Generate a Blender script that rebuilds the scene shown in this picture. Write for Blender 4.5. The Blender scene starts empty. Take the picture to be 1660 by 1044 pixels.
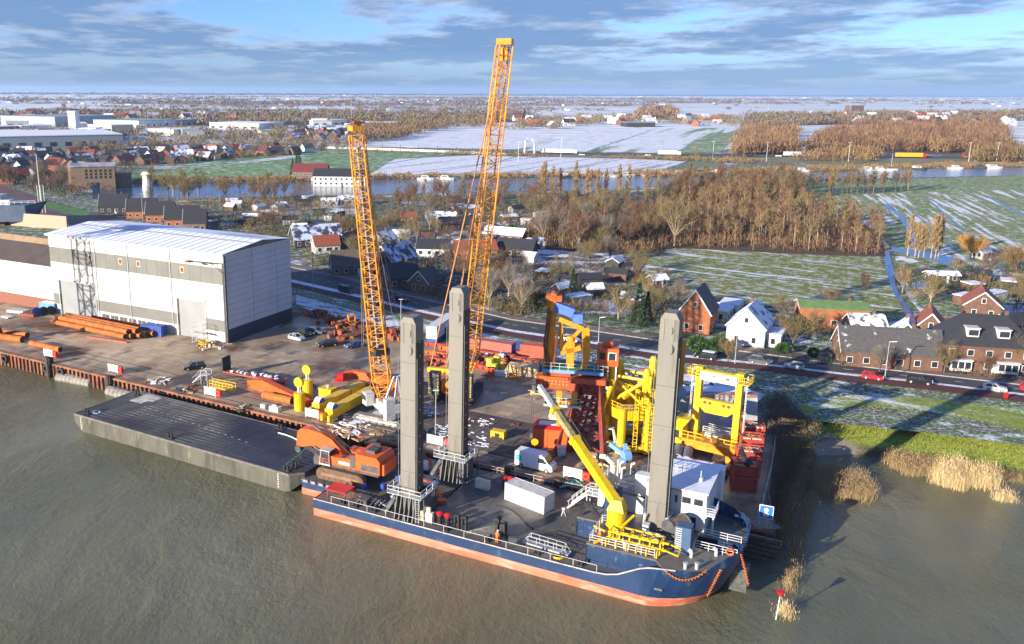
import bpy, bmesh, math, random
from mathutils import Vector, Matrix, noise, geometry
R = math.radians; PI = math.pi
rnd = random.Random(7)
scene = bpy.context.scene
col = scene.collection

# ------------------------------------------------------------ camera
FOC, PX, PY, H = 1400.0, 700.0, 480.0, 60.0          # in pixels of the 1660 x 1044 photograph
TH = math.atan((PY - 146.5) / FOC); ROLL = R(0.32)
cam = bpy.data.cameras.new('camera'); cam_o = bpy.data.objects.new('camera', cam); col.objects.link(cam_o)
cam.sensor_fit = 'HORIZONTAL'; cam.sensor_width = 36; cam.lens = 36 * FOC / 1660
cam.shift_x = (830 - PX) / 1660; cam.shift_y = -(522 - PY) / 1660
cam.clip_start = 0.5; cam.clip_end = 60000
_f = Vector((0, math.cos(TH), -math.sin(TH))); _u = Vector((0, math.sin(TH), math.cos(TH))); _r = Vector((1, 0, 0))
_c, _s = math.cos(ROLL), math.sin(ROLL)
_r2 = _r * _c + _u * _s; _u2 = _u * _c - _r * _s
m = Matrix((_r2, _u2, -_f)).transposed().to_4x4(); m.translation = (0, 0, H)
cam_o.matrix_world = m
scene.camera = cam_o

def at(x, y, Z=3.0):
    """ground point at height Z seen at photo pixel (x, y)"""
    d = _f + _r2 * ((x - PX) / FOC) + _u2 * (-(y - PY) / FOC)
    t = (Z - H) / d.z
    return Vector((d.x * t, d.y * t, Z))

def proj(p):
    d = Vector(p) - Vector((0, 0, H)); k = d.dot(_f)
    return PX + FOC * d.dot(_r2) / k, PY - FOC * d.dot(_u2) / k

def zat(ypix, X, Y):
    lo, hi = -20.0, 300.0
    for _ in range(50):
        mid = (lo + hi) / 2
        if proj((X, Y, mid))[1] > ypix: lo = mid
        else: hi = mid
    return lo

# ------------------------------------------------------------ sun, sky
SUN_AZ, SUN_EL = R(217), R(14.5)                      # direction towards the sun
sd = Vector((math.cos(SUN_AZ) * math.cos(SUN_EL), math.sin(SUN_AZ) * math.cos(SUN_EL), math.sin(SUN_EL)))
sl = bpy.data.lights.new('sun', 'SUN'); sl.energy = 5.0; sl.angle = R(0.5); sl.color = (1.0, 0.89, 0.73)
so = bpy.data.objects.new('sun', sl); col.objects.link(so); so.rotation_euler = sd.to_track_quat('Z', 'Y').to_euler()
so.location = (0, 0, 300)

w = bpy.data.worlds.new('World'); scene.world = w; w.use_nodes = True
nt = w.node_tree; N = nt.nodes; L = nt.links; N.clear()
out = N.new('ShaderNodeOutputWorld'); bg = N.new('ShaderNodeBackground'); bg.inputs[1].default_value = 0.15
sky = N.new('ShaderNodeTexSky'); sky.sky_type = 'NISHITA'; sky.sun_disc = False
sky.sun_elevation = SUN_EL; sky.sun_rotation = PI / 2 - SUN_AZ
sky.air_density = 1.0; sky.dust_density = 0.3; sky.ozone_density = 2.0
tc = N.new('ShaderNodeTexCoord'); sep = N.new('ShaderNodeSeparateXYZ'); L.new(tc.outputs['Generated'], sep.inputs[0])
def mth(op, a, b=None, c=None):
    n = N.new('ShaderNodeMath'); n.operation = op
    for i, v in enumerate((a, b, c)):
        if v is None: continue
        if isinstance(v, (int, float)): n.inputs[i].default_value = v
        else: L.new(v, n.inputs[i])
    return n.outputs[0]
# clouds lie on a flat layer overhead: direction / (elevation + small)
den = mth('ADD', mth('MAXIMUM', sep.outputs[2], 0.0), 0.075)
cx = mth('DIVIDE', sep.outputs[0], den); cy = mth('DIVIDE', sep.outputs[1], den)
cmb = N.new('ShaderNodeCombineXYZ'); L.new(cx, cmb.inputs[0]); L.new(cy, cmb.inputs[1])
def cloudnoise(scale, loc, detail=7, rough=.62):
    mp = N.new('ShaderNodeMapping'); mp.inputs['Location'].default_value = loc; mp.inputs['Scale'].default_value = (scale, scale * .8, 1)
    L.new(cmb.outputs[0], mp.inputs[0]); n = N.new('ShaderNodeTexNoise'); n.inputs['Scale'].default_value = 1; n.inputs['Detail'].default_value = detail
    n.inputs['Roughness'].default_value = rough; L.new(mp.outputs[0], n.inputs['Vector']); return n.outputs[0]
n1 = cloudnoise(0.62, (3.1, 0.3, 0)); n2 = cloudnoise(2.6, (7.2, 4.4, 2.0))
cov = N.new('ShaderNodeMapRange'); cov.inputs[1].default_value = 0.41; cov.inputs[2].default_value = 0.50; cov.clamp = True
L.new(n1, cov.inputs[0])
high = N.new('ShaderNodeMapRange'); high.inputs[1].default_value = .45; high.inputs[2].default_value = .8; high.inputs[3].default_value = 1; high.inputs[4].default_value = .15; L.new(sep.outputs[2], high.inputs[0])
# lit rims, grey-blue cores
core = N.new('ShaderNodeMapRange'); core.inputs[1].default_value = 0.43; core.inputs[2].default_value = 0.54
L.new(mth('ADD', mth('MULTIPLY', n1, .75), mth('MULTIPLY', n2, .25)), core.inputs[0])
cr = N.new('ShaderNodeMix'); cr.data_type = 'RGBA'
cr.inputs['A'].default_value = (1.9, 2.15, 2.6, 1); cr.inputs['B'].default_value = (0.66, 1.12, 1.95, 1)
L.new(core.outputs[0], cr.inputs['Factor'])
# clouds dissolve to a pale blue band at the horizon
fade = N.new('ShaderNodeMapRange'); fade.inputs[1].default_value = 0.0; fade.inputs[2].default_value = 0.045; L.new(sep.outputs[2], fade.inputs[0])
skyt = N.new('ShaderNodeMix'); skyt.data_type = 'RGBA'; skyt.blend_type = 'MULTIPLY'; skyt.inputs['Factor'].default_value = 1
L.new(sky.outputs[0], skyt.inputs['A']); skyt.inputs['B'].default_value = (0.27, 0.41, .86, 1)
hor = N.new('ShaderNodeMix'); hor.data_type = 'RGBA'; hor.inputs['A'].default_value = (0.80, 1.32, 2.15, 1)
L.new(mth('ADD', mth('MULTIPLY', fade.outputs[0], .75), .25), hor.inputs['Factor']); L.new(skyt.outputs['Result'], hor.inputs['B'])
mx = N.new('ShaderNodeMix'); mx.data_type = 'RGBA'
L.new(mth('MULTIPLY', mth('MULTIPLY', cov.outputs[0], high.outputs[0]), mth('ADD', mth('MULTIPLY', fade.outputs[0], .65), .25)), mx.inputs['Factor'])
L.new(hor.outputs['Result'], mx.inputs['A']); L.new(cr.outputs['Result'], mx.inputs['B'])
L.new(mx.outputs['Result'], bg.inputs[0]); L.new(bg.outputs[0], out.inputs[0])
scene.view_settings.view_transform = 'Standard'; scene.view_settings.look = 'None'
scene.view_settings.exposure = 1.05; scene.view_settings.gamma = 1
scene.cycles.max_bounces = 5; scene.cycles.diffuse_bounces = 2; scene.cycles.glossy_bounces = 3
scene.cycles.transmission_bounces = 3; scene.cycles.volume_bounces = 1; scene.cycles.transparent_max_bounces = 4

# ------------------------------------------------------------ materials
def new_mat(name):
    mt = bpy.data.materials.new(name); mt.use_nodes = True
    return mt, mt.node_tree.nodes, mt.node_tree.links, mt.node_tree.nodes['Principled BSDF']
def rgba(c): return (c[0], c[1], c[2], 1)
def noise_fac(N, L, scale, lo, hi, coord='Object', stretch=None, rot=0, detail=5, rough=.6):
    if coord == 'world': g = N.new('ShaderNodeNewGeometry'); src = g.outputs['Position']
    else: g = N.new('ShaderNodeTexCoord'); src = g.outputs[coord]
    if rot:
        m0 = N.new('ShaderNodeMapping'); m0.inputs['Rotation'].default_value = (0, 0, rot); L.new(src, m0.inputs[0]); src = m0.outputs[0]
    mp = N.new('ShaderNodeMapping'); st = stretch or (1, 1, 1)
    mp.inputs['Scale'].default_value = (scale * st[0], scale * st[1], scale * st[2])
    L.new(src, mp.inputs[0])
    n = N.new('ShaderNodeTexNoise'); n.inputs['Scale'].default_value = 1; n.inputs['Detail'].default_value = detail; n.inputs['Roughness'].default_value = rough
    L.new(mp.outputs[0], n.inputs['Vector'])
    r = N.new('ShaderNodeMapRange'); r.inputs[1].default_value = lo; r.inputs[2].default_value = hi; L.new(n.outputs[0], r.inputs[0])
    return r.outputs[0]
def mixc(N, L, f, a, b):
    x = N.new('ShaderNodeMix'); x.data_type = 'RGBA'
    for k, v in (('Factor', f), ('A', a), ('B', b)):
        if isinstance(v, tuple): x.inputs[k].default_value = rgba(v)
        elif isinstance(v, (int, float)): x.inputs[k].default_value = v
        else: L.new(v, x.inputs[k])
    return x.outputs['Result']
_mats = {}
def M(name, c, c2=None, s=1.5, lo=.42, hi=.62, rough=.6, metal=0, bump=0, wear=None, stretch=None, coord='Object'):
    """painted / weathered material; wear=(colour, scale, lo, hi) lays a second, spottier tone on top"""
    if name in _mats: return _mats[name]
    mt, N, L, b = new_mat(name)
    if c2 is None: c2 = tuple(v * .72 for v in c)
    colr = mixc(N, L, noise_fac(N, L, s, lo, hi, coord, stretch), c, c2)
    if wear: colr = mixc(N, L, noise_fac(N, L, wear[1], wear[2], wear[3], coord, stretch), colr, wear[0])
    L.new(colr, b.inputs['Base Color']); b.inputs['Roughness'].default_value = rough; b.inputs['Metallic'].default_value = metal
    if bump:
        bp = N.new('ShaderNodeBump'); bp.inputs['Strength'].default_value = bump; bp.inputs['Distance'].default_value = .05
        L.new(noise_fac(N, L, s * 5, 0, 1, coord), bp.inputs['Height']); L.new(bp.outputs[0], b.inputs['Normal'])
    _mats[name] = mt; return mt

RUST = (0.13, 0.045, 0.02)
yellow = M('yellow_paint', (0.74, 0.49, 0.008), (0.66, 0.40, 0.01), wear=((0.34, 0.18, 0.03), 2.8, .63, .76), rough=.45)
amber = M('amber_paint', (0.74, 0.30, 0.012), (0.64, 0.23, 0.01), wear=((0.35, 0.12, 0.03), 2.8, .64, .76), rough=.45)
boomcol = M('boom_paint', (0.74, 0.33, 0.02), (0.62, 0.22, 0.02), s=.3, rough=.5)
orange = M('orange_paint', (0.66, 0.12, 0.015), (0.52, 0.085, 0.015), wear=((0.22, 0.06, 0.02), 2.5, .58, .72), rough=.5)
orangel = M('excavator_orange', (0.72, 0.115, 0.015), (0.62, 0.09, 0.015), wear=((0.3, 0.08, 0.03), 2.0, .64, .75), rough=.4)
rustpipe = M('rusty_pipe', (0.50, 0.15, 0.025), (0.34, 0.09, 0.02), s=.8, wear=((0.2, .06, .02), 2.2, .55, .7), rough=.8)
rust = M('rust', (0.26, 0.085, 0.035), (0.12, 0.045, 0.025), s=1.2, rough=.85)
redox = M('red_oxide', (0.42, 0.07, 0.035), (0.28, 0.045, 0.025), s=1, rough=.7)
red = M('red_paint', (0.62, 0.02, 0.02), (0.5, 0.015, 0.02), rough=.45)
white = M('white_paint', (0.70, 0.70, 0.68), (0.62, 0.62, 0.60), s=.8, wear=((0.45, 0.38, 0.30), 1.6, .66, .80), rough=.5)
cream = M('cream_paint', (0.74, 0.68, 0.50), rough=.5)
greyp = M('grey_paint', (0.42, 0.43, 0.43), (0.34, 0.35, 0.35), rough=.55)
lgrey = M('light_grey_paint', (0.60, 0.61, 0.60), (0.46, 0.47, 0.46), wear=((0.25, .22, .18), 2, .62, .78), rough=.55)
dgrey = M('dark_grey_steel', (0.09, 0.092, 0.095), (0.05, 0.05, 0.052), rough=.6)
black = M('black_rubber', (0.018, 0.018, 0.02), (0.035, 0.035, 0.036), rough=.7)
galv = M('galvanised_steel', (0.50, 0.51, 0.52), (0.38, 0.39, 0.40), rough=.5, metal=.3)
navy = M('navy_paint', (0.014, 0.042, 0.115), (0.011, 0.032, 0.085), s=.6, wear=((0.16, .24, .34), 1.1, .60, .80), rough=.45)
blue = M('blue_paint', (0.03, 0.09, 0.42), (0.02, 0.06, 0.28), rough=.5)
skyblue = M('sky_blue_paint', (0.18, 0.38, 0.72), (0.14, 0.3, 0.62), rough=.5)
teal = M('teal_rope', (0.12, 0.5, 0.42), rough=.8)
deckgreen = M('green_deck_paint', (0.05, 0.22, 0.10), (0.04, 0.15, 0.08), rough=.7)
snowm = M('snow_cover', (0.78, 0.80, 0.85), (0.68, 0.71, 0.77), s=.7, rough=.8)
wood = M('timber', (0.42, 0.27, 0.13), (0.26, 0.16, 0.08), s=2, rough=.85)
planks = M('light_timber', (0.62, 0.50, 0.30), (0.5, 0.38, 0.22), rough=.85)
glass = M('dark_glass', (0.025, 0.032, 0.04), (0.04, 0.05, 0.06), rough=.08)
chainm = M('rusty_chain', (0.55, 0.16, 0.04), rough=.8)
skin = M('skin', (0.55, 0.33, 0.24)); hivis = M('orange_workwear', (0.85, 0.17, 0.03)); hivred = M('red_trousers', (0.7, 0.05, 0.02))

# ------------------------------------------------------------ mesh builder
class MB:
    def __init__(s): s.v = []; s.f = []; s.mi = []; s.cur = 0; s.T = None
    def mat(s, i): s.cur = i; return s
    def frame(s, loc=(0, 0, 0), rz=0, ry=0, rx=0):
        s.T = Matrix.Translation(loc) @ Matrix.Rotation(rz, 4, 'Z') @ Matrix.Rotation(ry, 4, 'Y') @ Matrix.Rotation(rx, 4, 'X'); return s
    def add(s, vs, fs):
        o = len(s.v)
        if s.T is not None: vs = [s.T @ Vector(p) for p in vs]
        s.v += [tuple(p) for p in vs]; s.f += [tuple(o + i for i in f) for f in fs]; s.mi += [s.cur] * len(fs); return s
    def box(s, c, d, rz=0):
        x, y, z = d[0] / 2, d[1] / 2, d[2] / 2; ca, sa = math.cos(rz), math.sin(rz)
        P = [(-x, -y, -z), (x, -y, -z), (x, y, -z), (-x, y, -z), (-x, -y, z), (x, -y, z), (x, y, z), (-x, y, z)]
        return s.add([(c[0] + p[0] * ca - p[1] * sa, c[1] + p[0] * sa + p[1] * ca, c[2] + p[2]) for p in P],
                     [(0, 3, 2, 1), (4, 5, 6, 7), (0, 1, 5, 4), (1, 2, 6, 5), (2, 3, 7, 6), (3, 0, 4, 7)])
    def b(s, x0, x1, y0, y1, z0, z1): return s.box(((x0 + x1) / 2, (y0 + y1) / 2, (z0 + z1) / 2), (x1 - x0, y1 - y0, z1 - z0))
    def cyl(s, a, b_, r, r2=None, n=8, cap=True):
        a = Vector(a); b_ = Vector(b_); d = b_ - a
        if d.length < 1e-6: return s
        q = d.to_track_quat('Z', 'Y'); r2 = r if r2 is None else r2
        vs = []
        for p, rr in ((a, r), (b_, r2)):
            for i in range(n):
                t = 2 * PI * i / n; vs.append(p + q @ Vector((rr * math.cos(t), rr * math.sin(t), 0)))
        fs = [(i, (i + 1) % n, n + (i + 1) % n, n + i) for i in range(n)]
        if cap: fs += [tuple(range(n - 1, -1, -1)), tuple(range(n, 2 * n))]
        return s.add(vs, fs)
    def bar(s, a, b_, w, h=None):
        a = Vector(a); b_ = Vector(b_); d = b_ - a
        if d.length < 1e-6: return s
        q = d.to_track_quat('Z', 'Y'); h = h or w; x, y = w / 2, h / 2
        vs = [p + q @ Vector(o) for p in (a, b_) for o in ((-x, -y, 0), (x, -y, 0), (x, y, 0), (-x, y, 0))]
        return s.add(vs, [(0, 3, 2, 1), (4, 5, 6, 7), (0, 1, 5, 4), (1, 2, 6, 5), (2, 3, 7, 6), (3, 0, 4, 7)])
    def path(s, pts, r, n=6):
        for a, b_ in zip(pts, pts[1:]): s.cyl(a, b_, r, n=n)
        return s
    def prism(s, poly, z0, z1, zt=None):
        n = len(poly); ar = sum(poly[i][0] * poly[(i + 1) % n][1] - poly[(i + 1) % n][0] * poly[i][1] for i in range(n))
        if ar < 0: poly = poly[::-1]
        vs = [(p[0], p[1], z0) for p in poly] + [(p[0], p[1], z1) for p in poly]
        return s.add(vs, [(i, (i + 1) % n, n + (i + 1) % n, n + i) for i in range(n)] + [tuple(range(n - 1, -1, -1)), tuple(range(n, 2 * n))])
    def side(s, poly, y0, y1):
        """polygon in x-z extruded along y"""
        n = len(poly); ar = sum(poly[i][0] * poly[(i + 1) % n][1] - poly[(i + 1) % n][0] * poly[i][1] for i in range(n))
        if ar < 0: poly = poly[::-1]
        vs = [(p[0], y0, p[1]) for p in poly] + [(p[0], y1, p[1]) for p in poly]
        return s.add(vs, [(n + i, n + (i + 1) % n, (i + 1) % n, i)[::-1] for i in range(n)] + [tuple(range(n)), tuple(range(2 * n - 1, n - 1, -1))])
    def front(s, poly, x0, x1):
        """polygon in y-z extruded along x"""
        n = len(poly); vs = [(x0, p[0], p[1]) for p in poly] + [(x1, p[0], p[1]) for p in poly]
        return s.add(vs, [(i, (i + 1) % n, n + (i + 1) % n, n + i) for i in range(n)] + [tuple(range(n - 1, -1, -1)), tuple(range(n, 2 * n))])
    def frust(s, x0, x1, y0, y1, z0, X0, X1, Y0, Y1, z1):
        return s.add([(x0, y0, z0), (x1, y0, z0), (x1, y1, z0), (x0, y1, z0), (X0, Y0, z1), (X1, Y0, z1), (X1, Y1, z1), (X0, Y1, z1)],
                     [(0, 3, 2, 1), (4, 5, 6, 7), (0, 1, 5, 4), (1, 2, 6, 5), (2, 3, 7, 6), (3, 0, 4, 7)])
    def quad(s, a, b_, c, d): return s.add([a, b_, c, d], [(0, 1, 2, 3)])
    def ring(s, c, axis, R_, r, n=14, k=6):
        q = Vector(axis).to_track_quat('Z', 'Y'); c = Vector(c); vs = []
        for i in range(n):
            t = 2 * PI * i / n
            for j in range(k):
                u = 2 * PI * j / k; rr = R_ + r * math.cos(u); vs.append(c + q @ Vector((rr * math.cos(t), rr * math.sin(t), r * math.sin(u))))
        return s.add(vs, [(i * k + j, ((i + 1) % n) * k + j, ((i + 1) % n) * k + (j + 1) % k, i * k + (j + 1) % k) for i in range(n) for j in range(k)])
    def rail(s, pts, h=1.1, w=.05, post=1.8, mids=2):
        for a, b_ in zip(pts, pts[1:]):
            a = Vector(a); b_ = Vector(b_); n = max(1, round((b_ - a).length / post))
            for i in range(n + 1):
                p = a.lerp(b_, i / n); s.bar(p, p + Vector((0, 0, h)), w)
            for k in range(1, mids + 1):
                z = Vector((0, 0, h * k / mids)); s.bar(a + z, b_ + z, w)
        return s
    def lattice(s, a, b_, w0, w1=None, bays=10, ch=.12, br=.06, up=(0, 1, 0), d0=None, d1=None):
        """four chord lattice from a to b_"""
        a = Vector(a); b_ = Vector(b_); ax = (b_ - a).normalized(); up = Vector(up); sx = ax.cross(up).normalized(); sy = sx.cross(ax).normalized()
        w1 = w1 or w0; d0 = d0 or w0; d1 = d1 or w1
        def corner(t, i):
            w_ = w0 + (w1 - w0) * t; dd = d0 + (d1 - d0) * t; sg = ((-1, -1), (1, -1), (1, 1), (-1, 1))[i]
            return a.lerp(b_, t) + sx * (sg[0] * w_ / 2) + sy * (sg[1] * dd / 2)
        for i in range(4): s.cyl(corner(0, i), corner(1, i), ch, n=6)
        for k in range(bays):
            t0, t1 = k / bays, (k + 1) / bays
            for i in range(4):
                j = (i + 1) % 4
                if (k + i) % 2: s.cyl(corner(t0, i), corner(t1, j), br, n=4, cap=False)
                else: s.cyl(corner(t0, j), corner(t1, i), br, n=4, cap=False)
                s.cyl(corner(t1, i), corner(t1, j), br * .9, n=4, cap=False)
        return s
    def build(s, name, mats, parent=None, loc=None, rz=0, smooth=False):
        me = bpy.data.meshes.new(name); me.from_pydata(s.v, [], s.f)
        for x in (mats if isinstance(mats, (list, tuple)) else [mats]): me.materials.append(x)
        if any(s.mi): me.polygons.foreach_set('material_index', s.mi)
        if smooth: me.polygons.foreach_set('use_smooth', [True] * len(s.f))
        me.update(); o = bpy.data.objects.new(name, me); col.objects.link(o)
        if parent: o.parent = parent
        if loc is not None: o.location = loc
        if rz: o.rotation_euler = (0, 0, rz)
        return o
def smooth_by_angle(o, deg=35):
    me = o.data; me.polygons.foreach_set('use_smooth', [True] * len(me.polygons)); me.set_sharp_from_angle(angle=R(deg)); return o

def tag(o, label, cat, group=None):
    o['label'] = label; o['category'] = cat
    if group: o['group'] = group
    return o
def thing(name, label, cat, loc=(0, 0, 0), rz=0, group=None):
    o = bpy.data.objects.new(name, None); o.empty_display_size = .1; col.objects.link(o); o.location = loc; o.rotation_euler = (0, 0, rz)
    return tag(o, label, cat, group)
def kind(o, k): o['kind'] = k; return o
def copy_tree(o, parent=None):
    c = o.copy(); col.objects.link(c); c.parent = parent
    for ch in o.children: copy_tree(ch, c)
    return c
def az(p, q): return math.atan2(q[1] - p[1], q[0] - p[0])
def seg(x0, y0, x1, y1, z=3.0):
    a, b_ = at(x0, y0, z), at(x1, y1, z); return a, b_, (b_ - a).length, az(a, b_)

# ============================================================ THE SETTING
def sheet(name, pts, mat_, z, px=True, k='structure'):
    P = [at(x, y, z) for x, y in pts] if px else [Vector((x, y, z)) for x, y in pts]
    tris = geometry.tessellate_polygon([[Vector((p.x, p.y, 0)) for p in P]])
    b = MB(); fs = []
    for t in tris:
        a, b_, c = (P[i] for i in t)
        if (b_ - a).cross(c - a).z < 0: t = t[::-1]
        fs.append(tuple(t))
    b.add(P, fs); o = b.build(name, mat_); o['kind'] = k; return o

def ground_mat(name, snow_lo, snow_hi, grass=(0.075, 0.13, 0.025), earth=(0.10, 0.075, 0.045), stripe=None, rot=0, s=.12, green=(.42, .58), snow=(0.72, 0.75, 0.80), fine=1.2, cl=True):
    """grass and earth with snow lying in patches; stripe stretches the pattern along the plough lines"""
    mt, N, L, b = new_mat(name)
    g = mixc(N, L, noise_fac(N, L, s * .8, green[0], green[1], 'world', stripe, rot), grass, earth)
    g = mixc(N, L, noise_fac(N, L, s * 8, .35, .7, 'world'), g, tuple(v * .6 for v in grass))
    a = noise_fac(N, L, s, snow_lo, snow_hi, 'world', stripe, rot, detail=3); c = noise_fac(N, L, fine, 0.36, .62, 'world', (1, 1, 1), detail=8, rough=.75)
    mm = N.new('ShaderNodeMath'); mm.operation = 'MULTIPLY_ADD'; mm.use_clamp = cl
    L.new(a, mm.inputs[0]); mm.inputs[1].default_value = 2.2; mm.inputs[2].default_value = -.9
    s2 = N.new('ShaderNodeMath'); s2.operation = 'ADD'; s2.use_clamp = True; L.new(mm.outputs[0], s2.inputs[0])
    m3 = N.new('ShaderNodeMath'); m3.operation = 'MULTIPLY_ADD'; m3.use_clamp = False; L.new(c, m3.inputs[0]); m3.inputs[1].default_value = 1.3; m3.inputs[2].default_value = -.65
    L.new(m3.outputs[0], s2.inputs[1])
    colr = mixc(N, L, s2.outputs[0], g, snow)
    L.new(colr, b.inputs['Base Color']); b.inputs['Roughness'].default_value = .9
    return mt

# --- river
mt, N, L, b = new_mat('river_water')
f1 = noise_fac(N, L, .035, .35, .65, 'world', (1, .6, 1), R(25), detail=3)
L.new(mixc(N, L, f1, (0.108, 0.108, 0.054), (0.162, 0.159, 0.098)), b.inputs['Base Color'])
b.inputs['Roughness'].default_value = .12; b.inputs['IOR'].default_value = 1.38
g = N.new('ShaderNodeNewGeometry'); mp = N.new('ShaderNodeMapping'); mp.inputs['Scale'].default_value = (1, .7, 1); L.new(g.outputs['Position'], mp.inputs[0])
na = N.new('ShaderNodeTexNoise'); na.inputs['Scale'].default_value = 1.3; na.inputs['Detail'].default_value = 9; na.inputs['Roughness'].default_value = .68; na.inputs['Distortion'].default_value = .35
nb = N.new('ShaderNodeTexNoise'); nb.inputs['Scale'].default_value = .16; nb.inputs['Detail'].default_value = 3; nb.inputs['Distortion'].default_value = .6
L.new(mp.outputs[0], na.inputs['Vector']); L.new(mp.outputs[0], nb.inputs['Vector'])
ad = N.new('ShaderNodeMath'); ad.operation = 'MULTIPLY_ADD'; L.new(nb.outputs[0], ad.inputs[0]); ad.inputs[1].default_value = 2.4; L.new(na.outputs[0], ad.inputs[2])
bp = N.new('ShaderNodeBump'); bp.inputs['Strength'].default_value = 1.0; bp.inputs['Distance'].default_value = .38; L.new(ad.outputs[0], bp.inputs['Height']); L.new(bp.outputs[0], b.inputs['Normal'])
rp_ = N.new('ShaderNodeMapRange'); rp_.inputs[3].default_value = .05; rp_.inputs[4].default_value = .26; L.new(noise_fac(N, L, .03, .38, .62, 'world', (1, .45, 1), R(20), detail=4), rp_.inputs[0]); L.new(rp_.outputs[0], b.inputs['Roughness'])
L.new(noise_fac(N, L, .022, .30, .62, 'world', (1, .6, 1), R(-15), detail=4), bp.inputs['Strength'])
river_m = mt
kind(MB().quad((-9000, -800, 0), (2500, -800, 0), (2500, 700, 0), (-9000, 4200, 0)).build('river_water', river_m), 'structure')

# --- land: quay line, quay corner, reedy shore to the right
QA = at(0, 568); QB = at(950, 790)
qd = (QB - QA).normalized(); qaz = math.atan2(qd.y, qd.x); QL = QA - qd * 1500; QR = QA + qd * 163
QE = [at(1243, 800), at(1250, 745), at(1258, 712)]
crest = [at(x, y) for x, y in ((1285, 690), (1330, 664), (1400, 658), (1480, 664), (1570, 678), (1660, 698), (1800, 730), (2300, 830), (4200, 1200))]
far = 16000
landp = [QL] + [QR] + QE + crest + [Vector((far, 100, 3)), Vector((far, far, 3)), Vector((-far, far, 3)), Vector((-far, QL.y + (QL.x + far) * .55, 3))]
polder_m = ground_mat('polder_ground', .50, .72, s=.035, fine=.35, earth=(0.07, 0.055, 0.038))
# far polder: long narrow parcels, white or pale green, separated by dark ditches
mt, N, L, b = new_mat('far_polder')
def parcels(rot, sx, sy, seedz):
    g = N.new('ShaderNodeNewGeometry'); mp = N.new('ShaderNodeMapping'); mp.inputs['Rotation'].default_value = (0, 0, rot); mp.inputs['Location'].default_value = (seedz * 37., seedz * 11., 0)
    L.new(g.outputs['Position'], mp.inputs[0])
    br = N.new('ShaderNodeTexBrick'); br.inputs['Scale'].default_value = 1; br.offset = .37
    br.inputs['Color1'].default_value = (0, 0, 0, 1); br.inputs['Color2'].default_value = (1, 1, 1, 1); br.inputs['Mortar'].default_value = (.5, .5, .5, 1)
    br.inputs['Mortar Size'].default_value = 3.0; br.inputs['Mortar Smooth'].default_value = .1; br.inputs['Bias'].default_value = 0
    br.inputs['Brick Width'].default_value = sx; br.inputs['Row Height'].default_value = sy; L.new(mp.outputs[0], br.inputs['Vector'])
    return br
br = parcels(R(-8), 900, 75, 1)
pick = N.new('ShaderNodeMapRange'); pick.inputs[1].default_value = .55; pick.inputs[2].default_value = .95; L.new(br.outputs['Color'], pick.inputs[0])
patch = noise_fac(N, L, .0016, .50, .62, 'world', detail=4)
gm = N.new('ShaderNodeMath'); gm.operation = 'MAXIMUM'; L.new(pick.outputs[0], gm.inputs[0]); L.new(patch, gm.inputs[1])
gs = N.new('ShaderNodeMath'); gs.operation = 'MULTIPLY'; L.new(gm.outputs[0], gs.inputs[0]); gs.inputs[1].default_value = .4
c0 = mixc(N, L, gs.outputs[0], (0.80, 0.83, 0.86), (0.34, 0.42, 0.30))
c0 = mixc(N, L, noise_fac(N, L, .02, .45, .75, 'world', detail=7), c0, (0.52, 0.55, 0.50))
c0 = mixc(N, L, br.outputs['Fac'], c0, (0.10, 0.09, 0.07))
L.new(c0, b.inputs['Base Color']); b.inputs['Roughness'].default_value = .9
farpolder_m = mt
sheet('polder_ground', [(p.x, p.y) for p in landp], polder_m, 2.9, px=False)
sheet('far_polder', [(-far, 900), (far, 900), (far, far), (-far, far)], farpolder_m, 2.94, px=False)

# bank from the crest down into the water, right of the quay
shore_px = [(1258, 886), (1276, 842), (1296, 795), (1312, 758), (1335, 741), (1400, 738), (1500, 757), (1580, 768), (1660, 784), (1800, 815), (2300, 930), (4200, 1400)]
top = [QR + Vector((.3, 0, 0)), QE[0], QE[1], QE[2]] + crest
top = [Vector((p.x, p.y, 2.9)) for p in top]
bot = [at(x, y, 0) for x, y in shore_px]; bot.insert(1, at(1266, 862, 0))
b = MB(); ns = 7; grid = []
for i, (t, bo) in enumerate(zip(top, bot)):
    # subdivide along as well
    rows = []
    for k in range(ns + 1):
        u = k / ns; p = t.lerp(bo + (bo - t) * .12, u); zz = 2.9 - 3.5 * (u ** 1.15); rows.append(Vector((p.x, p.y, zz)))
    grid.append(rows)
fine = []
for i in range(len(grid) - 1):
    for q in range(6):
        u = q / 6; fine.append([a.lerp(c, u) for a, c in zip(grid[i], grid[i + 1])])
fine.append(grid[-1])
for i, rows in enumerate(fine):
    for k, p in enumerate(rows):
        if 0 < k: p.z += .25 * (noise.noise(Vector((p.x * .25, p.y * .25, 0)))) ; p.x += .5 * noise.noise(Vector((p.y * .2, k, 3)))
vs = [p for r_ in fine for p in r_]
fs = [(i * (ns + 1) + k, i * (ns + 1) + k + 1, (i + 1) * (ns + 1) + k + 1, (i + 1) * (ns + 1) + k) for i in range(len(fine) - 1) for k in range(ns)]
b.add(vs, fs)
mt, N, L, bs = new_mat('river_bank')
g = mixc(N, L, noise_fac(N, L, .25, .42, .6, 'world', detail=6), (0.26, 0.34, 0.03), (0.34, 0.36, 0.05))
g = mixc(N, L, noise_fac(N, L, 2.5, .45, .6, 'world'), g, (0.14, 0.17, 0.02))
geo = N.new('ShaderNodeNewGeometry'); sp = N.new('ShaderNodeSeparateXYZ'); L.new(geo.outputs['Position'], sp.inputs[0])
lowf = N.new('ShaderNodeMapRange'); lowf.inputs[1].default_value = .75; lowf.inputs[2].default_value = .3; L.new(sp.outputs[2], lowf.inputs[0])
g = mixc(N, L, lowf.outputs[0], g, (0.10, 0.085, 0.045))
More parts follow.
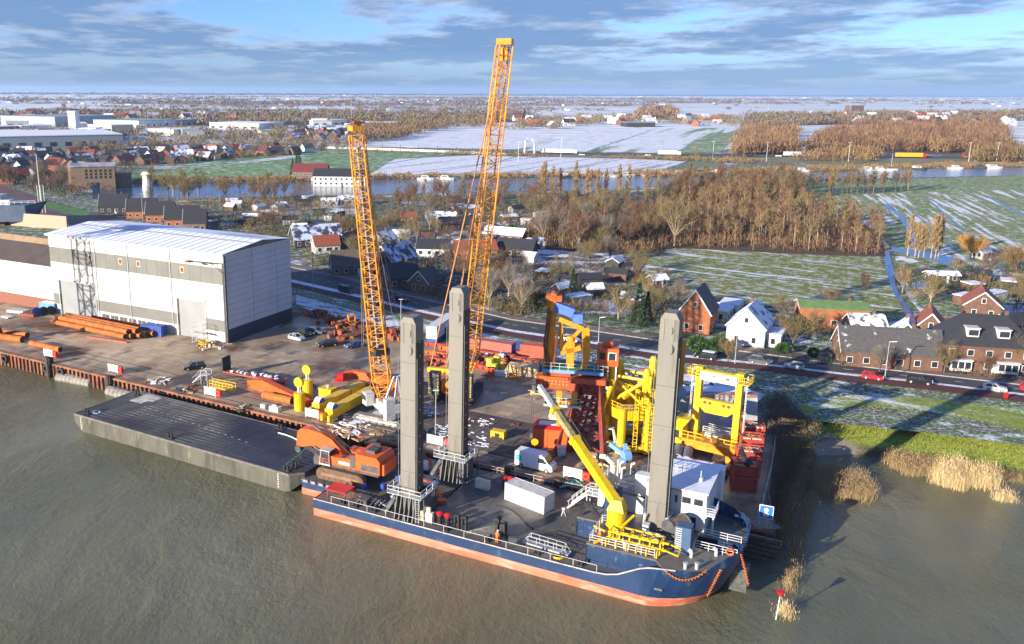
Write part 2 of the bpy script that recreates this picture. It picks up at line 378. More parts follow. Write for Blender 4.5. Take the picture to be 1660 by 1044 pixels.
lf = N.new('ShaderNodeMapRange'); lf.inputs[1].default_value = 64.0; lf.inputs[2].default_value = 57.0; L.new(sp.outputs[0], lf.inputs[0])
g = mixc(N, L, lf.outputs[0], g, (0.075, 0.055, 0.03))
vd_ = N.new('ShaderNodeVectorMath'); vd_.operation = 'DISTANCE'; L.new(geo.outputs['Position'], vd_.inputs[0]); vd_.inputs[1].default_value = tuple(at(1356, 722, 1.2))
sf = N.new('ShaderNodeMapRange'); sf.inputs[1].default_value = 6.2; sf.inputs[2].default_value = 4.6; ad_ = N.new('ShaderNodeMath'); ad_.operation = 'MULTIPLY_ADD'; L.new(noise_fac(N, L, .5, .3, .7, 'world'), ad_.inputs[0]); ad_.inputs[1].default_value = 2.0; L.new(vd_.outputs['Value'], ad_.inputs[2]); L.new(ad_.outputs[0], sf.inputs[0])
g = mixc(N, L, sf.outputs[0], g, (0.30, 0.235, 0.165))
L.new(g, bs.inputs['Base Color']); bs.inputs['Roughness'].default_value = .95
kind(b.build('river_bank', mt, smooth=True), 'structure')
# --- yard: concrete slabs, stained and wet
mt, N, L, b = new_mat('yard_concrete')
g = mixc(N, L, noise_fac(N, L, .05, .38, .60, 'world', detail=6), (0.47, 0.36, 0.24), (0.29, 0.205, 0.13))
g = mixc(N, L, noise_fac(N, L, .16, .50, .62, 'world', (1, .5, 1), -qaz, detail=7), g, (0.075, 0.062, 0.055))
g = mixc(N, L, noise_fac(N, L, .07, .54, .66, 'world', detail=5), g, (0.17, 0.08, 0.045))
geo = N.new('ShaderNodeNewGeometry'); mp = N.new('ShaderNodeMapping'); mp.inputs['Rotation'].default_value = (0, 0, -qaz); L.new(geo.outputs['Position'], mp.inputs[0])
br = N.new('ShaderNodeTexBrick'); br.offset = .5; br.inputs['Scale'].default_value = 1; br.inputs['Brick Width'].default_value = 3.2; br.inputs['Row Height'].default_value = 2.1
br.inputs['Mortar Size'].default_value = .05; br.inputs['Color1'].default_value = (.78, .78, .78, 1); br.inputs['Color2'].default_value = (1.12, 1.12, 1.12, 1); br.inputs['Mortar'].default_value = (.45, .42, .4, 1)
L.new(mp.outputs[0], br.inputs['Vector'])
x = N.new('ShaderNodeMix'); x.data_type = 'RGBA'; x.blend_type = 'MULTIPLY'; x.inputs['Factor'].default_value = .9; L.new(g, x.inputs['A']); L.new(br.outputs['Color'], x.inputs['B'])
L.new(x.outputs['Result'], b.inputs['Base Color'])
rr = N.new('ShaderNodeMapRange'); L.new(noise_fac(N, L, .12, .45, .6, 'world', detail=6), rr.inputs[0]); rr.inputs[3].default_value = .8; rr.inputs[4].default_value = .42; L.new(rr.outputs[0], b.inputs['Roughness'])
yard_m = mt
yb = [at(x, y) for x, y in ((1245, 690), (1236, 655), (1150, 628), (1010, 604), (960, 590), (900, 577), (820, 556), (700, 541), (640, 541), (560, 520), (480, 500), (478, 470))]
yl = at(480, 520) + (at(0, 470) - at(480, 520)) * 1.0
ypoly = [QL + qd * 1250, QR] + QE + yb + [Vector((-60, 262, 3)), Vector((-190, 345, 3)), QL + qd * 1250 + Vector((50, 90, 0))]
sheet('quay_yard', [(p.x, p.y) for p in ypoly], yard_m, 3.0, px=False)
capm = M('quay_cap_rust', (0.26, 0.13, 0.06), (0.12, 0.07, 0.045), s=.4, rough=.85)

# --- road, pavement, cycle path, verges, markings: rows of photo points carried on the ground
asph = M('asphalt', (0.070, 0.068, 0.070), (0.048, 0.047, 0.05), s=.15, coord='world', rough=.75, wear=((0.10, .095, .09), .6, .6, .8))
brickp = M('pink_paving', (0.20, 0.135, 0.115), (0.15, 0.105, 0.09), s=.3, coord='world', rough=.85)
redpath = M('red_cycle_asphalt', (0.105, 0.034, 0.028), (0.075, 0.027, 0.024), s=.3, coord='world', rough=.85)
verge_m = ground_mat('verge_grass', .50, .72, s=.16, stripe=(1, 2.2, 1), rot=R(32), grass=(0.10, 0.17, 0.025), fine=1.6)
lines_m = M('road_paint', (0.75, 0.75, 0.74), rough=.7)
XS = [(380, 402, 409, 432, 438), (476, 428, 434, 458, 465), (560, 444, 450, 477, 485), (650, 469, 476, 499, 508), (740, 491, 497, 519, 528), (830, 512, 518, 538, 546),
      (960, 530, 536, 557, 566), (1090, 548, 555, 577, 586), (1240, 567, 574, 592, 601), (1370, 585, 591, 608, 618), (1500, 600, 606, 621, 631), (1660, 617, 624, 641, 652), (1800, 634, 642, 661, 673), (2100, 672, 682, 706, 722), (3000, 790, 805, 850, 880)]
# columns: pavement far edge, road far edge, road near edge / verge strip, path near edge
def ribbon(name, f0, f1, mat_, z):
    a = [at(X[0], f0(X), z) for X in XS]; c = [at(X[0], f1(X), z) for X in XS]
    a2, c2 = [], []
    for i in range(len(a) - 1):
        for q in range(4): a2.append(a[i].lerp(a[i + 1], q / 4)); c2.append(c[i].lerp(c[i + 1], q / 4))
    a2.append(a[-1]); c2.append(c[-1]); n = len(a2)
    o = MB().add(a2 + c2, [(n + i, n + i + 1, i + 1, i) for i in range(n - 1)]).build(name, mat_); return kind(o, 'structure')
ribbon('pavement', lambda X: X[1], lambda X: X[2], brickp, 3.05)
ribbon('road', lambda X: X[2], lambda X: X[2] + (X[3] - X[2]) * .82, asph, 3.02)
ribbon('road_verge', lambda X: X[2] + (X[3] - X[2]) * .82, lambda X: X[3], ground_mat('kerb_snow', .25, .45, s=.3), 3.03)
ribbon('cycle_path', lambda X: X[3], lambda X: X[4], redpath, 3.06)
ribbon('grass_verge', lambda X: X[4], lambda X: X[4] + (16 if X[0] < 900 else 70), verge_m, 2.96)
strip_g = ground_mat('dike_top_grass', .40, .70, s=.10, stripe=(.35, 1.6, 1), rot=R(30), grass=(0.23, 0.31, 0.03), earth=(0.30, 0.33, 0.04), fine=1.4, cl=False)
kb = MB()
for X0, X1 in zip(XS, XS[1:]):
    for c in (2,):
        kb.bar(at(X0[0], X0[c], 3.05), at(X1[0], X1[c], 3.05), .25, .16)
kind(kb.build('kerb', M('kerb_stone', (0.42, 0.41, 0.38), rough=.8)), 'structure')
lb = MB(); cl = []
for X0, X1 in zip(XS, XS[1:]):
    y0 = X0[2] + (X0[3] - X0[2]) * .42; y1 = X1[2] + (X1[3] - X1[2]) * .42
    cl.append((at(X0[0], y0, 3.026), at(X1[0], y1, 3.026)))
acc = 0
for a, c in cl:
    d = (c - a); ln = d.length; d.normalize(); nrm = Vector((-d.y, d.x, 0)) * .09; t = 0
    while t < ln:
        p, q = a + d * t, a + d * min(t + 1.6, ln); lb.quad(p - nrm, q - nrm, q + nrm, p + nrm); t += 5.2
for fr in (.06, .76):
    for i in range(1, 11):
        X0, X1 = XS[i], XS[i + 1]
        a = at(X0[0], X0[2] + (X0[3] - X0[2]) * fr, 3.026); c = at(X1[0], X1[2] + (X1[3] - X1[2]) * fr, 3.026)
        if fr > .5 and i % 3: continue
        d = (c - a).normalized(); nrm = Vector((-d.y, d.x, 0)) * .06; lb.quad(a - nrm, c - nrm, c + nrm, a + nrm)
kind(lb.build('road_markings', lines_m), 'structure')
# ramp road at far left, behind the halls
def strip(name, a_px, b_px, m_, z):
    A = [at(x, y, z) for x, y in a_px]; B = [at(x, y, z) for x, y in b_px]; n = len(A)
    return kind(MB().add(A + B, [(n + i, n + i + 1, i + 1, i) for i in range(n - 1)]).build(name, m_), 'structure')
strip('ramp_road', [(-80, 288), (0, 299), (60, 318), (120, 338), (190, 352), (300, 385), (380, 405)], [(-80, 318), (0, 328), (50, 343), (100, 360), (170, 380), (290, 408), (380, 424)], M('worn_red_asphalt', (0.16, 0.085, 0.07), (0.10, 0.065, 0.06), s=.1, coord='world'), 3.0)
strip('ramp_grass', [(62, 322), (100, 333), (150, 343)], [(62, 330), (100, 345), (140, 352)], M('ramp_grass_green', (0.11, 0.22, 0.03), (0.07, 0.14, 0.02), s=.3, coord='world'), 3.03)

sheet('dike_top_grass', [(1290, 689), (1300, 655), (1380, 640), (1500, 645), (1660, 664), (1800, 688), (2300, 775), (2300, 829), (1800, 729), (1660, 697), (1570, 677), (1480, 663), (1400, 657), (1330, 663)], strip_g, 2.985)
# --- fields
def dirpx(x0, y0, x1, y1): p, q = at(x0, y0), at(x1, y1); return az(p, q)
_fz = 0
def field(name, pts, a, lo, hi, s=.05, sq=9, grass=(0.085, 0.15, 0.03), earth=(0.13, 0.12, 0.05), z=2.96, fine=.5, green=(.42, .58)):
    global _fz; _fz += .0035; z += _fz
    mm = ground_mat(name, lo, hi, grass=grass, earth=earth, stripe=(1.0 / sq, 1, 1), rot=-a, s=s, fine=fine, green=green)
    return sheet(name.split('_x')[0], pts, mm, z)
field('meadow', [(1010, 452), (1045, 425), (1070, 402), (1180, 405), (1425, 418), (1437, 440), (1462, 500), (1480, 532), (1390, 520), (1180, 486), (1090, 470)], dirpx(1100, 432, 1400, 470), .52, .66, s=.30, sq=14, grass=(0.14, 0.20, 0.012), earth=(0.23, 0.21, 0.035))
field('pasture', [(1290, 312), (1660, 306), (1800, 300), (2000, 420), (1800, 470), (1660, 430), (1560, 440), (1480, 430), (1440, 400), (1350, 395), (1310, 345)], dirpx(1440, 330, 1640, 470), .46, .64, s=.26, sq=16, grass=(0.16, 0.23, 0.02), earth=(0.22, 0.22, 0.05))
field('dike_grass', [(1190, 306), (1290, 295), (1480, 290), (1660, 284), (1900, 276), (1900, 300), (1660, 307), (1450, 313), (1300, 318), (1200, 322)], 0, .62, .85, s=.03, grass=(0.17, 0.25, 0.012), earth=(0.15, 0.21, 0.03), z=2.98)
field('garden_lawn', [(1450, 415), (1530, 420), (1560, 440), (1530, 470), (1560, 512), (1500, 515), (1470, 480)], dirpx(1450, 415, 1530, 500), .44, .62, s=.12, sq=2, grass=(0.11, 0.20, 0.02))
field('snow_field', [(590, 288), (640, 258), (800, 250), (960, 252), (1112, 262), (1062, 279), (900, 283), (700, 286)], dirpx(640, 283, 830, 256), .20, .50, s=.08, sq=14, grass=(0.30, 0.27, 0.23), earth=(0.24, 0.20, 0.17), fine=.25, z=2.98)
field('green_field', [(190, 298), (200, 268), (330, 252), (440, 240), (560, 241), (720, 247), (640, 262), (585, 286), (430, 292)], dirpx(330, 285, 600, 250), .50, .66, s=.02, sq=7, grass=(0.12, 0.26, 0.03), earth=(0.16, 0.26, 0.06), z=2.97, fine=.2, green=(.5, .7))
field('green_field_xb', [(110, 268), (300, 262), (310, 275), (200, 285), (110, 280)], 0, .5, .7, s=.03, sq=3, grass=(0.12, 0.20, 0.04), z=2.978, fine=.2)
field('white_field', [(850, 244), (960, 210), (1062, 207), (990, 230), (950, 246)], dirpx(860, 243, 980, 212), .1, .4, s=.03, sq=12, grass=(0.35, 0.4, 0.3), z=2.98, fine=.1)
field('striped_field', [(960, 246), (1066, 208), (1130, 207), (1215, 207), (1165, 248), (1060, 248)], dirpx(985, 245, 1090, 210), .44, .56, s=.022, sq=18, grass=(0.16, 0.26, 0.05), earth=(0.22, 0.3, 0.1), z=2.98, fine=.1)
field('white_field_xb', [(600, 226), (700, 214), (860, 214), (900, 222), (840, 242), (700, 240)], dirpx(640, 238, 830, 216), .05, .35, s=.02, sq=9, grass=(0.3, 0.3, 0.28), z=2.98, fine=.1)
field('snow_garden', [(600, 372), (700, 352), (860, 350), (905, 372), (890, 400), (1000, 405), (1030, 430), (1010, 470), (1060, 490), (1010, 515), (880, 500), (800, 480), (740, 455), (690, 415), (620, 400)], R(-25), .42, .62, s=.12, sq=2, grass=(0.06, 0.06, 0.03), earth=(0.07, 0.05, 0.035), z=2.95, fine=.7)
field('snow_garden_xb', [(440, 330), (560, 322), (600, 350), (560, 372), (480, 365), (430, 345)], R(-25), .30, .52, s=.12, sq=2, grass=(0.09, 0.12, 0.04), z=2.955, fine=.6)
field('snow_garden_xc', [(1270, 520), (1390, 535), (1660, 470), (1800, 520), (1800, 600), (1660, 600), (1400, 575), (1180, 545), (1180, 510)], R(-28), .42, .60, s=.16, sq=2, z=2.955, fine=.8)
# snow patches on yard edges
field('snow_garden_xd', [(965, 592), (1160, 612), (1240, 640), (1225, 655), (1180, 645), (1010, 612)], R(-28), .28, .5, s=.2, sq=2, grass=(.12, .09, .06), z=3.01, fine=1.2)
field('snow_garden_xe', [(480, 478), (600, 510), (760, 536), (960, 575), (960, 590), (880, 575), (700, 541), (560, 518), (480, 497)], R(-35), .32, .52, s=.3, sq=4, grass=(.06, .15, .03), z=2.99, fine=1.6)

leafm = M('leaf_litter', (0.10, 0.058, 0.03), (0.06, 0.038, 0.022), s=.25, coord='world', rough=.95)
for zz0, P0 in ((2.975, [(1080, 345), (1250, 318), (1330, 350), (1425, 372), (1436, 416), (1300, 412), (1095, 402)]), (2.979, [(846, 402), (866, 345), (940, 322), (1090, 322), (1092, 402), (1040, 412), (960, 408)]), (2.983, [(1076, 335), (1090, 310), (1290, 306), (1292, 326), (1200, 338)]), (2.988, [(1190, 252), (1192, 224), (1215, 204), (1292, 208), (1294, 250)]), (2.992, [(1296, 246), (1350, 212), (1420, 202), (1630, 192), (1645, 252), (1420, 248)]), (2.996, [(0, 202), (0, 184), (400, 182), (860, 183), (860, 198), (560, 201), (400, 205)]), (3.0, [(1200, 204), (1210, 188), (1660, 181), (1660, 195), (1400, 202)])):
    sheet('wood_floor', P0, leafm, zz0 + .05)
# dark ditches between the plots
ditch_m = M('ditch_water', (0.03, 0.028, 0.025), (0.05, 0.045, 0.03), s=.2, coord='world', rough=.15)
ditchb = MB()
for pts, wd in ((((600, 287), (800, 264), (845, 252)), 2.2), (((650, 287), (870, 253)), 1.6), (((720, 286), (905, 258)), 1.6), (((780, 285), (965, 256)), 1.6), (((850, 283), (1010, 258)), 1.6), (((930, 282), (1050, 262)), 1.6), (((1000, 281), (1090, 264)), 1.6),
                (((950, 246), (1064, 209)), 3), (((985, 246), (1100, 208)), 2.5), (((1040, 247), (1145, 210)), 2.5), (((1090, 247), (1185, 210)), 3), (((1080, 405), (1040, 420), (1010, 435)), 2.4),
                (((400, 262), (700, 250)), 2), (((430, 290), (600, 270), (730, 248)), 3), (((200, 283), (330, 268), (440, 258)), 2.4), (((1500, 320), (1570, 380), (1640, 450)), 1.2), (((1600, 318), (1700, 370)), 2.0), (((1430, 330), (1445, 345)), .8), (((1470, 335), (1545, 400)), 1)):
    for p, q in zip(pts, pts[1:]):
        a, c = at(p[0], p[1], 3.0), at(q[0], q[1], 3.0); d = (c - a).normalized(); nn = Vector((-d.y, d.x, 0)) * wd / 2; ditchb.quad(a - nn, c - nn, c + nn, a + nn)
kind(ditchb.build('ditches', ditch_m), 'structure')
# blue ditch on the right
def water_strip(name, a_px, b_px, z, colr=(0.04, 0.11, 0.26), bumpd=.05):
    mt, N, L, b = new_mat(name + '_mat'); b.inputs['Base Color'].default_value = rgba(colr); b.inputs['Roughness'].default_value = .06
    bp = N.new('ShaderNodeBump'); bp.inputs['Distance'].default_value = bumpd; L.new(noise_fac(N, L, .8, 0, 1, 'world'), bp.inputs['Height']); L.new(bp.outputs[0], b.inputs['Normal'])
    return strip(name, a_px, b_px, mt, z)
water_strip('ditch_water', [(1432, 408), (1437, 440), (1446, 470), (1462, 500), (1478, 530)], [(1441, 408), (1450, 440), (1452, 465), (1474, 500), (1492, 530)], 3.02)
water_strip('pond_water', [(1445, 400), (1500, 408), (1550, 418), (1555, 440)], [(1445, 407), (1500, 418), (1540, 432), (1545, 445)], 3.02)
water_strip('pond_water', [(1432, 330), (1455, 350), (1470, 372), (1475, 400)], [(1440, 330), (1465, 350), (1480, 372), (1490, 400)], 3.02)
water_strip('canal_water', [(150, 301), (300, 297), (440, 296), (600, 291), (800, 290), (1000, 286), (1110, 286), (1300, 279), (1480, 274), (1660, 272), (1900, 266)],
            [(150, 322), (300, 322), (440, 319), (600, 316), (800, 311), (1000, 307), (1110, 302), (1300, 293), (1480, 288), (1660, 284), (1900, 276)], 3.02, (0.05, 0.10, 0.19), .12)
dike = strip('canal_towpath', [(440, 320), (800, 312), (1100, 303), (1200, 300)], [(440, 330), (800, 322), (1100, 312), (1200, 306)], ground_mat('towpath_grass', .5, .65, s=.05, grass=(0.08, 0.12, 0.02)), 2.99)
# highway
hwm = M('highway_asphalt', (0.085, 0.085, 0.09), rough=.8, coord='world', s=.05)
strip('highway', [(120, 232), (400, 234), (600, 238), (820, 246), (1000, 248), (1200, 250), (1400, 251), (1700, 253), (2000, 256)], [(120, 236), (400, 239), (600, 243), (820, 250), (1000, 252.5), (1200, 254.5), (1400, 256), (1700, 259), (2000, 262)], hwm, 3.03)
strip('highway_verge', [(400, 239), (600, 243), (820, 250), (1000, 252.5), (1200, 254.5), (1400, 256), (1700, 259)], [(400, 241), (600, 245), (820, 253), (1000, 257), (1200, 262), (1400, 268), (1700, 268)], M('dry_verge', (0.20, 0.19, 0.05), (0.26, 0.19, 0.07), s=.02, coord='world'), 3.01)

# ============================================================ THE GREAT HALLS
clad_w = M('white_cladding', (0.60, 0.59, 0.545), (0.53, 0.515, 0.465), s=.12, rough=.5, wear=((0.44, .38, .29), .5, .60, .82), stretch=(1, 1, .15))
clad_g = M('grey_cladding', (0.17, 0.17, 0.155), (0.145, 0.145, 0.135), s=.2, rough=.5)
clad_lg = M('light_grey_cladding', (0.27, 0.285, 0.29), (0.235, 0.25, 0.255), s=.2, rough=.5)
roofw = M('snow_and_shadow_roof', (0.84, 0.86, 0.91), (0.50, 0.53, 0.60), s=.06, lo=.56, hi=.62, rough=.7, stretch=(.5, 1.5, 1), wear=((.35, .36, .4), .11, .66, .72))  # white snow cover, with shadow painted in as grey-blue pieces
HC = at(368, 557); HL = at(90, 507); haz = az(HL, HC); HLEN = (HC - HL).length
hall = thing('shipyard_hall', 'tall white and grey banded shipyard hall with snow on its roof', 'hall', HC, haz)
b = MB(); x0 = -HLEN; D = 24.4; T = 21.0
b.mat(3).b(x0 + .2, -.2, .3, D, 0, T - .1)
for za, zb, mi in ((0, 2.6, 0), (2.6, 5.4, 1), (5.4, 9.2, 0), (9.2, 13.7, 0), (13.7, 17.6, 1), (17.6, 21.0, 0)):
    mi2 = mi
    xa, xb = x0, 0
    if za >= 9.2: b.mat(mi2).b(xa, xb, 0, .35, za, zb)
    else:
        d1, d2, d3, d4 = x0 + 2.6, x0 + 15.5, -14.6, -6.2
        for a_, c_ in ((xa, d1), (d2, d3), (d4, xb)): b.mat(mi2).b(a_, c_, 0, .35, za, zb)
b.mat(3).b(x0 + .02, -.02, .05, .36, 9.15, 9.25)
b.build('front_wall', [clad_w, clad_g, clad_lg, clad_lg], hall)
b = MB()
for a_, c_ in ((.0, 9.6), (9.75, 18.6), (18.75, D)): b.mat(3).b(-.02, .25, a_, c_, 3.2, 20.6); b.mat(1).b(-.02, .22, a_, c_, 0, 3.2)
for k in range(12): b.mat(2).b(.25, .27, .1, D - .1, 3.2 + k * 1.45, 3.26 + k * 1.45)
b.mat(2).front([(0, 20.6), (D, 20.6), (D, 21.0), (D * .55, 22.2), (0, 21.0)], -.1, .2)
b.build('side_doors', [clad_lg, M('navy_base', (0.03, 0.04, 0.075), rough=.5), clad_g, M('gable_panel', (0.52, 0.55, 0.59), (0.47, 0.50, 0.54), s=.2, rough=.5)], hall)
b = MB()
for za, zb, xa, xb in ((0, 8.9, x0 + 2.6, x0 + 15.5), (0, 8.9, -14.6, -6.2)):
    o = MB().mat(0).b(xa + 1.0, xb, .5, .7, 0, zb + .3); 
    for k in range(9): o.mat(1).b(xa + 1.0, xb, .48, .5, .9 + k * .98, .94 + k * .98)
    o.mat(2).b(xa, xa + 1.0, .6, .8, 0, zb + .3)  # black strip paints the shade in the left reveal of the door recess
    o.build('door', [clad_lg, greyp, black], hall)
rb = MB(); ov = .5
rb.mat(0).add([(x0 - ov, -ov, 21), (ov, -ov, 21), (ov, D * .55, 22.3), (x0 - ov, D * .55, 22.3), (ov, D + ov, 21), (x0 - ov, D + ov, 21)], [(0, 1, 2, 3), (3, 2, 4, 5)])
rb.mat(1).b(x0 - ov, ov, -ov - .15, -ov + .15, 20.5, 21.05).b(ov - .1, ov + .1, -ov, D + ov, 20.6, 21.0)
rb.mat(2).add([(x0, D * .40, 22.02), (0, D * .40, 22.02), (0, D * .43, 22.09), (x0, D * .43, 22.09)], [(0, 1, 2, 3)])
for k in range(1, 24): rb.mat(1).bar((x0 + k * HLEN / 24, -ov, 21.02), (x0 + k * HLEN / 24, D * .55, 22.32), .08, .08)
roof_o = rb.build('roof', [roofw, lgrey, greyp], hall)
for xx in (-43, -32.5, -26.5, -12.5):
    wb = MB().mat(0).b(xx - .6, xx + .6, -.06, .02, 15.4, 16.8).mat(1).b(xx - .45, xx + .45, -.09, -.05, 15.55, 16.65); wb.build('window', [cream, rust], hall)
for k in range(7):
    xx = x0 + 17.5 + k * 3.1
    MB().mat(0).b(xx, xx + 2.5, -.05, .02, .1, 2.0).mat(1).b(xx + 1.2, xx + 1.3, -.08, -.05, .1, 2.0).build('loading_door', [dgrey, greyp], hall)
jb = MB()
for k in range(1, 17):
    xx = x0 + k * HLEN / 17; jb.b(xx - .03, xx + .03, -.03, 0, 9.2, 21)
jb.build('panel_joints', clad_g, hall)
for xx in (x0 + 16.6, -30, -16.2): MB().b(xx - .09, xx + .09, -.16, -.02, 0, 20.6).build('downpipe', greyp, hall)
for xa, xb in ((x0 + 2.4, x0 + 15.8), (-14.8, -5.9)): MB().b(xa, xb, -.25, 0, 9.1, 9.5).b(xa - .12, xa + .12, -.12, .3, 0, 9.1).b(xb - .12, xb + .12, -.12, .3, 0, 9.1).build('door_frame', greyp, hall)
fl = MB(); fl.bar((-.1, -.3, 18.8), (-7, -2.8, 19.2), .3, .12).bar((-.1, -.3, 18.8), (-6.8, -3.4, 19.1), .25, .1).bar((0, -.2, 16.5), (-2.4, -1.2, 18.9), .12).b(-7.8, -6.4, -3.9, -2.6, 19.0, 19.3)
fl.build('floodlight_arm', dgrey, hall)
db = MB(); db.b(.26, .55, -.25, .25, 0, 20.4); db.b(-.35, .0, -.12, 0, 0, 18.8); db.build('downpipe', dgrey, hall)

# long lower hall to its left
lh = thing('brick_base_hall', 'long low hall with brown roof and white wall over a brick base', 'hall', HC + Vector((math.cos(haz), math.sin(haz), 0)) * (-HLEN), haz)
b = MB(); LW = 130
b.mat(0).b(-LW, -.3, 1.2, 20, 2.9, 12.2); b.mat(1).b(-LW, -.3, 1.0, 20.2, 0, 2.9)
for k in range(30): b.mat(2).b(-4.2 * k - 4.2, -4.2 * k - 4.1, 1.12, 1.2, 2.9, 12.2)
b.build('wall', [clad_w, M('red_brick', (0.26, 0.10, 0.065), (0.20, 0.08, 0.055), s=2, rough=.85), greyp], lh)
MB().mat(0).add([(-LW, .6, 12.0), (0, .6, 12.0), (0, 6.6, 16.2), (-LW, 6.6, 16.2)], [(0, 1, 2, 3)]).mat(1).add([(-LW, 6.6, 16.2), (-.3, 6.6, 16.2), (-.3, 7.6, 17.6), (-LW, 7.6, 17.6)], [(0, 1, 2, 3)]).mat(2).add([(-LW, 7.6, 17.6), (-.3, 7.6, 17.6), (-.3, 21, 13), (-LW, 21, 13)], [(0, 1, 2, 3)]).build('roof', [M('brown_roof', (0.085, 0.062, 0.05), (0.065, 0.05, 0.042), s=.3), M('tan_roof_strip', (0.30, 0.20, 0.11), (0.24, 0.16, 0.09), s=.5), greyp], lh)
for k in range(12):
    MB().mat(0).b(-4.2 * k - 3.6, -4.2 * k - 2.8, 1.1, 1.21, 5.5, 10.2).build('window', [lgrey], lh)

# ============================================================ QUAY WALL
sp = thing('sheet_pile_wall', 'rust orange corrugated sheet pile wall along the quay edge', 'quay wall', (QL.x, QL.y, 0), qaz)
b = MB(); s0, s1 = 1360, 1500 + 163; per = 1.25; n = int((s1 - s0) / per); pts = []
for i in range(n):
    s = s0 + i * per; pts += [(s, .35), (s + per * .42, .35), (s + per * .5, -.55), (s + per * .92, -.55)]
vs = [(p[0], p[1] - .1, -2) for p in pts] + [(p[0], p[1] - .1, 2.75) for p in pts]; k = len(pts)
b.add(vs, [(i, i + 1, k + i + 1, k + i) for i in range(k - 1)])
b.build('corrugated_piles', M('sheet_pile_rust', (0.34, 0.125, 0.06), (0.17, 0.065, 0.04), s=.5, rough=.9, wear=((.06, .045, .035), .9, .5, .62), stretch=(1, 1, .5)), sp)
MB().b(s0, s1, -.75, .3, 2.7, 3.06).build('capping_beam', M('cap_beam', (0.30, 0.13, 0.07), (0.14, 0.08, 0.05), s=.7, rough=.9), sp)
MB().b(s0, s1, .1, .35, -2, 2.7).build('backing', dgrey, sp)
# the quay's right flank: wall of old timber and concrete
fk = [QR] + QE; b = MB()
for p, q in zip(fk, fk[1:]):
    d = (q - p).normalized(); nn = Vector((d.y, -d.x, 0)) * .3
    b.add([p + Vector((0, 0, -4.5)), q + Vector((0, 0, -4.5)), q + Vector((0, 0, .25)), p + Vector((0, 0, .25)), p + nn + Vector((0, 0, -4.5)), q + nn + Vector((0, 0, -4.5)), q + nn + Vector((0, 0, .25)), p + nn + Vector((0, 0, .25))], [(0, 1, 2, 3), (7, 6, 5, 4), (3, 2, 6, 7), (0, 3, 7, 4), (1, 5, 6, 2)])
fko = b.build('flank_wall', M('old_concrete', (0.20, 0.17, 0.12), (0.11, 0.10, 0.075), s=.8, rough=.9)); tag(fko, 'dark weathered concrete edge wall along the right flank of the quay', 'quay wall')
def on_quay(x, y, z=3.0): return at(x, y, z)
tyre_proto = None
for i, (x, y) in enumerate(((6, 583), (71, 600), (88, 608), (299, 628 + 2))):
    p = at(x, y, 1.6); k = (p - QL).dot(qd); p = QL + qd * k + Vector((qd.y, -qd.x, 0)) * .95; p.z = 1.7
    t_ = MB().ring((0, 0, 0), (0, 1, 0), .75, .3, 16, 7).build('tyre_fender', black, None, p, qaz, True)
    tag(t_, ('black tyre fender hanging at the far left end of the pile wall', 'black tyre fender just left of the first dark dolphin post', 'black tyre fender hanging below the first dark dolphin post', 'black tyre fender hanging between the barge stern and the pile wall')[i], 'fender', 'tyre fenders on the quay wall')
for i, (x0_, y0_, x1_, y1_) in enumerate(((96, 612, 150, 622), (178, 634, 240, 652))):
    a, c = at(x0_, y0_, .3), at(x1_, y1_, .3); b = MB(); d = c - a
    b.mat(0).cyl(a, c, 1.25, n=14).cyl(a - d * .05, a, .6, 1.25, 14).cyl(c, c + d * .05, 1.25, .6, 14)
    for k in range(9): q = a + d * (k + .5) / 9; b.mat(1).ring(q, d, 1.24, .1, 14, 5)
    o = b.build('floating_fender', [M('fender_grey', (0.22, 0.20, 0.17), (0.12, .11, .10)), M('fender_bands', (0.6, 0.58, 0.5))]); 
    tag(o, ('long grey cylindrical fender afloat against the pile wall', 'long grey cylindrical fender half hidden behind the black barge')[i], 'fender', 'floating fenders')
def shelter(i, x, y, lab, pole=True):
    p = at(x, y); t = thing('lifebuoy_panel', lab, 'safety panel', p, qaz, 'white lifebuoy panels along the quay')
    MB().b(-1.5, 1.5, -.06, .06, .25, 1.75).b(-1.4, -1.3, -.08, .08, 0, .3).b(1.3, 1.4, -.08, .08, 0, .3).build('panel', white, t)
    r_ = MB().mat(0).b(1.55, 2.75, -.2, .2, .25, 1.6).build('box', red, t)
    MB().ring((2.15, -.26, .95), (0, 1, 0), .42, .1, 14, 6).build('lifebuoy', M('buoy_orange', (.85, .14, .05)), t)
for i, a_ in enumerate(((79, 579, 'white lifebuoy panel at the far left end of the quay'), (184, 604, 'white lifebuoy panel beside the second dark dolphin post'), (341, 642, 'white lifebuoy panel beside the black barge and yellow railing'),
                        (506, 678, 'white lifebuoy panel in front of the yellow box beams'), (705, 722, 'white lifebuoy panel between the first two grey spud legs'), (928, 776, 'white lifebuoy panel by the turquoise rope, right of the van'))):
    shelter(i, *a_)
for i, (x, y, hh) in enumerate(((93, 604, 5.6), (194, 626, 4.6), (915, 800, 5), (820, 792, 5))):
    p = at(x, y, .5); k = (p - QL).dot(qd); p = QL + qd * k + Vector((qd.y, -qd.x, 0)) * 1.1; p.z = -1
    b = MB().cyl((0, 0, 0), (0, 0, hh), .55, n=12).b(-.7, .7, -.2, .9, hh - 1.6, hh - .2)
    tag(b.build('dolphin_post', M('tarred_steel', (0.03, 0.026, 0.024), (0.07, 0.04, 0.03), s=1), None, p, qaz), ('dark steel dolphin post beside the leftmost lifebuoy panel', 'dark steel dolphin post beside the second lifebuoy panel', 'dark steel dolphin post below the turquoise rope', 'dark steel dolphin post behind the white deck container')[i], 'mooring post', 'dolphin posts')
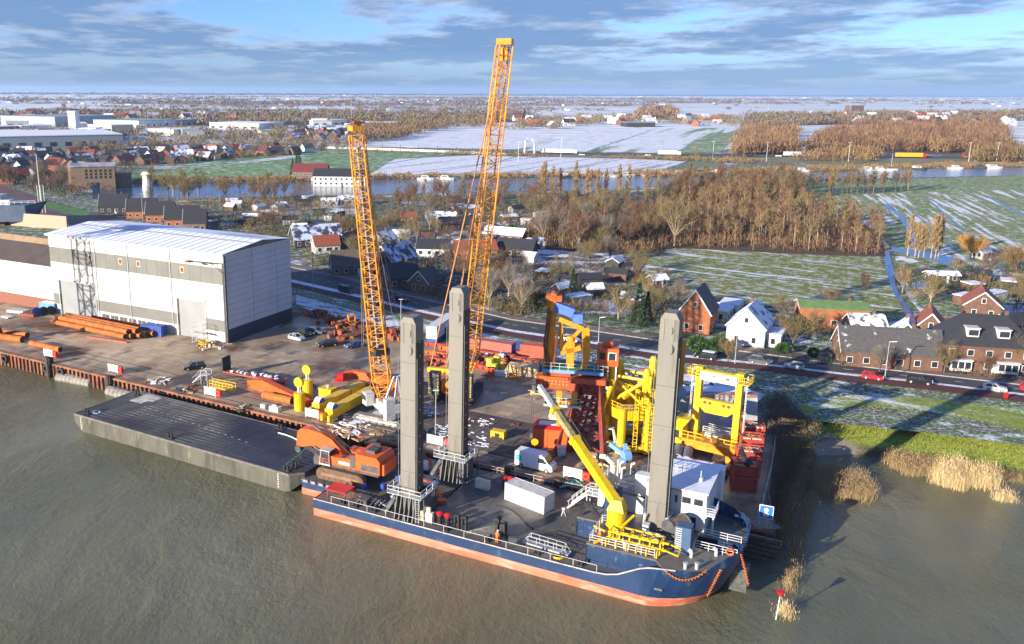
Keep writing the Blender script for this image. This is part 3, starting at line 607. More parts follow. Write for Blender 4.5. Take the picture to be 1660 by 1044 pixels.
# sunken rails across the yard
rl = MB()
for (xa, ya, xb, yb_) in ((0, 546, 960, 780), (0, 540, 955, 765), (60, 572, 500, 680)):
    a, c = at(xa, ya, 3.0), at(xb, yb_, 3.0); rl.bar(a, c, .22, .03)
kind(rl.build('crane_rails', M('rail_dark', (0.06, 0.045, 0.035), rough=.6)), 'structure')

# ============================================================ BLACK BARGE
bz = 3.1; BA = at(120, 670, bz); BB = at(462, 767, bz); baz = az(BA, BB); BL = (BB - BA).length; bd = Vector((math.cos(baz), math.sin(baz), 0)); bn = Vector((-bd.y, bd.x, 0))
BW = (at(454, 691, bz) - BA).dot(bn)
BX1 = (at(528, 738, bz) - BA).dot(bd)
barge = thing('flat_barge', 'long black flat deck barge with grey sides moored at the quay', 'barge', (BA.x, BA.y, 0), baz)
mt, N, L, bs = new_mat('wet_black_deck')
g = mixc(N, L, noise_fac(N, L, .09, .4, .6, 'Object', (.5, 1, 1), detail=6), (0.022, 0.022, 0.03), (0.045, 0.045, 0.052))
g = mixc(N, L, noise_fac(N, L, .35, .60, .66, 'Object', (.25, 2, 1), detail=5), g, (0.07, 0.065, 0.06))
L.new(g, bs.inputs['Base Color']); r_ = N.new('ShaderNodeMapRange'); r_.inputs[3].default_value = .22; r_.inputs[4].default_value = .5; L.new(noise_fac(N, L, .15, .4, .6, 'Object'), r_.inputs[0]); L.new(r_.outputs[0], bs.inputs['Roughness'])
bs.inputs['Specular IOR Level'].default_value = .25
bp = N.new('ShaderNodeBump'); bp.inputs['Distance'].default_value = .03
tcn = N.new('ShaderNodeTexCoord'); wv = N.new('ShaderNodeTexWave'); wv.bands_direction = 'Y'; wv.inputs['Scale'].default_value = .32; L.new(tcn.outputs['Object'], wv.inputs['Vector']); L.new(wv.outputs[0], bp.inputs['Height']); L.new(bp.outputs[0], bs.inputs['Normal'])
wetdeck = mt
sides = M('barge_side', (0.105, 0.10, 0.08), (0.055, 0.053, 0.046), s=.35, rough=.75, wear=((0.20, 0.18, 0.12), .8, .58, .75), stretch=(1, 1, .3))
X1 = max(BX1, BL + 2.5)
b = MB()
sec = lambda x, zb, y0=0, y1=BW: [(x, y0, zb), (x, y1, zb), (x, y1, bz - .12), (x, y0, bz - .12)]
rings = [sec(0, 1.6), sec(2.5, -.6), sec(X1 - 4.5, -.6), sec(X1 - 1.6, .3), sec(X1, 1.8, 1.6, BW - 1.6)]
for r0, r1 in zip(rings, rings[1:]): b.add(r0 + r1, [(0, 4, 5, 1)[::-1], (1, 5, 6, 2)[::-1], (2, 6, 7, 3)[::-1], (3, 7, 4, 0)[::-1]])
b.add(rings[0], [(0, 1, 2, 3)[::-1]]); b.add(rings[-1], [(0, 1, 2, 3)])
b.build('hull', sides, barge)
dk = MB(); dk.prism([(0.05, .12), (X1 - 1.6, .12), (X1 - .05, 1.7), (X1 - .05, BW - 1.7), (X1 - 1.6, BW - .12), (.05, BW - .12)], bz - .12, bz)
for k in range(1, int(X1 / 3.4)): dk.b(k * 3.4, k * 3.4 + .1, .3, BW - .3, bz, bz + .015)
dk.build('deck', wetdeck, barge)
e = MB(); e.b(0, X1 - 1.7, -.12, .14, bz - .3, bz + .05).b(0, X1 - 1.7, BW - .14, BW + .12, bz - .3, bz + .05).b(-.12, .14, 0, BW, bz - .3, bz + .05); e.bar((X1 - 1.65, 0, bz - .1), (X1, 1.65, bz - .1), .25, .3); e.build('rubbing_strake', M('strake', (0.16, 0.15, 0.13), (0.10, .09, .08)), barge)
for (x, y) in ((2, 1.2), (2, BW - 1.6), (BL * .48, .8), (BL - .5, .9), (X1 - 2.8, 2.6), (BL * .75, BW - .9)):
    bo = MB()
    for dx in (-.35, .35): bo.cyl((x + dx, y, bz), (x + dx, y, bz + .75), .2, n=10).cyl((x + dx, y, bz + .75), (x + dx, y, bz + .85), .28, n=10)
    bo.b(x - .8, x + .8, y - .35, y + .35, bz, bz + .12); bo.build('bollard', black, barge)
sn = MB()
for k in range(17):
    x = 8 + k * 1.7; sn.b(x, x + rnd.uniform(.3, .7), BW * .62 - k * .18, BW * .62 - k * .18 + rnd.uniform(.08, .16), bz, bz + .02)
for k in range(9):
    x = 9 + k * 1.2; sn.b(x, x + .3, BW * .45, BW * .45 + .1, bz, bz + .02)
sn.build('chalk_marks', greyp, barge)
MB().b(3.2, 6.4, BW - 4.6, BW - .3, bz, bz + .02).b(3.6, 7.6, BW - 3, BW - .6, bz + .02, bz + .03).build('snow_patch', M('dirty_snow', (0.62, 0.60, 0.52), (0.35, .33, .28), s=.8), barge)
for x in (1.6, BL - 1.5): 
    dm = MB(); 
    for k in range(6): dm.b(x, x + .18, -.025, -.0, .4 + k * .42, .62 + k * .42)
    dm.build('draught_marks', white, barge)
rp = MB(); P = [Vector((BL * .77 + t * 11, BW * .82 - t * 2.2 + .35 * math.sin(t * 6), bz + .09)) for t in [i / 12 for i in range(13)]]; rp.path(P, .1)
tag(rp.build('hose', snowm, None, (BA.x, BA.y, 0), baz), 'white hose lying across the black barge deck near the quay', 'hose')
rp = MB(); P = [Vector((3.2 + .8 * math.cos(t * 1.3) * (1 + .2 * math.sin(t * 3)), 2.3 + .6 * math.sin(t * 1.3), bz + .08)) for t in range(24)]; rp.path(P, .09, 5)
tag(rp.build('rope_coil', M('blue_grey_rope', (.35, .45, .55)), None, (BA.x, BA.y, 0), baz), 'pale blue rope coil at the left corner of the black barge', 'rope')
a = BA + bd * (BL - 1) + bn * 1.5; a.z = bz + .6; c = at(505, 716, 5.5)
tag(MB().path([a, a.lerp(c, .5) - Vector((0, 0, .3)), c], .07).build('mooring_rope', M('green_rope', (.03, .42, .38))), 'taut green rope between the barge corner bollard and the excavator boom', 'rope')
a = BA + bd * 2 + bn * (BW - 1.5); a.z = bz + .7; c = at(216, 628, 3.3)
tag(MB().path([a, c], .07).build('mooring_rope', M('black_rope', (.04, .04, .04))), 'dark mooring rope from the stern of the black barge to the quay', 'rope')

# ============================================================ THE SPUD-LEG WORK SHIP (local frame: x to the bow, y away from us)
SO = at(508, 808, 2.6); SAZ = R(-27.5); sU = Vector((math.cos(SAZ), math.sin(SAZ), 0)); sV = Vector((-sU.y, sU.x, 0))
def sw(u, v, z): p = SO + sU * u + sV * v; p.z = z; return p
def suv(x, y, z):
    d = at(x, y, z) - SO; return d.dot(sU), d.dot(sV)
ship = thing('work_ship', 'blue and salmon hulled work ship with spud legs and white deckhouse', 'ship', (SO.x, SO.y, 0), SAZ)
W = 20.6
OUT = [(0, 0, 2.6), (3, 0, 2.6), (10, 0, 2.6), (20, 0, 2.6), (30, 0, 2.6), (38, 0, 2.6), (41.5, 0, 2.62), (43.2, 0, 2.75), (44.6, 0, 3.15), (46, 0, 3.95), (47.2, 0, 4.65), (48.3, .03, 5.05), (49.6, .15, 5.2), (51.3, .6, 5.2), (53.2, 1.35, 5.2), (55, 2.5, 5.25), (56.5, 3.9, 5.35), (57.5, 5.4, 5.45), (57.85, 6.6, 5.5),
       (57.9, 7.3, 5.5), (52.2, 7.3, 5.2), (52.2, 10.2, 5.2), (57.9, 10.2, 5.5), (57.9, 13.4, 5.5), (57.5, 15.2, 5.45), (56.5, 16.7, 5.35), (55, 18.1, 5.25), (53.2, 19.25, 5.2), (51.3, 20, 5.2), (49.6, 20.45, 5.2), (48.3, W, 5.05), (46, W, 3.95), (43.2, W, 2.75), (38, W, 2.6), (20, W, 2.6), (0, W, 2.6), (0, 15.9, 2.6), (17, 15.9, 2.6), (17, 4.6, 2.6), (0, 4.6, 2.6)]
def flare(x, y, z):
    """pull the lower hull in towards the bow"""
    t = max(0, min(1, (x - 48) / 10)) * max(0, (5.3 - z) / 5.3); return x - 2.6 * t * t - .4 * t, y + (W / 2 - y) * .22 * t
b = MB(); n = len(OUT); levels = [(-.7, 0), (.2, 0), (1.15, 1), (1.2, 1), (None, 1)]
rows = []
for zl, _ in levels:
    rows.append([(flare(x, y, zl if zl is not None else zt) + (zl if zl is not None else zt,)) for x, y, zt in OUT])
for k in range(4):
    b.mat(0 if k < 2 else 1)
    if k == 2: continue
    lo_ = rows[k]; hi_ = rows[k + 1]
    if k == 3: lo_ = rows[2]
    b.add(lo_ + hi_, [(i, (i + 1) % n, n + (i + 1) % n, n + i) for i in range(n)])
salmon = M('salmon_bootstripe', (0.55, 0.12, 0.06), (0.60, 0.21, 0.13), s=.25, rough=.6, wear=((0.45, .33, .25), .7, .52, .70), stretch=(.4, 1, 2))
hullblue = M('hull_blue', (0.010, 0.032, 0.095), (0.016, 0.045, 0.115), s=.25, rough=.4, wear=((0.11, .15, .21), .8, .57, .80), stretch=(.8, 1, .6))
b.build('hull', [salmon, hullblue], ship)
mt, N, L, bs = new_mat('ship_deck')
g = mixc(N, L, noise_fac(N, L, .10, .4, .6, 'Object', detail=6), (0.14, 0.13, 0.115), (0.07, 0.07, 0.072))
g = mixc(N, L, noise_fac(N, L, .12, .56, .66, 'Object', (1, 2, 1), detail=4), g, (0.19, 0.165, 0.10))
g = mixc(N, L, noise_fac(N, L, .6, .62, .70, 'Object', (.5, 1, 1), detail=7), g, (0.035, .033, .03))
g = mixc(N, L, noise_fac(N, L, .3, .63, .74, 'Object', detail=5), g, (0.16, 0.09, 0.05))
L.new(g, bs.inputs['Base Color']); r_ = N.new('ShaderNodeMapRange'); r_.inputs[3].default_value = .28; r_.inputs[4].default_value = .7; L.new(noise_fac(N, L, .09, .42, .56, 'Object'), r_.inputs[0]); L.new(r_.outputs[0], bs.inputs['Roughness'])
deckm = mt
b = MB(); b.prism([(17, .15), (42, .15), (42, W - .15), (17, W - .15)], 2.3, 2.55); b.prism([(.15, .15), (17, .15), (17, 4.45), (.15, 4.45)], 2.3, 2.552); b.prism([(.15, 16.05), (17, 16.05), (17, W - .15), (.15, W - .15)], 2.3, 2.551); b.b(41.9, 50, .2, 2.4, 2.3, 2.54)
for k in range(13): b.b(17.3 + k * 1.9, 17.36 + k * 1.9, .2, W - .3, 2.55, 2.565)
b.build('main_deck', deckm, ship)
UP = [(40, 2.0), (48.6, 2.0), (49.9, .45), (51.3, .8), (53.2, 1.6), (55, 2.75), (56.4, 4.1), (57.3, 5.6), (57.6, 6.6), (57.65, 7.2), (52.1, 7.2), (52.1, 10.3), (57.65, 10.3), (57.65, 13.4), (57.3, 15), (56.4, 16.5), (55, 17.85), (53.2, 19), (51.3, 19.8), (49.6, 20.2), (46, 20.3), (40, 20.3), (40, 12), (36.8, 12), (36.8, 8), (40, 8)]
MB().prism(UP, 4.9, 5.18).build('fore_deck', deckm, ship)
wl = MB(); wl.b(40, 48.6, 2.0, 2.2, 2.55, 4.95).b(40, 40.2, 2.0, 8, 2.55, 4.95).b(36.8, 40, 8, 8.2, 2.55, 4.95).b(36.8, 37, 8, 12, 2.55, 4.95); wl.bar((48.5, 2.1, 3.75), (49.9, .5, 3.75), .2, 2.4); wl.b(51.9, 52.1, 7.3, 10.2, 2.0, 4.9); MB().b(52.1, 57.6, 7.4, 10.1, 3.2, 3.4).build('slot_floor', navy, ship)
wl.build('house_wall', navy, ship)
# gunwale edge and bow bulwarks
gw = MB(); PT = [Vector((x, y, z)) for x, y, z in OUT]
for i in range(0, 13): gw.bar(PT[i], PT[i + 1], .13, .13)
gw.build('gunwale', M('gunwale_worn', (0.55, 0.50, 0.45), (.35, .3, .28), s=1), ship)
def bulwark(ids, h):
    bw = MB()
    for i, j in zip(ids, ids[1:]):
        p, q = PT[i], PT[j]; d = (q - p).normalized(); nn = Vector((-d.y, d.x, 0)) * .16
        hp = h * (0.25 if i == ids[0] else 1); hq = h * (0.25 if j == ids[-1] else 1)
        bw.add([p, q, q + Vector((0, 0, hq)), p + Vector((0, 0, hp)), p + nn, q + nn, q + nn + Vector((0, 0, hq)), p + nn + Vector((0, 0, hp))], [(0, 1, 2, 3), (7, 6, 5, 4), (3, 2, 6, 7)])
        bw.bar(p.lerp(q, .5) + nn, p.lerp(q, .5) + nn * 4 , .1, .6)
    return bw.build('bulwark', hullblue, ship)
bulwark([15, 16, 17, 18, 19], 1.15); bulwark([22, 23, 24, 25, 26], 1.15)
bk = MB(); bk.add([(45.5, 20.3, 5.18), (57, 16.6, 5.2), (57, 16.6, 6.4), (46.5, 20.3, 8.2)], [(0, 1, 2, 3)]); bk.add([(45.5, 20.15, 5.18), (57, 16.45, 5.2), (57, 16.45, 6.4), (46.5, 20.15, 8.2)], [(3, 2, 1, 0)]); bk.build('spray_screen', hullblue, ship)
MB().b(56.6, 58.6, 7.2, 9.2, .7, 3.7).build('bow_fender', M('black_fender_pad', (0.06, 0.06, 0.055), (.1, .1, .09)), ship)
rm = white
def srail(pts, h=1.05, post=1.5): return MB().rail(pts, h, .06, post, 3).build('railing', rm, ship)
srail([(40.3, 7.9, 5.2), (40.3, 2.3, 5.2), (48.4, 2.3, 5.2)]); srail([(40.2, 7.9, 5.2), (43.3, 9.2, 5.2)]); srail([(52.2, 7.0, 5.2), (57.2, 7.0, 5.2)]); srail([(52.2, 10.5, 5.2), (57.2, 10.5, 5.2)])
MB().rail([(3, .15, 2.6), (42, .15, 2.6)], .95, .05, 3.0, 1).build('railing', lgrey, ship); MB().rail([(17, W - .2, 2.6), (38, W - .2, 2.6)], .95, .05, 3.0, 2).build('railing', lgrey, ship)
# chains on the bow
def chain(pts, sag=0, nn=26):
    c = MB(); A, B = Vector(pts[0]), Vector(pts[1])
    for k in range(nn):
        t = (k + .5) / nn; p = A.lerp(B, t) - Vector((0, 0, sag * 4 * t * (1 - t))); c.ring(p, (1, 0, 0) if k % 2 else (0, 1, 1), .17, .05, 6, 4)
    return c.build('chain', chainm, ship)
chain([(50.2, .1, 5.2), (54.6, 2.0, 5.5)], 1.3); chain([(56.0, 3.2, 5.3), (54.6, 4.2, .8)], 0, 22); chain([(57.7, 5.9, 6.4), (58.8, 7.3, 1.8)], -.2, 22)
for (x, y) in ((52.2, 1.6), (53.4, 2.2)):
    MB().cyl((x, y, 5.18), (x, y, 5.9), .22, n=10).cyl((x, y, 5.9), (x, y, 6.0), .3, n=10).build('bollard', greyp, ship)
# deck gear along the port gunwale
for k, x in enumerate((4.0, 6.2, 9.2, 20.5, 26.5, 33.5, 36, 39.2)):
    o = MB().b(x, x + .9, .5, 1.1, 2.55, 2.75).cyl((x + .2, .8, 2.6), (x + .2, .8, 3.3), .16, n=8).cyl((x + .7, .8, 2.6), (x + .7, .8, 3.3), .16, n=8); o.build('bollard', black, ship)
b = MB(); b.b(1.2, 4.6, 1.4, 4.0, 3.7, 3.85)
for x, y in ((1.4, 1.6), (4.4, 1.6), (1.4, 3.8), (4.4, 3.8)): b.bar((x, y, 2.55), (x, y, 3.7), .12)
b.build('red_canopy', red, ship)
b = MB()
for k in range(7): b.bar((8.5 + k * .7, 1.6, 2.55), (8.7 + k * .7, 3.4, 3.1), .25, .4)
b.b(6.5, 8, 1.6, 3.2, 2.55, 3.4); b.build('deck_machinery', dgrey, ship)
# spud guides (collars) and their platforms
def guide(cx, cy, name='spud_guide'):
    g = MB(); s = 1.75
    for sx in (-1, 1):
        g.b(cx + sx * s - .25, cx + sx * s + .25, cy - s, cy + s, 2.55, 6.1)
    g.b(cx - s, cx + s, cy + s - .3, cy + s, 2.55, 6.1); g.b(cx - s, cx + s, cy - s, cy - s + .2, 5.5, 6.0)
    for k in range(5):
        x = cx - 1.4 + k * .7; g.side([(0, 0), (.12, 0), (.12, 3.3), (0, 3.3)], 0, 0) if False else g.add([(x, cy - s - 1.3, 2.55), (x + .14, cy - s - 1.3, 2.55), (x + .14, cy - s, 2.55), (x, cy - s, 2.55), (x, cy - s - .35, 5.9), (x + .14, cy - s - .35, 5.9), (x + .14, cy - s, 5.9), (x, cy - s, 5.9)], [(0, 3, 2, 1), (4, 5, 6, 7), (0, 1, 5, 4), (1, 2, 6, 5), (2, 3, 7, 6), (3, 0, 4, 7)])
    g.bar((cx - s - 1.6, cy - s - .2, 2.6), (cx - s, cy - s - .2, 5.4), .25, .5); g.bar((cx + s + .9, cy - s, 2.55), (cx + s + .9, cy - s, 6.6), .12); g.bar((cx + s + .9, cy + s, 2.55), (cx + s + .9, cy + s, 6.6), .12)
    o = g.build(name, M('guide_grey', (0.12, 0.125, 0.13), (0.07, 0.073, 0.077), s=1), ship)
    p = MB(); p.b(cx - s - .9, cx + s + .9, cy - s - .9, cy - s, 6.0, 6.1).b(cx - s - .9, cx - s, cy - s, cy + s, 6.0, 6.1).b(cx + s, cx + s + .9, cy - s, cy + s, 6.0, 6.1).b(cx - s - .9, cx + s + .9, cy + s, cy + s + .9, 6.0, 6.1)
    p.build('platform', greyp, ship)
    q = cx - s - .85, cx + s + .85, cy - s - .85, cy + s + .85
    MB().rail([(q[0], q[3], 6.1), (q[0], q[2], 6.1), (q[1], q[2], 6.1), (q[1], q[3], 6.1), (q[0], q[3], 6.1)], 1.05, .06, 1.5, 2).build('railing', rm, ship)
    ld = MB(); 
    for sx in (0, .5): ld.bar((cx + s + .1 + sx, cy - s - .95, 2.55), (cx + s + .1 + sx, cy - s - .95, 6.2), .06)
    for k in range(11): ld.bar((cx + s + .1, cy - s - .95, 2.8 + k * .32), (cx + s + .6, cy - s - .95, 2.8 + k * .32), .05)
    ld.build('ladder', galv, ship)
SP = [(14.6, 3.0, 515, 'left spud leg, tall grey square column nearest the orange excavator', .1), (14.7, 17.3, 467, 'middle spud leg, tall grey square column rising beside the quay', .1), (46.9, 9.9, 508, 'right spud leg, tall grey square column in front of the white deckhouse', .1)]
spudm = M('spud_grey', (0.20, 0.19, 0.165), (0.17, 0.16, 0.14), s=.5, rough=.55, wear=((0.12, .09, .06), 1.4, .56, .76), stretch=(1, 1, .12))
for i, (u, v, ytop, lab, _) in enumerate(SP):
    p = sw(u, v - 1.15, 6); top = zat(ytop, p.x, p.y); s = 1.15
    t = thing('spud_leg', lab, 'spud leg', (sw(u, v, 0).x, sw(u, v, 0).y, -1), SAZ, 'three grey spud legs of the work ship')
    H1 = top + 1 - 3.4
    MB().b(-s, s, -s, s, 0, H1).build('column', spudm, t)
    pr = MB(); pr.mat(0).front([(0, 0), (0, 0)], 0, 0) if False else None
    hd = MB(); c = .38
    P8 = [(-s, -s + .06), (-.62, -s - .06), (.62, -s - .06), (s, -s + .06), (s - .02, s - .06), (-s + .02, s - .06)]
    hd.prism(P8, H1, H1 + 2.6); hd.frust(-s, s, -s, s, H1 + 2.6, -.7, .7, -s + .05, s - .05, H1 + 3.4); hd.b(-.64, -.56, -s - .12, -s, H1 - .05, H1 + 2.6).b(.56, .64, -s - .12, -s, H1 - .05, H1 + 2.6)
    hd.b(-s - .03, s + .03, -s - .03, s + .03, H1 - .12, H1)
    hd.build('head', spudm, t)
    se = MB()
    for q in range(5): se.b(-s - .012, s + .012, -s - .012, s + .012, 5 + q * 5.2, 5.07 + q * 5.2)
    se.build('weld_seam', M('seam_grey', (.12, .115, .10)), t)
    MB().b(s, s + .1, -s + .15, s - .15, 0, H1).build('shade_panel', M('painted_shade', (0.022, 0.022, 0.024), (.016, .016, .017), s=.5), t)  # near-black panel paints the shaded side of the leg
    pins = MB()
    for k in range(int(H1 / 1.9)): pins.cyl((s + .1, -.1, 4 + k * 1.9 - 2), (s + .14, -.1, 4 + k * 1.9 - 2), .13, n=8)
    pins.build('pin_holes', M('pin_hole_light', (.5, .55, .62)), t)
    def disc(cz, r0, dx, part, m_):
        q = MB(); vs = [];
        for j in range(20): a_ = 2 * PI * j / 20; vs.append((dx + r0 * math.cos(a_), -s - .02, cz + r0 * math.sin(a_)))
        q.add(vs, [tuple(range(20))]); return q.build(part, m_, t)
    # crescent ring marks on the front face
    cm = MB()
    for cz, r0 in ((H1 - 1.1, .72), (H1 + 1.25, .5)):
        m_ = 10
        for j in range(m_):
            a0, a1 = -PI / 2 + PI * j / m_, -PI / 2 + PI * (j + 1) / m_
            k0, k1 = .62 + .38 * (1 - math.sin((a0 + PI / 2))), .62 + .38 * (1 - math.sin((a1 + PI / 2)))
            yy = -s - (.035 if cz < H1 else .10)
            cm.add([(.1 + r0 * math.cos(a0) * k0, yy, cz + r0 * math.sin(a0)), (.1 + r0 * math.cos(a0), yy, cz + r0 * math.sin(a0)), (.1 + r0 * math.cos(a1), yy, cz + r0 * math.sin(a1)), (.1 + r0 * math.cos(a1) * k1, yy, cz + r0 * math.sin(a1))], [(0, 1, 2, 3)])
    cm.build('crescent_mark', black, t)
    fm = MB()
    for zc in (H1 * .32, H1 * .62): fm.b(-.2, .2, -s - .02, -s, zc, zc + .06).b(-.2, .2, -s - .02, -s, zc + .5, zc + .56).b(-.25, -.18, -s - .02, -s, zc, zc + .56)
    fm.build('number_mark', M('mark_grey', (.2, .2, .2)), t)
    wr = MB(); 
    for xx in (-s - .22, s + .35): wr.cyl((xx, -s - .2, 6.5), (xx, -s - .2, H1 - 2), .03, n=4)
    wr.build('hoist_wires', galv, t)
guide(14.6, 3.3); guide(14.7, 17.0)
MB().b(45.2, 45.7, 8.8, 11.4, 5.1, 7.4).b(48.1, 48.5, 8.8, 11.4, 5.1, 7.4).build('spud_guide', greyp, ship)

# --- deckhouse
wsnow = snowm
lo_ = MB(); lo_.mat(0).b(38.2, 45, 12.6, 19.8, 5.0, 7.6); lo_.mat(1).b(38.1, 45.1, 12.5, 19.9, 2.56, 5.0); lo_.mat(2).b(38.1, 45.1, 12.5, 19.9, 7.6, 7.7)
lo_.build('lower_deckhouse', [white, navy, M('wet_grey_roof', (.13, .13, .135), (.2, .2, .21), s=.5)], ship)
MB().rail([(38.2, 19.7, 7.7), (38.2, 12.7, 7.7), (44.3, 12.7, 7.7)], 1.1, .06, 1.4, 3).build('railing', rm, ship)
hu = MB(); hz0, hz1 = 5.1, 10.4
hu.mat(0).b(44.9, 52.5, 11.6, 20.3, hz0, hz1); hu.mat(2).b(44.7, 52.7, 11.4, 20.5, hz1, hz1 + .12); hu.mat(1).b(44.68, 52.72, 11.38, 20.52, hz1 - .1, hz1 + .0)
hu.mat(0).b(46.5, 53.0, 20.3, 22.8, 5.0, 9.9); hu.mat(2).b(46.4, 53.1, 20.6, 22.9, 9.9, 10.0)
hu.mat(0).b(43, 45.2, 12.9, 14.3, 7.6, 10.6)
hu.build('wheelhouse', [white, M('red_line', (.6, .12, .1)), wsnow], ship)
for x0_ in (49.5, 51.0): MB().mat(0).b(x0_, x0_ + 1.05, 11.5, 11.6, 8.7, 9.5).mat(1).b(x0_ - .06, x0_ + 1.11, 11.54, 11.6, 8.64, 9.56).build('window', [glass, greyp], ship)
MB().b(48.6, 48.9, 11.5, 11.6, 8.5, 9.5).build('window', glass, ship)
MB().b(50.6, 51.4, 11.5, 11.6, 5.4, 6.9).build('window', glass, ship)
MB().b(52.5, 52.56, 13, 14.2, 5.2, 7.6).build('door', lgrey, ship)
MB().b(52.5, 53.7, 11.3, 14.4, 7.6, 7.75).rail([(52.6, 11.35, 7.7), (53.65, 11.35, 7.7), (53.65, 14.3, 7.7)], 1, .06, 1.1, 3).b(52.5, 52.7, 11.35, 11.6, 5.1, 7.7).b(53.4, 53.6, 11.35, 11.6, 5.1, 7.7).build('side_balcony', rm, ship)
MB().cyl((51.0, 15, 10.5), (51.0, 15, 11.0), .35, n=10).cyl((51, 15, 11.0), (51, 15, 12), .12, n=8).build('roof_vent', white, ship)
MB().rail([(46.4, 16.4, 10.5), (48.4, 16.4, 10.5), (48.4, 18, 10.5)], 1, .05, .7, 2).cyl((47.4, 17, 10.5), (47.4, 17, 11.4), .1).build('roof_rail', lgrey, ship)
MB().bar((45.3, 15.6, 9.7), (45.3, 15.6, 14.0), .18).bar((44.5, 15.6, 13.0), (46.1, 15.6, 13.0), .08).bar((45.3, 14.8, 12.2), (45.3, 16.4, 12.2), .08).bar((45.3, 15.6, 10), (46.6, 16.6, 12.2), .07).build('mast', white, ship)
# funnel box, exhaust
MB().b(40.0, 41.9, 9.4, 10.9, 5.1, 9.3).b(40.1, 41.8, 9.5, 10.8, 9.3, 9.4).build('funnel_box', navy, ship)
MB().cyl((40.7, 10.2, 9.3), (40.7, 10.2, 12.6), .34, n=12).cyl((40.7, 10.2, 12.6), (39.7, 10.0, 13.5), .34, n=12).cyl((39.7, 10, 13.5), (38.9, 9.9, 13.5), .34, n=12).cyl((41.3, 10.2, 9.3), (41.3, 10.2, 13.4), .12).build('exhaust_pipe', cream, ship)
vp = MB()
for xx, yy in ((39.5, 18.5), (41, 18.8), (42.6, 18.6), (40.2, 16.8)): vp.cyl((xx, yy, 7.7), (xx, yy, 9.2), .14, n=8).cyl((xx, yy, 9.2), (xx + .5, yy, 9.5), .14, n=8)
vp.ring((43, 16.5, 9.6), (0, 0, 1), .8, .06, 14, 5); vp.build('vent_pipes', white, ship)
# winch and louvred cabinet
wn = MB(); wn.mat(0).cyl((48.9, 7.7, 6.6), (50.2, 9.9, 6.6), 1.15, n=18); wn.mat(1).cyl((48.8, 7.55, 6.6), (48.9, 7.72, 6.6), 1.2, n=20).cyl((50.2, 9.9, 6.6), (50.3, 10.07, 6.6), 1.35, n=20)
wn.mat(2).b(49, 50.2, 8.4, 9.6, 5.1, 5.7); wn.build('winch_drum', [M('rope_brown', (.22, .16, .10), (.14, .10, .07), s=3), dgrey, dgrey], ship)
cb = MB().mat(0).b(50.2, 52.0, 5.0, 6.7, 5.18, 8.6)
for k in range(11): cb.mat(1).b(50.1, 50.2, 5.15, 6.0, 5.4 + k * .29, 5.52 + k * .29)
for k in range(11): cb.mat(1).b(50.25, 50.95, 4.92, 5.0, 5.4 + k * .29, 5.52 + k * .29)
cb.build('louvred_cabinet', [M('cabinet_blue', (.05, .10, .20), (.04, .08, .16)), lgrey], ship)
for x, y in ((52.3, 4.6), (54.9, 6.4), (43.3, 4.8), (44.6, 2.9), (46.4, 2.9)):
    MB().cyl((x, y, 5.18), (x, y, 5.9), .2, n=8).cyl((x, y, 5.9), (x - .35, y, 6.15), .24, n=8).build('air_vent', white, ship)
MB().ring((56.4, 6.8, 5.9), (0, 1, 0), .42, .12, 12, 6).build('lifebuoy', M('buoy_orange', (.85, .14, .05)), ship)
MB().b(46.6, 48.0, 6.4, 7.4, 5.18, 5.8).path([(46.2, 6.6, 6), (48, 6.2, 6.3), (48.8, 6.4, 6)], .12).b(45.6, 46.4, 7.2, 8.2, 5.18, 6.6).build('pipework', lgrey, ship)
# stair from quay to deck
st = MB(); st.b(36.0, 38.6, 14.4, 16.2, 5.3, 5.42); st.rail([(36.0, 14.45, 5.4), (38.6, 14.45, 5.4)], 1, .07, .9, 2); st.rail([(36.0, 16.15, 5.4), (38.6, 16.15, 5.4)], 1, .07, .9, 2)
for y in (14.5, 16.1):
    st.bar((36.0, y, 5.35), (33.3, y, 2.6), .1, .25); st.bar((36.0, y, 6.4), (33.3, y, 3.6), .06)
    for k in range(5): st.bar((36 - k * .62, y, 5.35 - k * .62), (36 - k * .62, y, 6.35 - k * .62), .05)
    st.bar((36.1, y, 2.55), (36.1, y, 5.3), .12); st.bar((38.5, y, 2.55), (38.5, y, 5.3), .12)
for k in range(9): st.b(33.5 + k * .3, 33.8 + k * .3, 14.5, 16.1, 2.8 + k * .3, 2.84 + k * .3)
st.build('boarding_stair', lgrey, ship)
gwy = thing('gangway', 'yellow railed gangway from the quay to the ship stair', 'gangway', (0, 0, 0))
A = sw(37.3, 16.2, 5.3); B = at(984, 762, 4.6); 
g = MB(); d = (B - A).normalized(); nn = Vector((-d.y, d.x, 0)) * .6
g.bar(A, B, 1.2, .12); g.build('walkway', greyp, gwy); MB().rail([A + nn, B + nn], 1.05, .07, 1.2, 2).rail([A - nn, B - nn], 1.05, .07, 1.2, 2).build('railing', yellow, gwy)

# --- things on the ship's deck
kc = thing('deck_crane', 'yellow telescopic deck crane with its long boom raised over the ship', 'crane', sw(42.6, 6.0, 5.18), SAZ)
MB().cyl((0, 0, 0), (0, 0, 1.4), .95, n=16).build('pedestal', yellow, kc)
kh = MB(); kh.cyl((0, 0, 1.4), (0, 0, 3.4), 1.2, 1.25, 16); kh.cyl((0, 0, 1.2), (0, 0, 1.45), 1.35, n=16); kh.frust(-1.1, 1.1, -1, 1, 3.4, -.6, .6, -.6, .6, 4.8); kh.build('slew_house', yellow, kc)
base = sw(42.6, 6.0, 9.2); tip = at(874, 625, 19.5)
def loc_(p): 
    d = p - Vector((sw(42.6, 6.0, 5.18))); return Vector((d.dot(sU), d.dot(sV), d.z))
bl, tl = loc_(base), loc_(tip); mid = bl.lerp(tl, .56)
MB().bar(bl, bl.lerp(tl, .52), 1.0, 1.15).build('boom', yellow, kc)
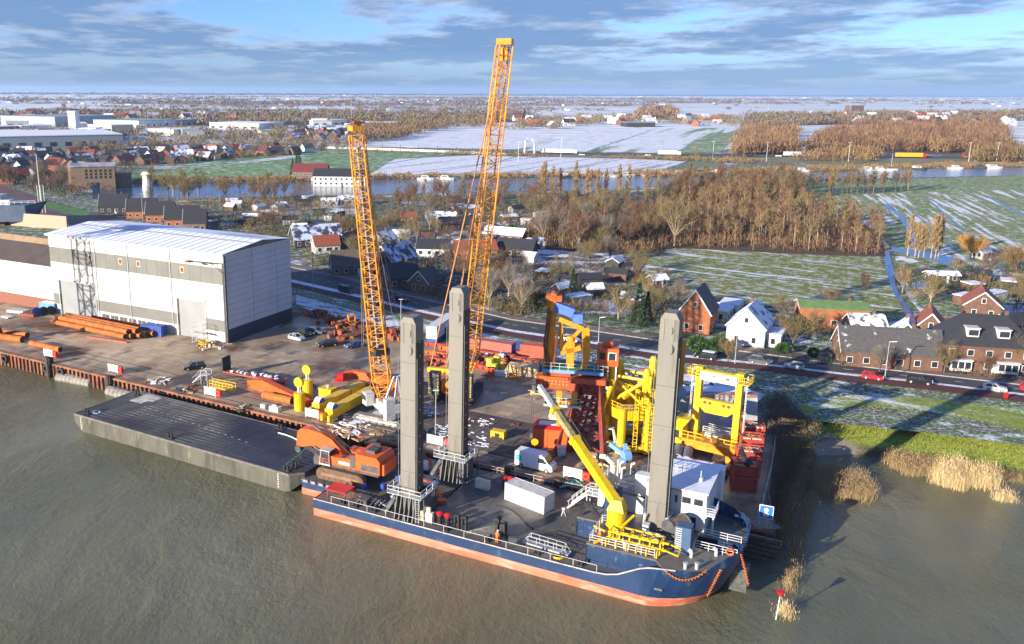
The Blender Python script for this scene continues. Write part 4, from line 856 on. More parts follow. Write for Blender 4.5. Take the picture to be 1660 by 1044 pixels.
bs_ = MB(); bs_.mat(0).bar(bl.lerp(tl, .5), bl.lerp(tl, .8), .72, .8); bs_.mat(1).bar(bl.lerp(tl, .8), tl, .55, .62); bs_.mat(2).bar(bl.lerp(tl, .76), bl.lerp(tl, .79), 1.25, 1.0).bar(bl.lerp(tl, .5), bl.lerp(tl, .53), 1.3, 1.2)
bs_.build('telescopic_section', [M('dirty_yellow', (.38, .31, .10), (.2, .18, .13), s=2), greyp, yellow], kc)
off = Vector((.55, .35, .1)); MB().cyl(bl.lerp(tl, .42) + off, bl.lerp(tl, .9) + off, .16, n=6).cyl(bl.lerp(tl, .42) + off * 1.8, bl.lerp(tl, .72) + off * 1.8, .12, n=6).build('extension_rams', black, kc)
MB().cyl((.0, 1.0, 2.2), bl.lerp(tl, .38) - Vector((0, 0, .4)), .24, n=8).build('luffing_ram', dgrey, kc)
MB().bar(tl + Vector((-.3, 0, -.4)), tl + Vector((-.9, .2, -.4)), .7, .8).cyl(tl + Vector((-.8, .2, -.6)), tl + Vector((-.8, .2, -7.5)), .035, n=4).cyl(tl + Vector((-1.1, .2, -.6)), tl + Vector((-1.1, .2, -7.5)), .035, n=4).box(tl + Vector((-.95, .2, -7.8)), (.4, .3, .7)).build('hook_block', dgrey, kc)

bk = thing('foldable_black_crane', 'small folded black knuckle crane standing beside the yellow deck crane', 'crane', sw(39.6, 9.4, 2.56), SAZ)
MB().cyl((0, 0, 0), (0, 0, 2.2), .35, n=10).b(-.7, .7, -.7, .7, 0, .3).build('post', black, bk); MB().bar((0, 0, 2.1), (-1.8, -.5, 4.6), .5, .6).build('boom', black, bk); MB().bar((-1.8, -.5, 4.6), (-3.2, -1.0, 1.0), .4, .5).b(-3.6, -2.9, -1.3, -.8, .3, 1.1).build('arm', black, bk); MB().bar((-1.6, -.4, 4.5), (1.6, .3, .8), .2).build('ram', dgrey, bk)

rk = thing('yellow_pipe_rack', 'yellow welded steel rack frame lying on the foredeck', 'rack', sw(46.0, 3.9, 5.2), SAZ)
b = MB()
for y in (-.9, .9): b.bar((-3.6, y, .9), (3.6, y, .9), .22).bar((-3.6, y, 1.7), (2.6, y, 1.7), .18)
for k in range(6):
    x = -3.4 + k * 1.25; b.bar((x, -.9, 1.7), (x, .9, 1.7), .16).bar((x, -.9, 0), (x, -.9, 1.7), .16).bar((x, .9, 0), (x, .9, 1.7), .16); b.bar((x, -.9, .1), (x - .2, -1.7, .1), .16).bar((x - .2, -1.7, .1), (x - .2, -1.7, .9), .14).bar((x - .2, -1.7, .9), (x, -.9, .9), .14)
b.bar((3.6, -.9, .9), (5.0, -.9, .6), .16).bar((3.6, .9, .9), (5.0, .9, .6), .16).bar((5, -.9, .6), (5, .9, .6), .16); b.bar((-3.6, 0, .9), (-6.0, 1.2, .8), .2).bar((-3.6, -.9, .9), (-5.0, -2.2, .3), .2).bar((-2.4, .9, 1.7), (-1.2, 2.2, 3.0), .2)
b.build('frame', yellow, rk)

def container(name, lab, loc, rz, L_, W_, H_, mtl, grp=None, doors=True, roofm=None):
    t = thing(name, lab, 'container', loc, rz, grp)
    b = MB(); h = L_ / 2; w2 = W_ / 2; b.mat(0).b(-h + .1, h - .1, -w2 + .06, w2 - .06, .15, H_ - .06)
    for sx in (-1, 1):
        for sy in (-1, 1): b.b(sx * h - (.16 if sx > 0 else 0), sx * h + (.16 if sx < 0 else 0), sy * w2 - (.16 if sy > 0 else 0), sy * w2 + (.16 if sy < 0 else 0), 0, H_)
    for zz in (.0, H_ - .14):
        b.b(-h + .16, h - .16, -w2, -w2 + .1, zz, zz + .14).b(-h + .16, h - .16, w2 - .1, w2, zz, zz + .14).b(-h, -h + .1, -w2 + .16, w2 - .16, zz, zz + .14).b(h - .1, h, -w2 + .16, w2 - .16, zz, zz + .14)
    n = int(L_ / .42)
    for k in range(n): x = -h + .25 + k * (L_ - .5) / n; b.b(x, x + .2, -w2 + .02, -w2 + .06, .15, H_ - .15).b(x, x + .2, w2 - .06, w2 - .02, .15, H_ - .15)
    b.build('body', mtl, t)
    MB().b(-h + .18, h - .18, -w2 + .18, w2 - .18, H_ - .06, H_ - .02).build('roof', roofm or mtl, t)
    if doors:
        d = MB(); d.b(-h - .03, -h, -w2 + .15, -.02, .15, H_ - .15).b(-h - .03, -h, .02, w2 - .15, .15, H_ - .15)
        for y in (-.8, -.4, .4, .8): d.cyl((-h - .06, y * w2, .2), (-h - .06, y * w2, H_ - .2), .03, n=5)
        d.build('door', mtl, t)
    return t
a, c = sw(24.4, 12.9, 2.56), sw(31.2, 11.1, 2.56); 
container('deck_container', 'white shipping container standing on the open ship deck', (a + c) / 2 + Vector((.8, 1.0, 0)), az(a, c), 6.9, 2.5, 2.6, M('white_container', (.66, .66, .62), (.60, .60, .56), wear=((.6, .55, .4), 1, .66, .8)), roofm=M('white_roof', (.62, .60, .58)))
a = sw(20.2, 14.6, 2.56); tag(MB().b(-1.1, 1.1, -.35, .35, 0, 1.35).b(-1.15, 1.15, -.4, .4, 1.35, 1.42).build('cream_locker', cream, None, a, SAZ - .12), 'cream deck locker standing right of the middle spud leg', 'locker')
a = sw(17.6, 1.9, 2.56); tag(MB().b(-.9, .9, -.3, .3, 0, 1.4).b(-.5, .5, -.15, .15, 1.4, 2.1).bar((-.9, -.4, 0), (-.9, -.4, .9), .07).bar((.9, -.4, 0), (.9, -.4, .9), .07).bar((-.9, -.4, .9), (.9, -.4, .9), .07).build('cream_control_panel', cream, None, a, SAZ), 'cream control cabinet right of the left spud leg', 'cabinet')
cap_lab = ['left', 'right']
for i, (u, v, lab) in enumerate(((19.4, 2.1, 'left red capped air vent near the left spud leg'), (20.6, 2.1, 'right red capped air vent near the left spud leg'), (22.7, 16.9, 'left red capped air vent beside the white deck container'), (23.7, 16.8, 'right red capped air vent beside the white deck container'))):
    b = MB(); b.mat(0).cyl((0, 0, 0), (0, 0, 1.3), .32, n=12); b.mat(1).cyl((0, 0, 1.2), (0, 0, 1.55), .38, .55, 14).cyl((0, 0, 1.55), (0, 0, 1.75), .55, .2, 14)
    tag(b.build('air_vent', [black, red], None, sw(u, v, 2.56), SAZ), lab, 'vent', 'red capped deck vents')
for i, (u, v, lab) in enumerate(((22.1, 2.0, 'left of two black slotted posts by the ship gunwale'), (23.2, 2.0, 'right of two black slotted posts by the ship gunwale'))):
    b = MB(); b.b(-.35, -.2, -.25, .25, 0, 2.0).b(.2, .35, -.25, .25, 0, 2.0).b(-.35, .35, -.25, .25, 1.75, 2.05).b(-.2, .2, -.1, .1, .2, .8)
    tag(b.build('slotted_post', black, None, sw(u, v, 2.56), SAZ), lab, 'post', 'slotted posts')
t = thing('mooring_winch', 'black mooring winch with fairlead plate beside the orange clad worker', 'winch', sw(28.6, 2.2, 2.56), SAZ)
MB().b(-.9, .9, -.9, .9, 0, .3).b(-.9, -.5, -.5, .5, 0, 2.7).b(.1, .5, -.5, .5, 0, 2.4).cyl((-.7, -.5, 2.7), (-.7, .5, 2.7), .4, n=12).b(-.6, .5, -.2, .2, 1.2, 2.2).build('frame', black, t)
MB().cyl((1.4, -1.3, .8), (2.4, -.9, .8), .6, n=14).build('drum', dgrey, t); MB().add([(-4.8, -.9, .05), (-.9, -.3, .05), (-.9, -.3, 2.0), (-4.8, -.8, .25), (-4.8, -.75, .05), (-.9, -.15, .05), (-.9, -.15, 2.0), (-4.8, -.65, .25)], [(0, 1, 2, 3), (7, 6, 5, 4), (3, 2, 6, 7)]).build('fairlead_plate', dgrey, t)
t = thing('aluminium_walkway', 'grey aluminium footbridge with railings lying on the ship deck', 'footbridge', sw(31.4, 2.9, 2.56), SAZ + R(-5))
MB().b(0, 6.4, -.5, .5, .1, .3).build('deck_plate', galv, t)
for y in (-.5, .5): MB().bar((.8, y, 1.3), (5.6, y, 1.3), .07).bar((0, y, .3), (.8, y, 1.3), .07).bar((6.4, y, .3), (5.6, y, 1.3), .07).bar((.5, y, .8), (5.9, y, .8), .05).bar((.8, y, .2), (.8, y, 1.3), .06).bar((2, y, .2), (2, y, 1.3), .06).bar((3.2, y, .2), (3.2, y, 1.3), .06).bar((4.4, y, .2), (4.4, y, 1.3), .06).bar((5.6, y, .2), (5.6, y, 1.3), .06).build('railing', galv, t)
a = sw(33.5, 12.3, 2.56); tag(MB().bar((-.3, -.3, 0), (0, 0, 1.0), .06).bar((.3, -.3, 0), (0, 0, 1.0), .06).bar((0, .35, 0), (0, 0, 1.0), .06).b(-.2, .2, -.2, .2, .95, 1.1).build('tripod_stand', white, None, a), 'small white tripod stand on the open ship deck', 'stand')
tag(MB().ring((0, 0, .6), (1, 0, 0), .55, .08, 14, 5).bar((0, 0, 0), (0, 0, 1.1), .12).bar((0, -.5, .6), (0, .5, .6), .08).build('valve_wheel', red, None, sw(12.1, 15.9, 2.56), SAZ), 'red valve handwheel left of the middle spud leg base', 'handwheel')
tag(MB().b(-.5, .5, -.4, .4, 0, 1.0).cyl((-.5, 0, 1.0), (.5, 0, 1.0), .4, n=12).build('white_cabinet', white, None, sw(9.6, 16.6, 2.56), SAZ), 'small white rounded cabinet left of the middle spud leg', 'cabinet')
a = sw(36.9, .8, 2.56); tag(MB().ring((0, 0, .35), (0, .3, 1), .6, .13, 14, 6).bar((-.6, 0, .35), (.6, 0, .35), .1).bar((0, -.6, .35), (0, .6, .35), .1).build('yellow_handwheel', yellow, None, a), 'yellow handwheel lying at the ship gunwale', 'handwheel')
# hoses and stains on the deck
hb = MB(); P = [sw(24 + 14 * t, 10.6 - 6 * t + .8 * math.sin(t * 9), 2.6) for t in [i / 22 for i in range(23)]]; hb.path(P, .05, 4)
tag(hb.build('deck_hose', black), 'thin black hose snaking across the ship deck past the container', 'hose')

# ============================================================ EXCAVATOR PONTOON
pon = thing('excavator_pontoon', 'blue and salmon pontoon with timber deck under the orange excavator', 'pontoon', (sw(-5.6, 4.85, 0).x, sw(-5.6, 4.85, 0).y, 0), SAZ)
b = MB(); b.mat(0).b(0, 22.3, .0, 10.8, -.7, 1.0); b.mat(1).b(0, 22.3, 0, 10.8, 1.0, 2.15)
b.build('hull', [salmon, hullblue], pon)
b = MB()
for k in range(44): b.b(.15 + k * .5, .58 + k * .5, .25 + rnd.uniform(0, .1), 10.5, 2.15, 2.3 + rnd.uniform(-.015, .015))
b.build('timber_deck', M('dark_timber', (0.13, 0.11, 0.09), (0.07, 0.06, 0.05), s=.9, rough=.85), pon)
b = MB(); 
for k in range(16): b.b(.3 + k * 1.4, 1.1 + k * 1.4, -.05, .22, 2.0, 2.36)
b.b(0, .2, 0, 10.8, 2.1, 2.35); b.build('edge_cleats', M('edge_grey', (.32, .33, .33), (.2, .2, .2)), pon)
b = MB()
for (x, y, l, w_) in ((17.0, 6.6, 4.2, 3.4), (16.8, 2.2, 3.6, 2.2)):
    for k in range(10): b.box((x + rnd.uniform(-.2, .2) + (k % 2) * l * .5 - l * .25, y + rnd.uniform(-w_ / 2, w_ / 2), 2.45 + rnd.uniform(0, .2)), (l * .5, .25, .25), rnd.uniform(-.1, .1))
    b.box((x, y, 2.42), (l, w_, .2), .05)
sno = b.build('snowy_planks', [snowm], None, (sw(-5.6, 4.85, 0).x, sw(-5.6, 4.85, 0).y, 0), SAZ); tag(sno, 'snow covered stack of planks between the two left spud legs', 'plank stack')
t = MB().bar((0, 0, .5), (3.4, -2.6, 1.2), .5, .45).bar((3.4, -2.6, 1.2), (5.4, -4.6, .5), .4).box((5.6, -4.9, .4), (1.3, .8, .7), .5)
tag(t.build('hydraulic_arm', orange, None, sw(11.3, 12.6, 2.3), SAZ), 'rusty orange hydraulic arm lying over snowy planks', 'machine arm')
for i, (u, v) in enumerate(((4.6, 6.4), (7.0, 7.9), (7.5, 11.4))): tag(MB().cyl((0, 0, 0), (0, 0, .85), .38, n=12).ring((0, 0, .5), (0, 0, 1), .38, .03, 12, 4).build('blue_drum', blue, None, sw(u, v, 2.32)), ('blue plastic drum nearest the excavator track', 'blue plastic drum just left of the left spud leg', 'blue plastic drum in the excavator shadow behind the spud leg')[i], 'drum', 'blue drums on the pontoon')
tag(MB().frust(-.6, .6, -.6, .6, 0, -.15, .15, -.15, .15, 1.0).cyl((-.5, 0, .0), (.5, 0, .2), .5, n=12).build('orange_buoy', orange, None, sw(2.4, 5.2, 2.3)), 'orange buoy beside the red canopy at the ship stern', 'buoy')
tag(MB().cyl((0, 0, 0), (0, 0, 1), .4, n=12).cyl((0, 0, 1), (0, 0, 1.2), .4, .15, n=12).build('red_drum', red, None, sw(9.4, 17.9, 2.55)), 'red drum behind the small white cabinet on the ship', 'drum')
rp = MB()
for q in range(5): rp.path([sw(6 + 5.5 * t + rnd.uniform(-.1, .1), 3.4 - .9 * t + .4 * math.sin(t * 8 + q), 2.75 + .05 * q) for t in [i / 14 for i in range(15)]], .07, 4)
tag(rp.build('white_hoses', M('faded_hose', (.65, .55, .5))), 'tangle of faded white hoses on the ship stern deck', 'hoses')

# --- excavator: x forwards to the bucket (to our left)
EP = sw(.2, 9.6, 2.3); ea = R(153)
EP.z -= .15
ex = thing('crawler_excavator', 'big orange crawler excavator with boom folded over the black barge', 'excavator', EP, ea)
def track(parent, y, L_, h_, w_, mt_, name='track'):
    b = MB(); r0 = h_ / 2; prof = []
    for k in range(9): a_ = PI / 2 + PI * k / 8; prof.append((-L_ / 2 + r0 + r0 * math.cos(a_), r0 + r0 * math.sin(a_)))
    for k in range(9): a_ = -PI / 2 + PI * k / 8; prof.append((L_ / 2 - r0 + r0 * math.cos(a_), r0 + r0 * math.sin(a_)))
    b.mat(0).side(prof, y - w_ / 2, y + w_ / 2)
    n_ = int(L_ / .42)
    for k in range(n_): x = -L_ / 2 + r0 + k * (L_ - 2 * r0) / n_; b.b(x, x + .2, y - w_ / 2 - .03, y + w_ / 2 + .03, h_, h_ + .07)
    b.mat(1)
    for k in range(7): x = -L_ / 2 + r0 + k * (L_ - 2 * r0) / 6; b.cyl((x, y - w_ / 2 - .06, r0 * .62), (x, y + w_ / 2 + .06, r0 * .62), r0 * .42, n=10)
    for x in (-L_ / 2 + r0, L_ / 2 - r0): b.cyl((x, y - w_ / 2 - .08, r0), (x, y + w_ / 2 + .08, r0), r0 * .8, n=14)
    b.mat(2).b(-L_ / 2 + r0, L_ / 2 - r0, y - w_ / 2 - .1, y + w_ / 2 + .1, h_ * .42, h_ * .68)
    return b.build(name, mt_, parent)
tm = [M('track_steel', (0.16, 0.10, 0.06), (0.09, .06, .045), s=2, rough=.8), M('roller_brown', (.16, .08, .045)), M('track_frame_brown', (.26, .15, .09), (.16, .09, .055), s=1.5)]
ex.scale = (1.08, 1.08, 1.14)
track(ex, 2.45, 7.8, 1.75, .95, tm); track(ex, -2.45, 7.8, 1.75, .95, tm)
MB().b(-1.8, 1.8, -1.9, 1.9, .6, 1.3).cyl((0, 0, 1.2), (0, 0, 1.8), 1.3, n=18).build('undercarriage', dgrey, ex)
hs = MB(); MB().side([(-5.9, 2.3), (-5.9, 3.2), (-3.0, 3.2), (-3.0, 2.3)], 2.1, 2.13).b(-2.1, -1.3, 2.1, 2.13, 2.3, 4.0).b(-.3, .2, .95, 2.12, 3.3, 3.5).build('side_grille', dgrey, ex)
MB().path([(-.5, .5, 3.4), (1.4, .4, 4.4), (2.8, .3, 5.3), (5, .3, 6.1)], .09).path([(-.5, -.5, 3.4), (1.4, -.4, 4.5), (2.8, -.3, 5.4), (5, -.3, 6.2)], .09).build('hydraulic_hoses', black, ex)
hs.mat(0).b(-5.8, 2.6, -2.1, 2.1, 1.8, 2.15); hs.mat(1).side([(-6.0, 2.1), (-6.0, 3.9), (-5.5, 4.4), (-2.2, 4.4), (-2.2, 2.1)], -2.1, 2.1); hs.b(-2.2, -.4, .7, 2.1, 2.1, 3.5).b(-2.2, .8, -2.1, -.9, 2.1, 3.6).b(-.4, 2.0, .9, 2.1, 2.1, 3.3)
hs.mat(2).b(-1.2, .6, 2.1, 2.16, 2.5, 2.9); hs.mat(0).b(-4.6, -3.2, -1, 1, 4.4, 4.8).b(-2.2, .4, -.8, .6, 2.2, 3.0); hs.mat(1).b(-6.5, -6.0, -1.7, 1.7, 2.0, 3.5)
hs.build('engine_house', [dgrey, orangel, M('white_decal', (.75, .72, .72))], ex)
cb = MB(); cb.mat(0).frust(2.0, 3.7, 1.0, 2.3, 2.1, 2.1, 3.4, 1.05, 2.25, 3.9); cb.mat(1).b(1.95, 3.6, .95, 2.35, 3.9, 4.05).bar((3.7, 1.0, 2.1), (3.42, 1.05, 3.9), .12).bar((3.7, 2.3, 2.1), (3.42, 2.25, 3.9), .12).bar((2.0, 2.3, 2.1), (2.1, 2.25, 3.9), .12).b(1.9, 3.8, .95, 2.35, 1.9, 2.15)
cb.build('cab', [glass, greyp], ex)
MB().rail([(2.0, 2.5, 2.1), (3.9, 2.5, 2.1), (3.9, .9, 2.1)], .9, .05, .9, 2).build('railing', orangel, ex)
bm = MB(); bm.side([(.6, 2.2), (1.4, 4.0), (2.6, 5.0), (4.4, 5.6), (6.6, 5.8), (8.1, 5.6), (8.6, 5.0), (8.8, 3.1), (7.9, 3.0), (6.6, 3.4), (5, 3.5), (3.4, 3.0), (1.6, 1.8)], -.7, .7)
bm.build('boom', orangel, ex)
MB().cyl((1.8, .8, 2.0), (5.6, .8, 3.5), .22, n=8).cyl((1.8, -.8, 2.0), (5.6, -.8, 3.5), .22, n=8).cyl((3.0, 0, 4.6), (6.4, 0, 6.3), .2, n=8).build('boom_ram', dgrey, ex)
ar = MB().bar((8.2, 0, 3.4), (4.8, 0, 2.1), .7, .7); ar.build('arm', black, ex)
MB().side([(5.6, 2.5), (4.8, 2.2), (4.6, 1.2), (5.2, .6), (6.0, .9), (6.0, 1.8)], -.5, .5).cyl((8.8, -.45, 2.4), (8.8, .45, 2.4), .5, n=10).cyl((8.6, 0, 2.5), (8.6, 0, .6), .05).build('coupler', dgrey, ex)

# ============================================================ LATTICE BOOM CRANES
def pxw(x, y, P0):
    """world point seen at (x, y) in the vertical plane through P0 facing the camera's y axis depth P0.y"""
    d = _f + _r2 * ((x - PX) / FOC) + _u2 * (-(y - PY) / FOC); t = P0.y / d.y
    return Vector((d.x * t, P0.y, H + d.z * t))
def cab_mesh(parent, m0):
    MB().mat(0).frust(2.6, 4.4, 1.4, 2.9, 1.9, 2.6, 4.1, 1.4, 2.9, 4.1).mat(1).b(2.7, 4.45, 1.35, 2.95, 2.8, 3.8).mat(0).b(2.55, 2.75, 1.35, 2.95, 1.9, 4.2).b(2.6, 4.3, 1.3, 3.0, 4.1, 4.2).build('cab', [m0, glass], parent)

# --- crane A (grey crawler, yellow boom) on the quay near the black barge
CA = at(628, 678); cra = thing('crawler_crane', 'grey crawler crane with yellow lattice boom leaning left over the quay', 'crane', CA, R(118))
def cworld(root, p):  # world -> local of the root
    d = p - Vector(root.location); a_ = root.rotation_euler.z; return Vector((d.x * math.cos(a_) + d.y * math.sin(a_), -d.x * math.sin(a_) + d.y * math.cos(a_), d.z))
tg = [M('crawler_grey', (0.30, 0.29, 0.26), (.18, .17, .15), s=1.5), dgrey, greyp]
# tracks run along the quay: own frame rotated
fr = MB()
ca = math.cos(R(-28) - R(118)); sa = math.sin(R(-28) - R(118))
for sy in (-1, 1):
    t_ = track(cra, sy * 3.1, 9.6, 1.35, 1.15, tg); t_.rotation_euler = (0, 0, R(-28) - R(118))
MB().b(-2, 2, -2.6, 2.6, .6, 1.3).cyl((0, 0, 1.2), (0, 0, 1.7), 1.5, n=18).build('carbody', greyp, cra).rotation_euler = (0, 0, R(-28) - R(118))
h_ = MB(); h_.mat(0).b(-4.2, 2.6, -1.5, 1.5, 1.7, 2.2).b(-3.2, 1.8, -1.4, 1.4, 2.2, 3.4); h_.mat(1).b(-2.6, -1, -1.2, 1.2, 3.4, 3.8); h_.build('superstructure', [lgrey, dgrey], cra)
cw = MB()
for k in range(7): cw.b(-5.2, -4.0, -2.6, -.9, 1.7 + k * .55, 2.2 + k * .55).b(-5.2, -4.0, .9, 2.6, 1.7 + k * .55, 2.2 + k * .55)
cw.b(-4.9, -4.2, -2, 2, 1.7, 2.0); cw.build('counterweight', lgrey, cra)
cab_mesh(cra, white)
foot = CA + Vector((-.5, 0, 2.4)); tipA = pxw(577, 205, CA + Vector((0, 3.0, 0)))
la, lb_ = cworld(cra, foot), cworld(cra, tipA); upv = Vector((math.cos(R(-118)), math.sin(R(-118)), 0))
k1 = la.lerp(lb_, .10); k2 = la.lerp(lb_, .97); 
# depth axis roughly along the view so both side faces are seen
vd = cworld(cra, CA + Vector((.12, 1, 0)))
b = MB().lattice(la, k1, 1.0, 2.9, 4, .12, .06, vd, 1.0, 2.6).lattice(k1, k2, 2.9, 2.3, 30, .13, .07, vd, 2.6, 2.0)
b.build('lattice_boom', boomcol, cra)
ct = MB(); dd_ = (lb_ - la).normalized(); ct.mat(0).bar(la.lerp(lb_, .16), la.lerp(lb_, .93), .8, .3); ct.build('boom_catwalk', M('catwalk_grey', (.30, .29, .27), (.2, .2, .19), s=3), cra)
hd = MB(); hd.mat(0).box(lb_ - dd_ * .3, (2.2, 2.2, .9)).bar(lb_ + Vector((-.8, 0, -.6)), lb_ + Vector((.2, -1.2, .9)), .25).bar(lb_ + Vector((.8, 0, -.6)), lb_ + Vector((.2, -1.2, .9)), .25); hd.mat(1).box(lb_ + Vector((0, 0, .6)), (1.6, 1.4, .6)); hd.build('boom_head', [amber, rust], cra)
p93 = la.lerp(lb_, .17); MB().box(p93 + Vector((0, 0, 1.8)), (2.7, 2.7, 1.1)).build('boom_sign_band', black, cra)
hr = MB()
for o_ in ((-.9, .3), (-.6, -.3)): hr.cyl(lb_ + Vector((o_[0] * 2.2, o_[1], 0)), Vector((lb_.x + o_[0] * 2.2, lb_.y + o_[1], 13)), .05, n=4)
bs2 = cworld(cra, CA + Vector((-3.2, 2, 6))); hr.cyl(lb_, bs2, .05, n=4).cyl(lb_, cworld(cra, CA + Vector((4, -3, 4))), .05, n=4).cyl(lb_, cworld(cra, CA + Vector((5.2, -2, 4))), .05, n=4)
hr.build('hoist_ropes', M('wire_brown', (.22, .16, .10)), cra)
am = MB(); ap = Vector((-4.2, 0, 9.2)); am.bar((-1, -1.0, 3.4), ap + Vector((0, -.6, 0)), .3).bar((-1, 1.0, 3.4), ap + Vector((0, .6, 0)), .3).bar((-4.4, 1, 2.2), ap, .2).bar((-4.4, -1, 2.2), ap, .2); am.build('a_frame', lgrey, cra)

# --- crane B behind the middle spud leg: taller boom, stacked counterweights
CB = at(742, 640); crb = thing('crawler_crane', 'taller crawler crane with orange lattice boom behind the middle spud leg', 'crane', CB, R(75))
for sy in (-1, 1): track(crb, sy * 3.4, 10, 1.5, 1.3, [black, dgrey, dgrey])
MB().b(-3, 3, -2.8, 2.8, .6, 1.5).cyl((0, 0, 1.4), (0, 0, 2), 1.8, n=18).build('carbody', dgrey, crb)
MB().mat(0).b(-5.4, 3, -1.6, 1.6, 2, 2.5).b(-3.0, 1.4, -1.5, 1.5, 2.5, 4.0).mat(1).b(-1, 1.2, -2.2, -1.5, 2.5, 3.9).build('superstructure', [orange, redox], crb)
for sy in (-1, 1):
    cw = MB()
    cw.mat(0).b(-6.6, -4.8, sy * 3.1 - 1.0, sy * 3.1 + 1.0, 2, 6.2)
    for k in range(9): cw.mat(1).b(-6.66, -6.6, sy * 3.1 - .95 , sy * 3.1 - .75, 2.15 + k * .46, 2.4 + k * .46).b(-6.66, -6.6, sy * 3.1 + .7 , sy * 3.1 + .95, 2.15 + k * .46, 2.4 + k * .46)
    cw.build('counterweight', [dgrey, M('yellow_stripe', (.7, .5, .05))], crb)
wn = MB(); wn.cyl((-4.5, -1.6, 3.6), (-4.5, 1.6, 3.6), .9, n=14).ring((-4.5, -1.7, 3.3), (0, 1, 0), 1.2, .25, 14, 6).ring((-4.5, 1.7, 3.3), (0, 1, 0), 1.2, .25, 14, 6); wn.build('winch', amber, crb)
cab_mesh(crb, white)
footB = CB + Vector((1.8, 3.0, 2.6)); tipB = pxw(819, 66, CB + Vector((0, 9, 0)))
la, lb_ = cworld(crb, footB), cworld(crb, tipB); vd = cworld(crb, CB + Vector((-.25, 1, 0)))
k1 = la.lerp(lb_, .08); k2 = la.lerp(lb_, .985)
b = MB().lattice(la, k1, 1.0, 2.9, 4, .13, .06, vd, 1.2, 2.9).lattice(k1, k2, 2.9, 2.5, 32, .15, .075, vd, 2.9, 2.4)
b.build('lattice_boom', boomcol, crb)
dd_ = (lb_ - la).normalized(); MB().box(lb_ - dd_ * .2, (2.8, 2.8, 1.1)).box(lb_ - dd_ * 2.5, (1.6, 1.6, 2.4)).build('boom_head', amber, crb)
# mast, pendants and the yellow spreader hanging in front
sprd = cworld(crb, at(711, 600, 7.0)); pn = MB()
for o_ in (-1.6, 1.6): pn.cyl(la.lerp(lb_, .99), sprd + Vector((0, o_, .8)), .13, n=5).cyl(la.lerp(lb_, .97), Vector((-5, o_, 5)), .06, n=4)
pn.cyl(la.lerp(lb_, .99) + Vector((0, -.6, 0)), sprd + Vector((0, -1.2, .8)), .05, n=4)
pn.build('pendant_bars', M('pendant_orange', (.62, .25, .08)), crb)
MB().box(sprd, (.9, 4.2, 1.0)).cyl(sprd + Vector((0, -2.2, 0)), sprd + Vector((0, 2.2, 0)), .45, n=10).build('spreader_beam', yellow, crb)
MB().lattice(sprd + Vector((.4, 0, -.4)), (1.5, 0, 3.0), 1.6, 1.2, 6, .1, .05, (0, 1, 0)).build('mast', rustpipe, crb)

# --- a third crane out of frame to the left; its foot and its shadow on the hall are in the picture
CC = Vector((-127, 168, 3.0)); crc = thing('crawler_crane', 'black crawler crane at the left frame edge, throwing its shadow on the hall', 'crane', CC, R(60))
hx = HC + (HL - HC) * .78  # where the shadow stands on the front wall
sdir = Vector((math.cos(SUN_AZ), math.sin(SUN_AZ), 0)); dist = 60
CC = Vector((hx.x, hx.y, 3)) + sdir * dist; crc.location = CC
for sy in (-1, 1): track(crc, sy * 3.2, 10, 1.4, 1.2, [black, dgrey, dgrey])
MB().b(-4, 3, -1.8, 1.8, 1.5, 4.2).b(-6, -4, -2.6, 2.6, 1.6, 5.0).build('superstructure', dgrey, crc)
MB().lattice((1.0, 0, 3), (2.6, 0, 47), 4.6, 4.6, 11, .26, .15, (1, 0, 0)).build('lattice_tower', rust, crc)
MB().lattice((2.6, 0, 38), (2.7, 0, 41), 8.5, 7.5, 1, .3, .3, (1, 0, 0)).b(-1, 6.5, -4.2, 4.2, 40.8, 41.4).build('working_platform', dgrey, crc)
MB().bar(at(-8, 520, 9), at(4, 545, 3), .8).bar(at(4, 545, 3.2), at(12, 548, 3.2), .5).build('boom_leg', black)
bpy.data.objects['boom_leg'].parent = crc; bpy.data.objects['boom_leg'].matrix_parent_inverse = (Matrix.Translation(CC) @ Matrix.Rotation(R(60), 4, 'Z')).inverted()

# ============================================================ YARD STORES
def pipe(name, lab, p0, p1, r, mt_, cat='pipe', grp=None, hollow=True, z=3.0):
    a, c = Vector(p0), Vector(p1); b = MB(); d = (c - a).normalized(); b.mat(0).cyl(a, c, r, n=16)
    if hollow: b.mat(1).cyl(c + d * .005, c + d * .02, r * .86, n=16).cyl(a - d * .02, a - d * .005, r * .86, n=16)
    o = b.build(name, [mt_, black]); smooth_by_angle(o); return tag(o, lab, cat, grp)
def px3(x, y, z): return at(x, y, z)
# orange piles in front of the hall
base_a, base_b = at(86, 527), at(203, 552); dpi = (base_b - base_a).normalized(); npi = Vector((-dpi.y, dpi.x, 0)); rr_ = .62
ords = ['front bottom', 'second bottom', 'third bottom', 'fourth bottom', 'fifth bottom', 'front upper', 'second upper', 'third upper']
for k in range(5):
    o_ = npi * (k * rr_ * 2.15); e_ = dpi * rnd.uniform(-1.5, 1.5); L0 = base_a + o_ + e_ + Vector((0, 0, rr_ + .3)); L1 = base_b + o_ + e_ + Vector((0, 0, rr_ + .3)) + dpi * (k * .9)
    pipe('steel_pile', ords[k] + ' tube of the long orange pile stack in front of the hall', L0, L1, rr_, rustpipe, 'steel pile', 'orange tubes stacked before the hall')
for k in range(3):
    o_ = npi * ((k + .5) * rr_ * 2.15); e_ = dpi * rnd.uniform(-1, 2); L0 = base_a + o_ + e_ + Vector((0, 0, rr_ * 2.75 + .3)); L1 = base_b + o_ + e_ + Vector((0, 0, rr_ * 2.75 + .3))
    pipe('steel_pile', ords[5 + k] + ' tube of the long orange pile stack in front of the hall', L0, L1, rr_, rustpipe, 'steel pile', 'orange tubes stacked before the hall')
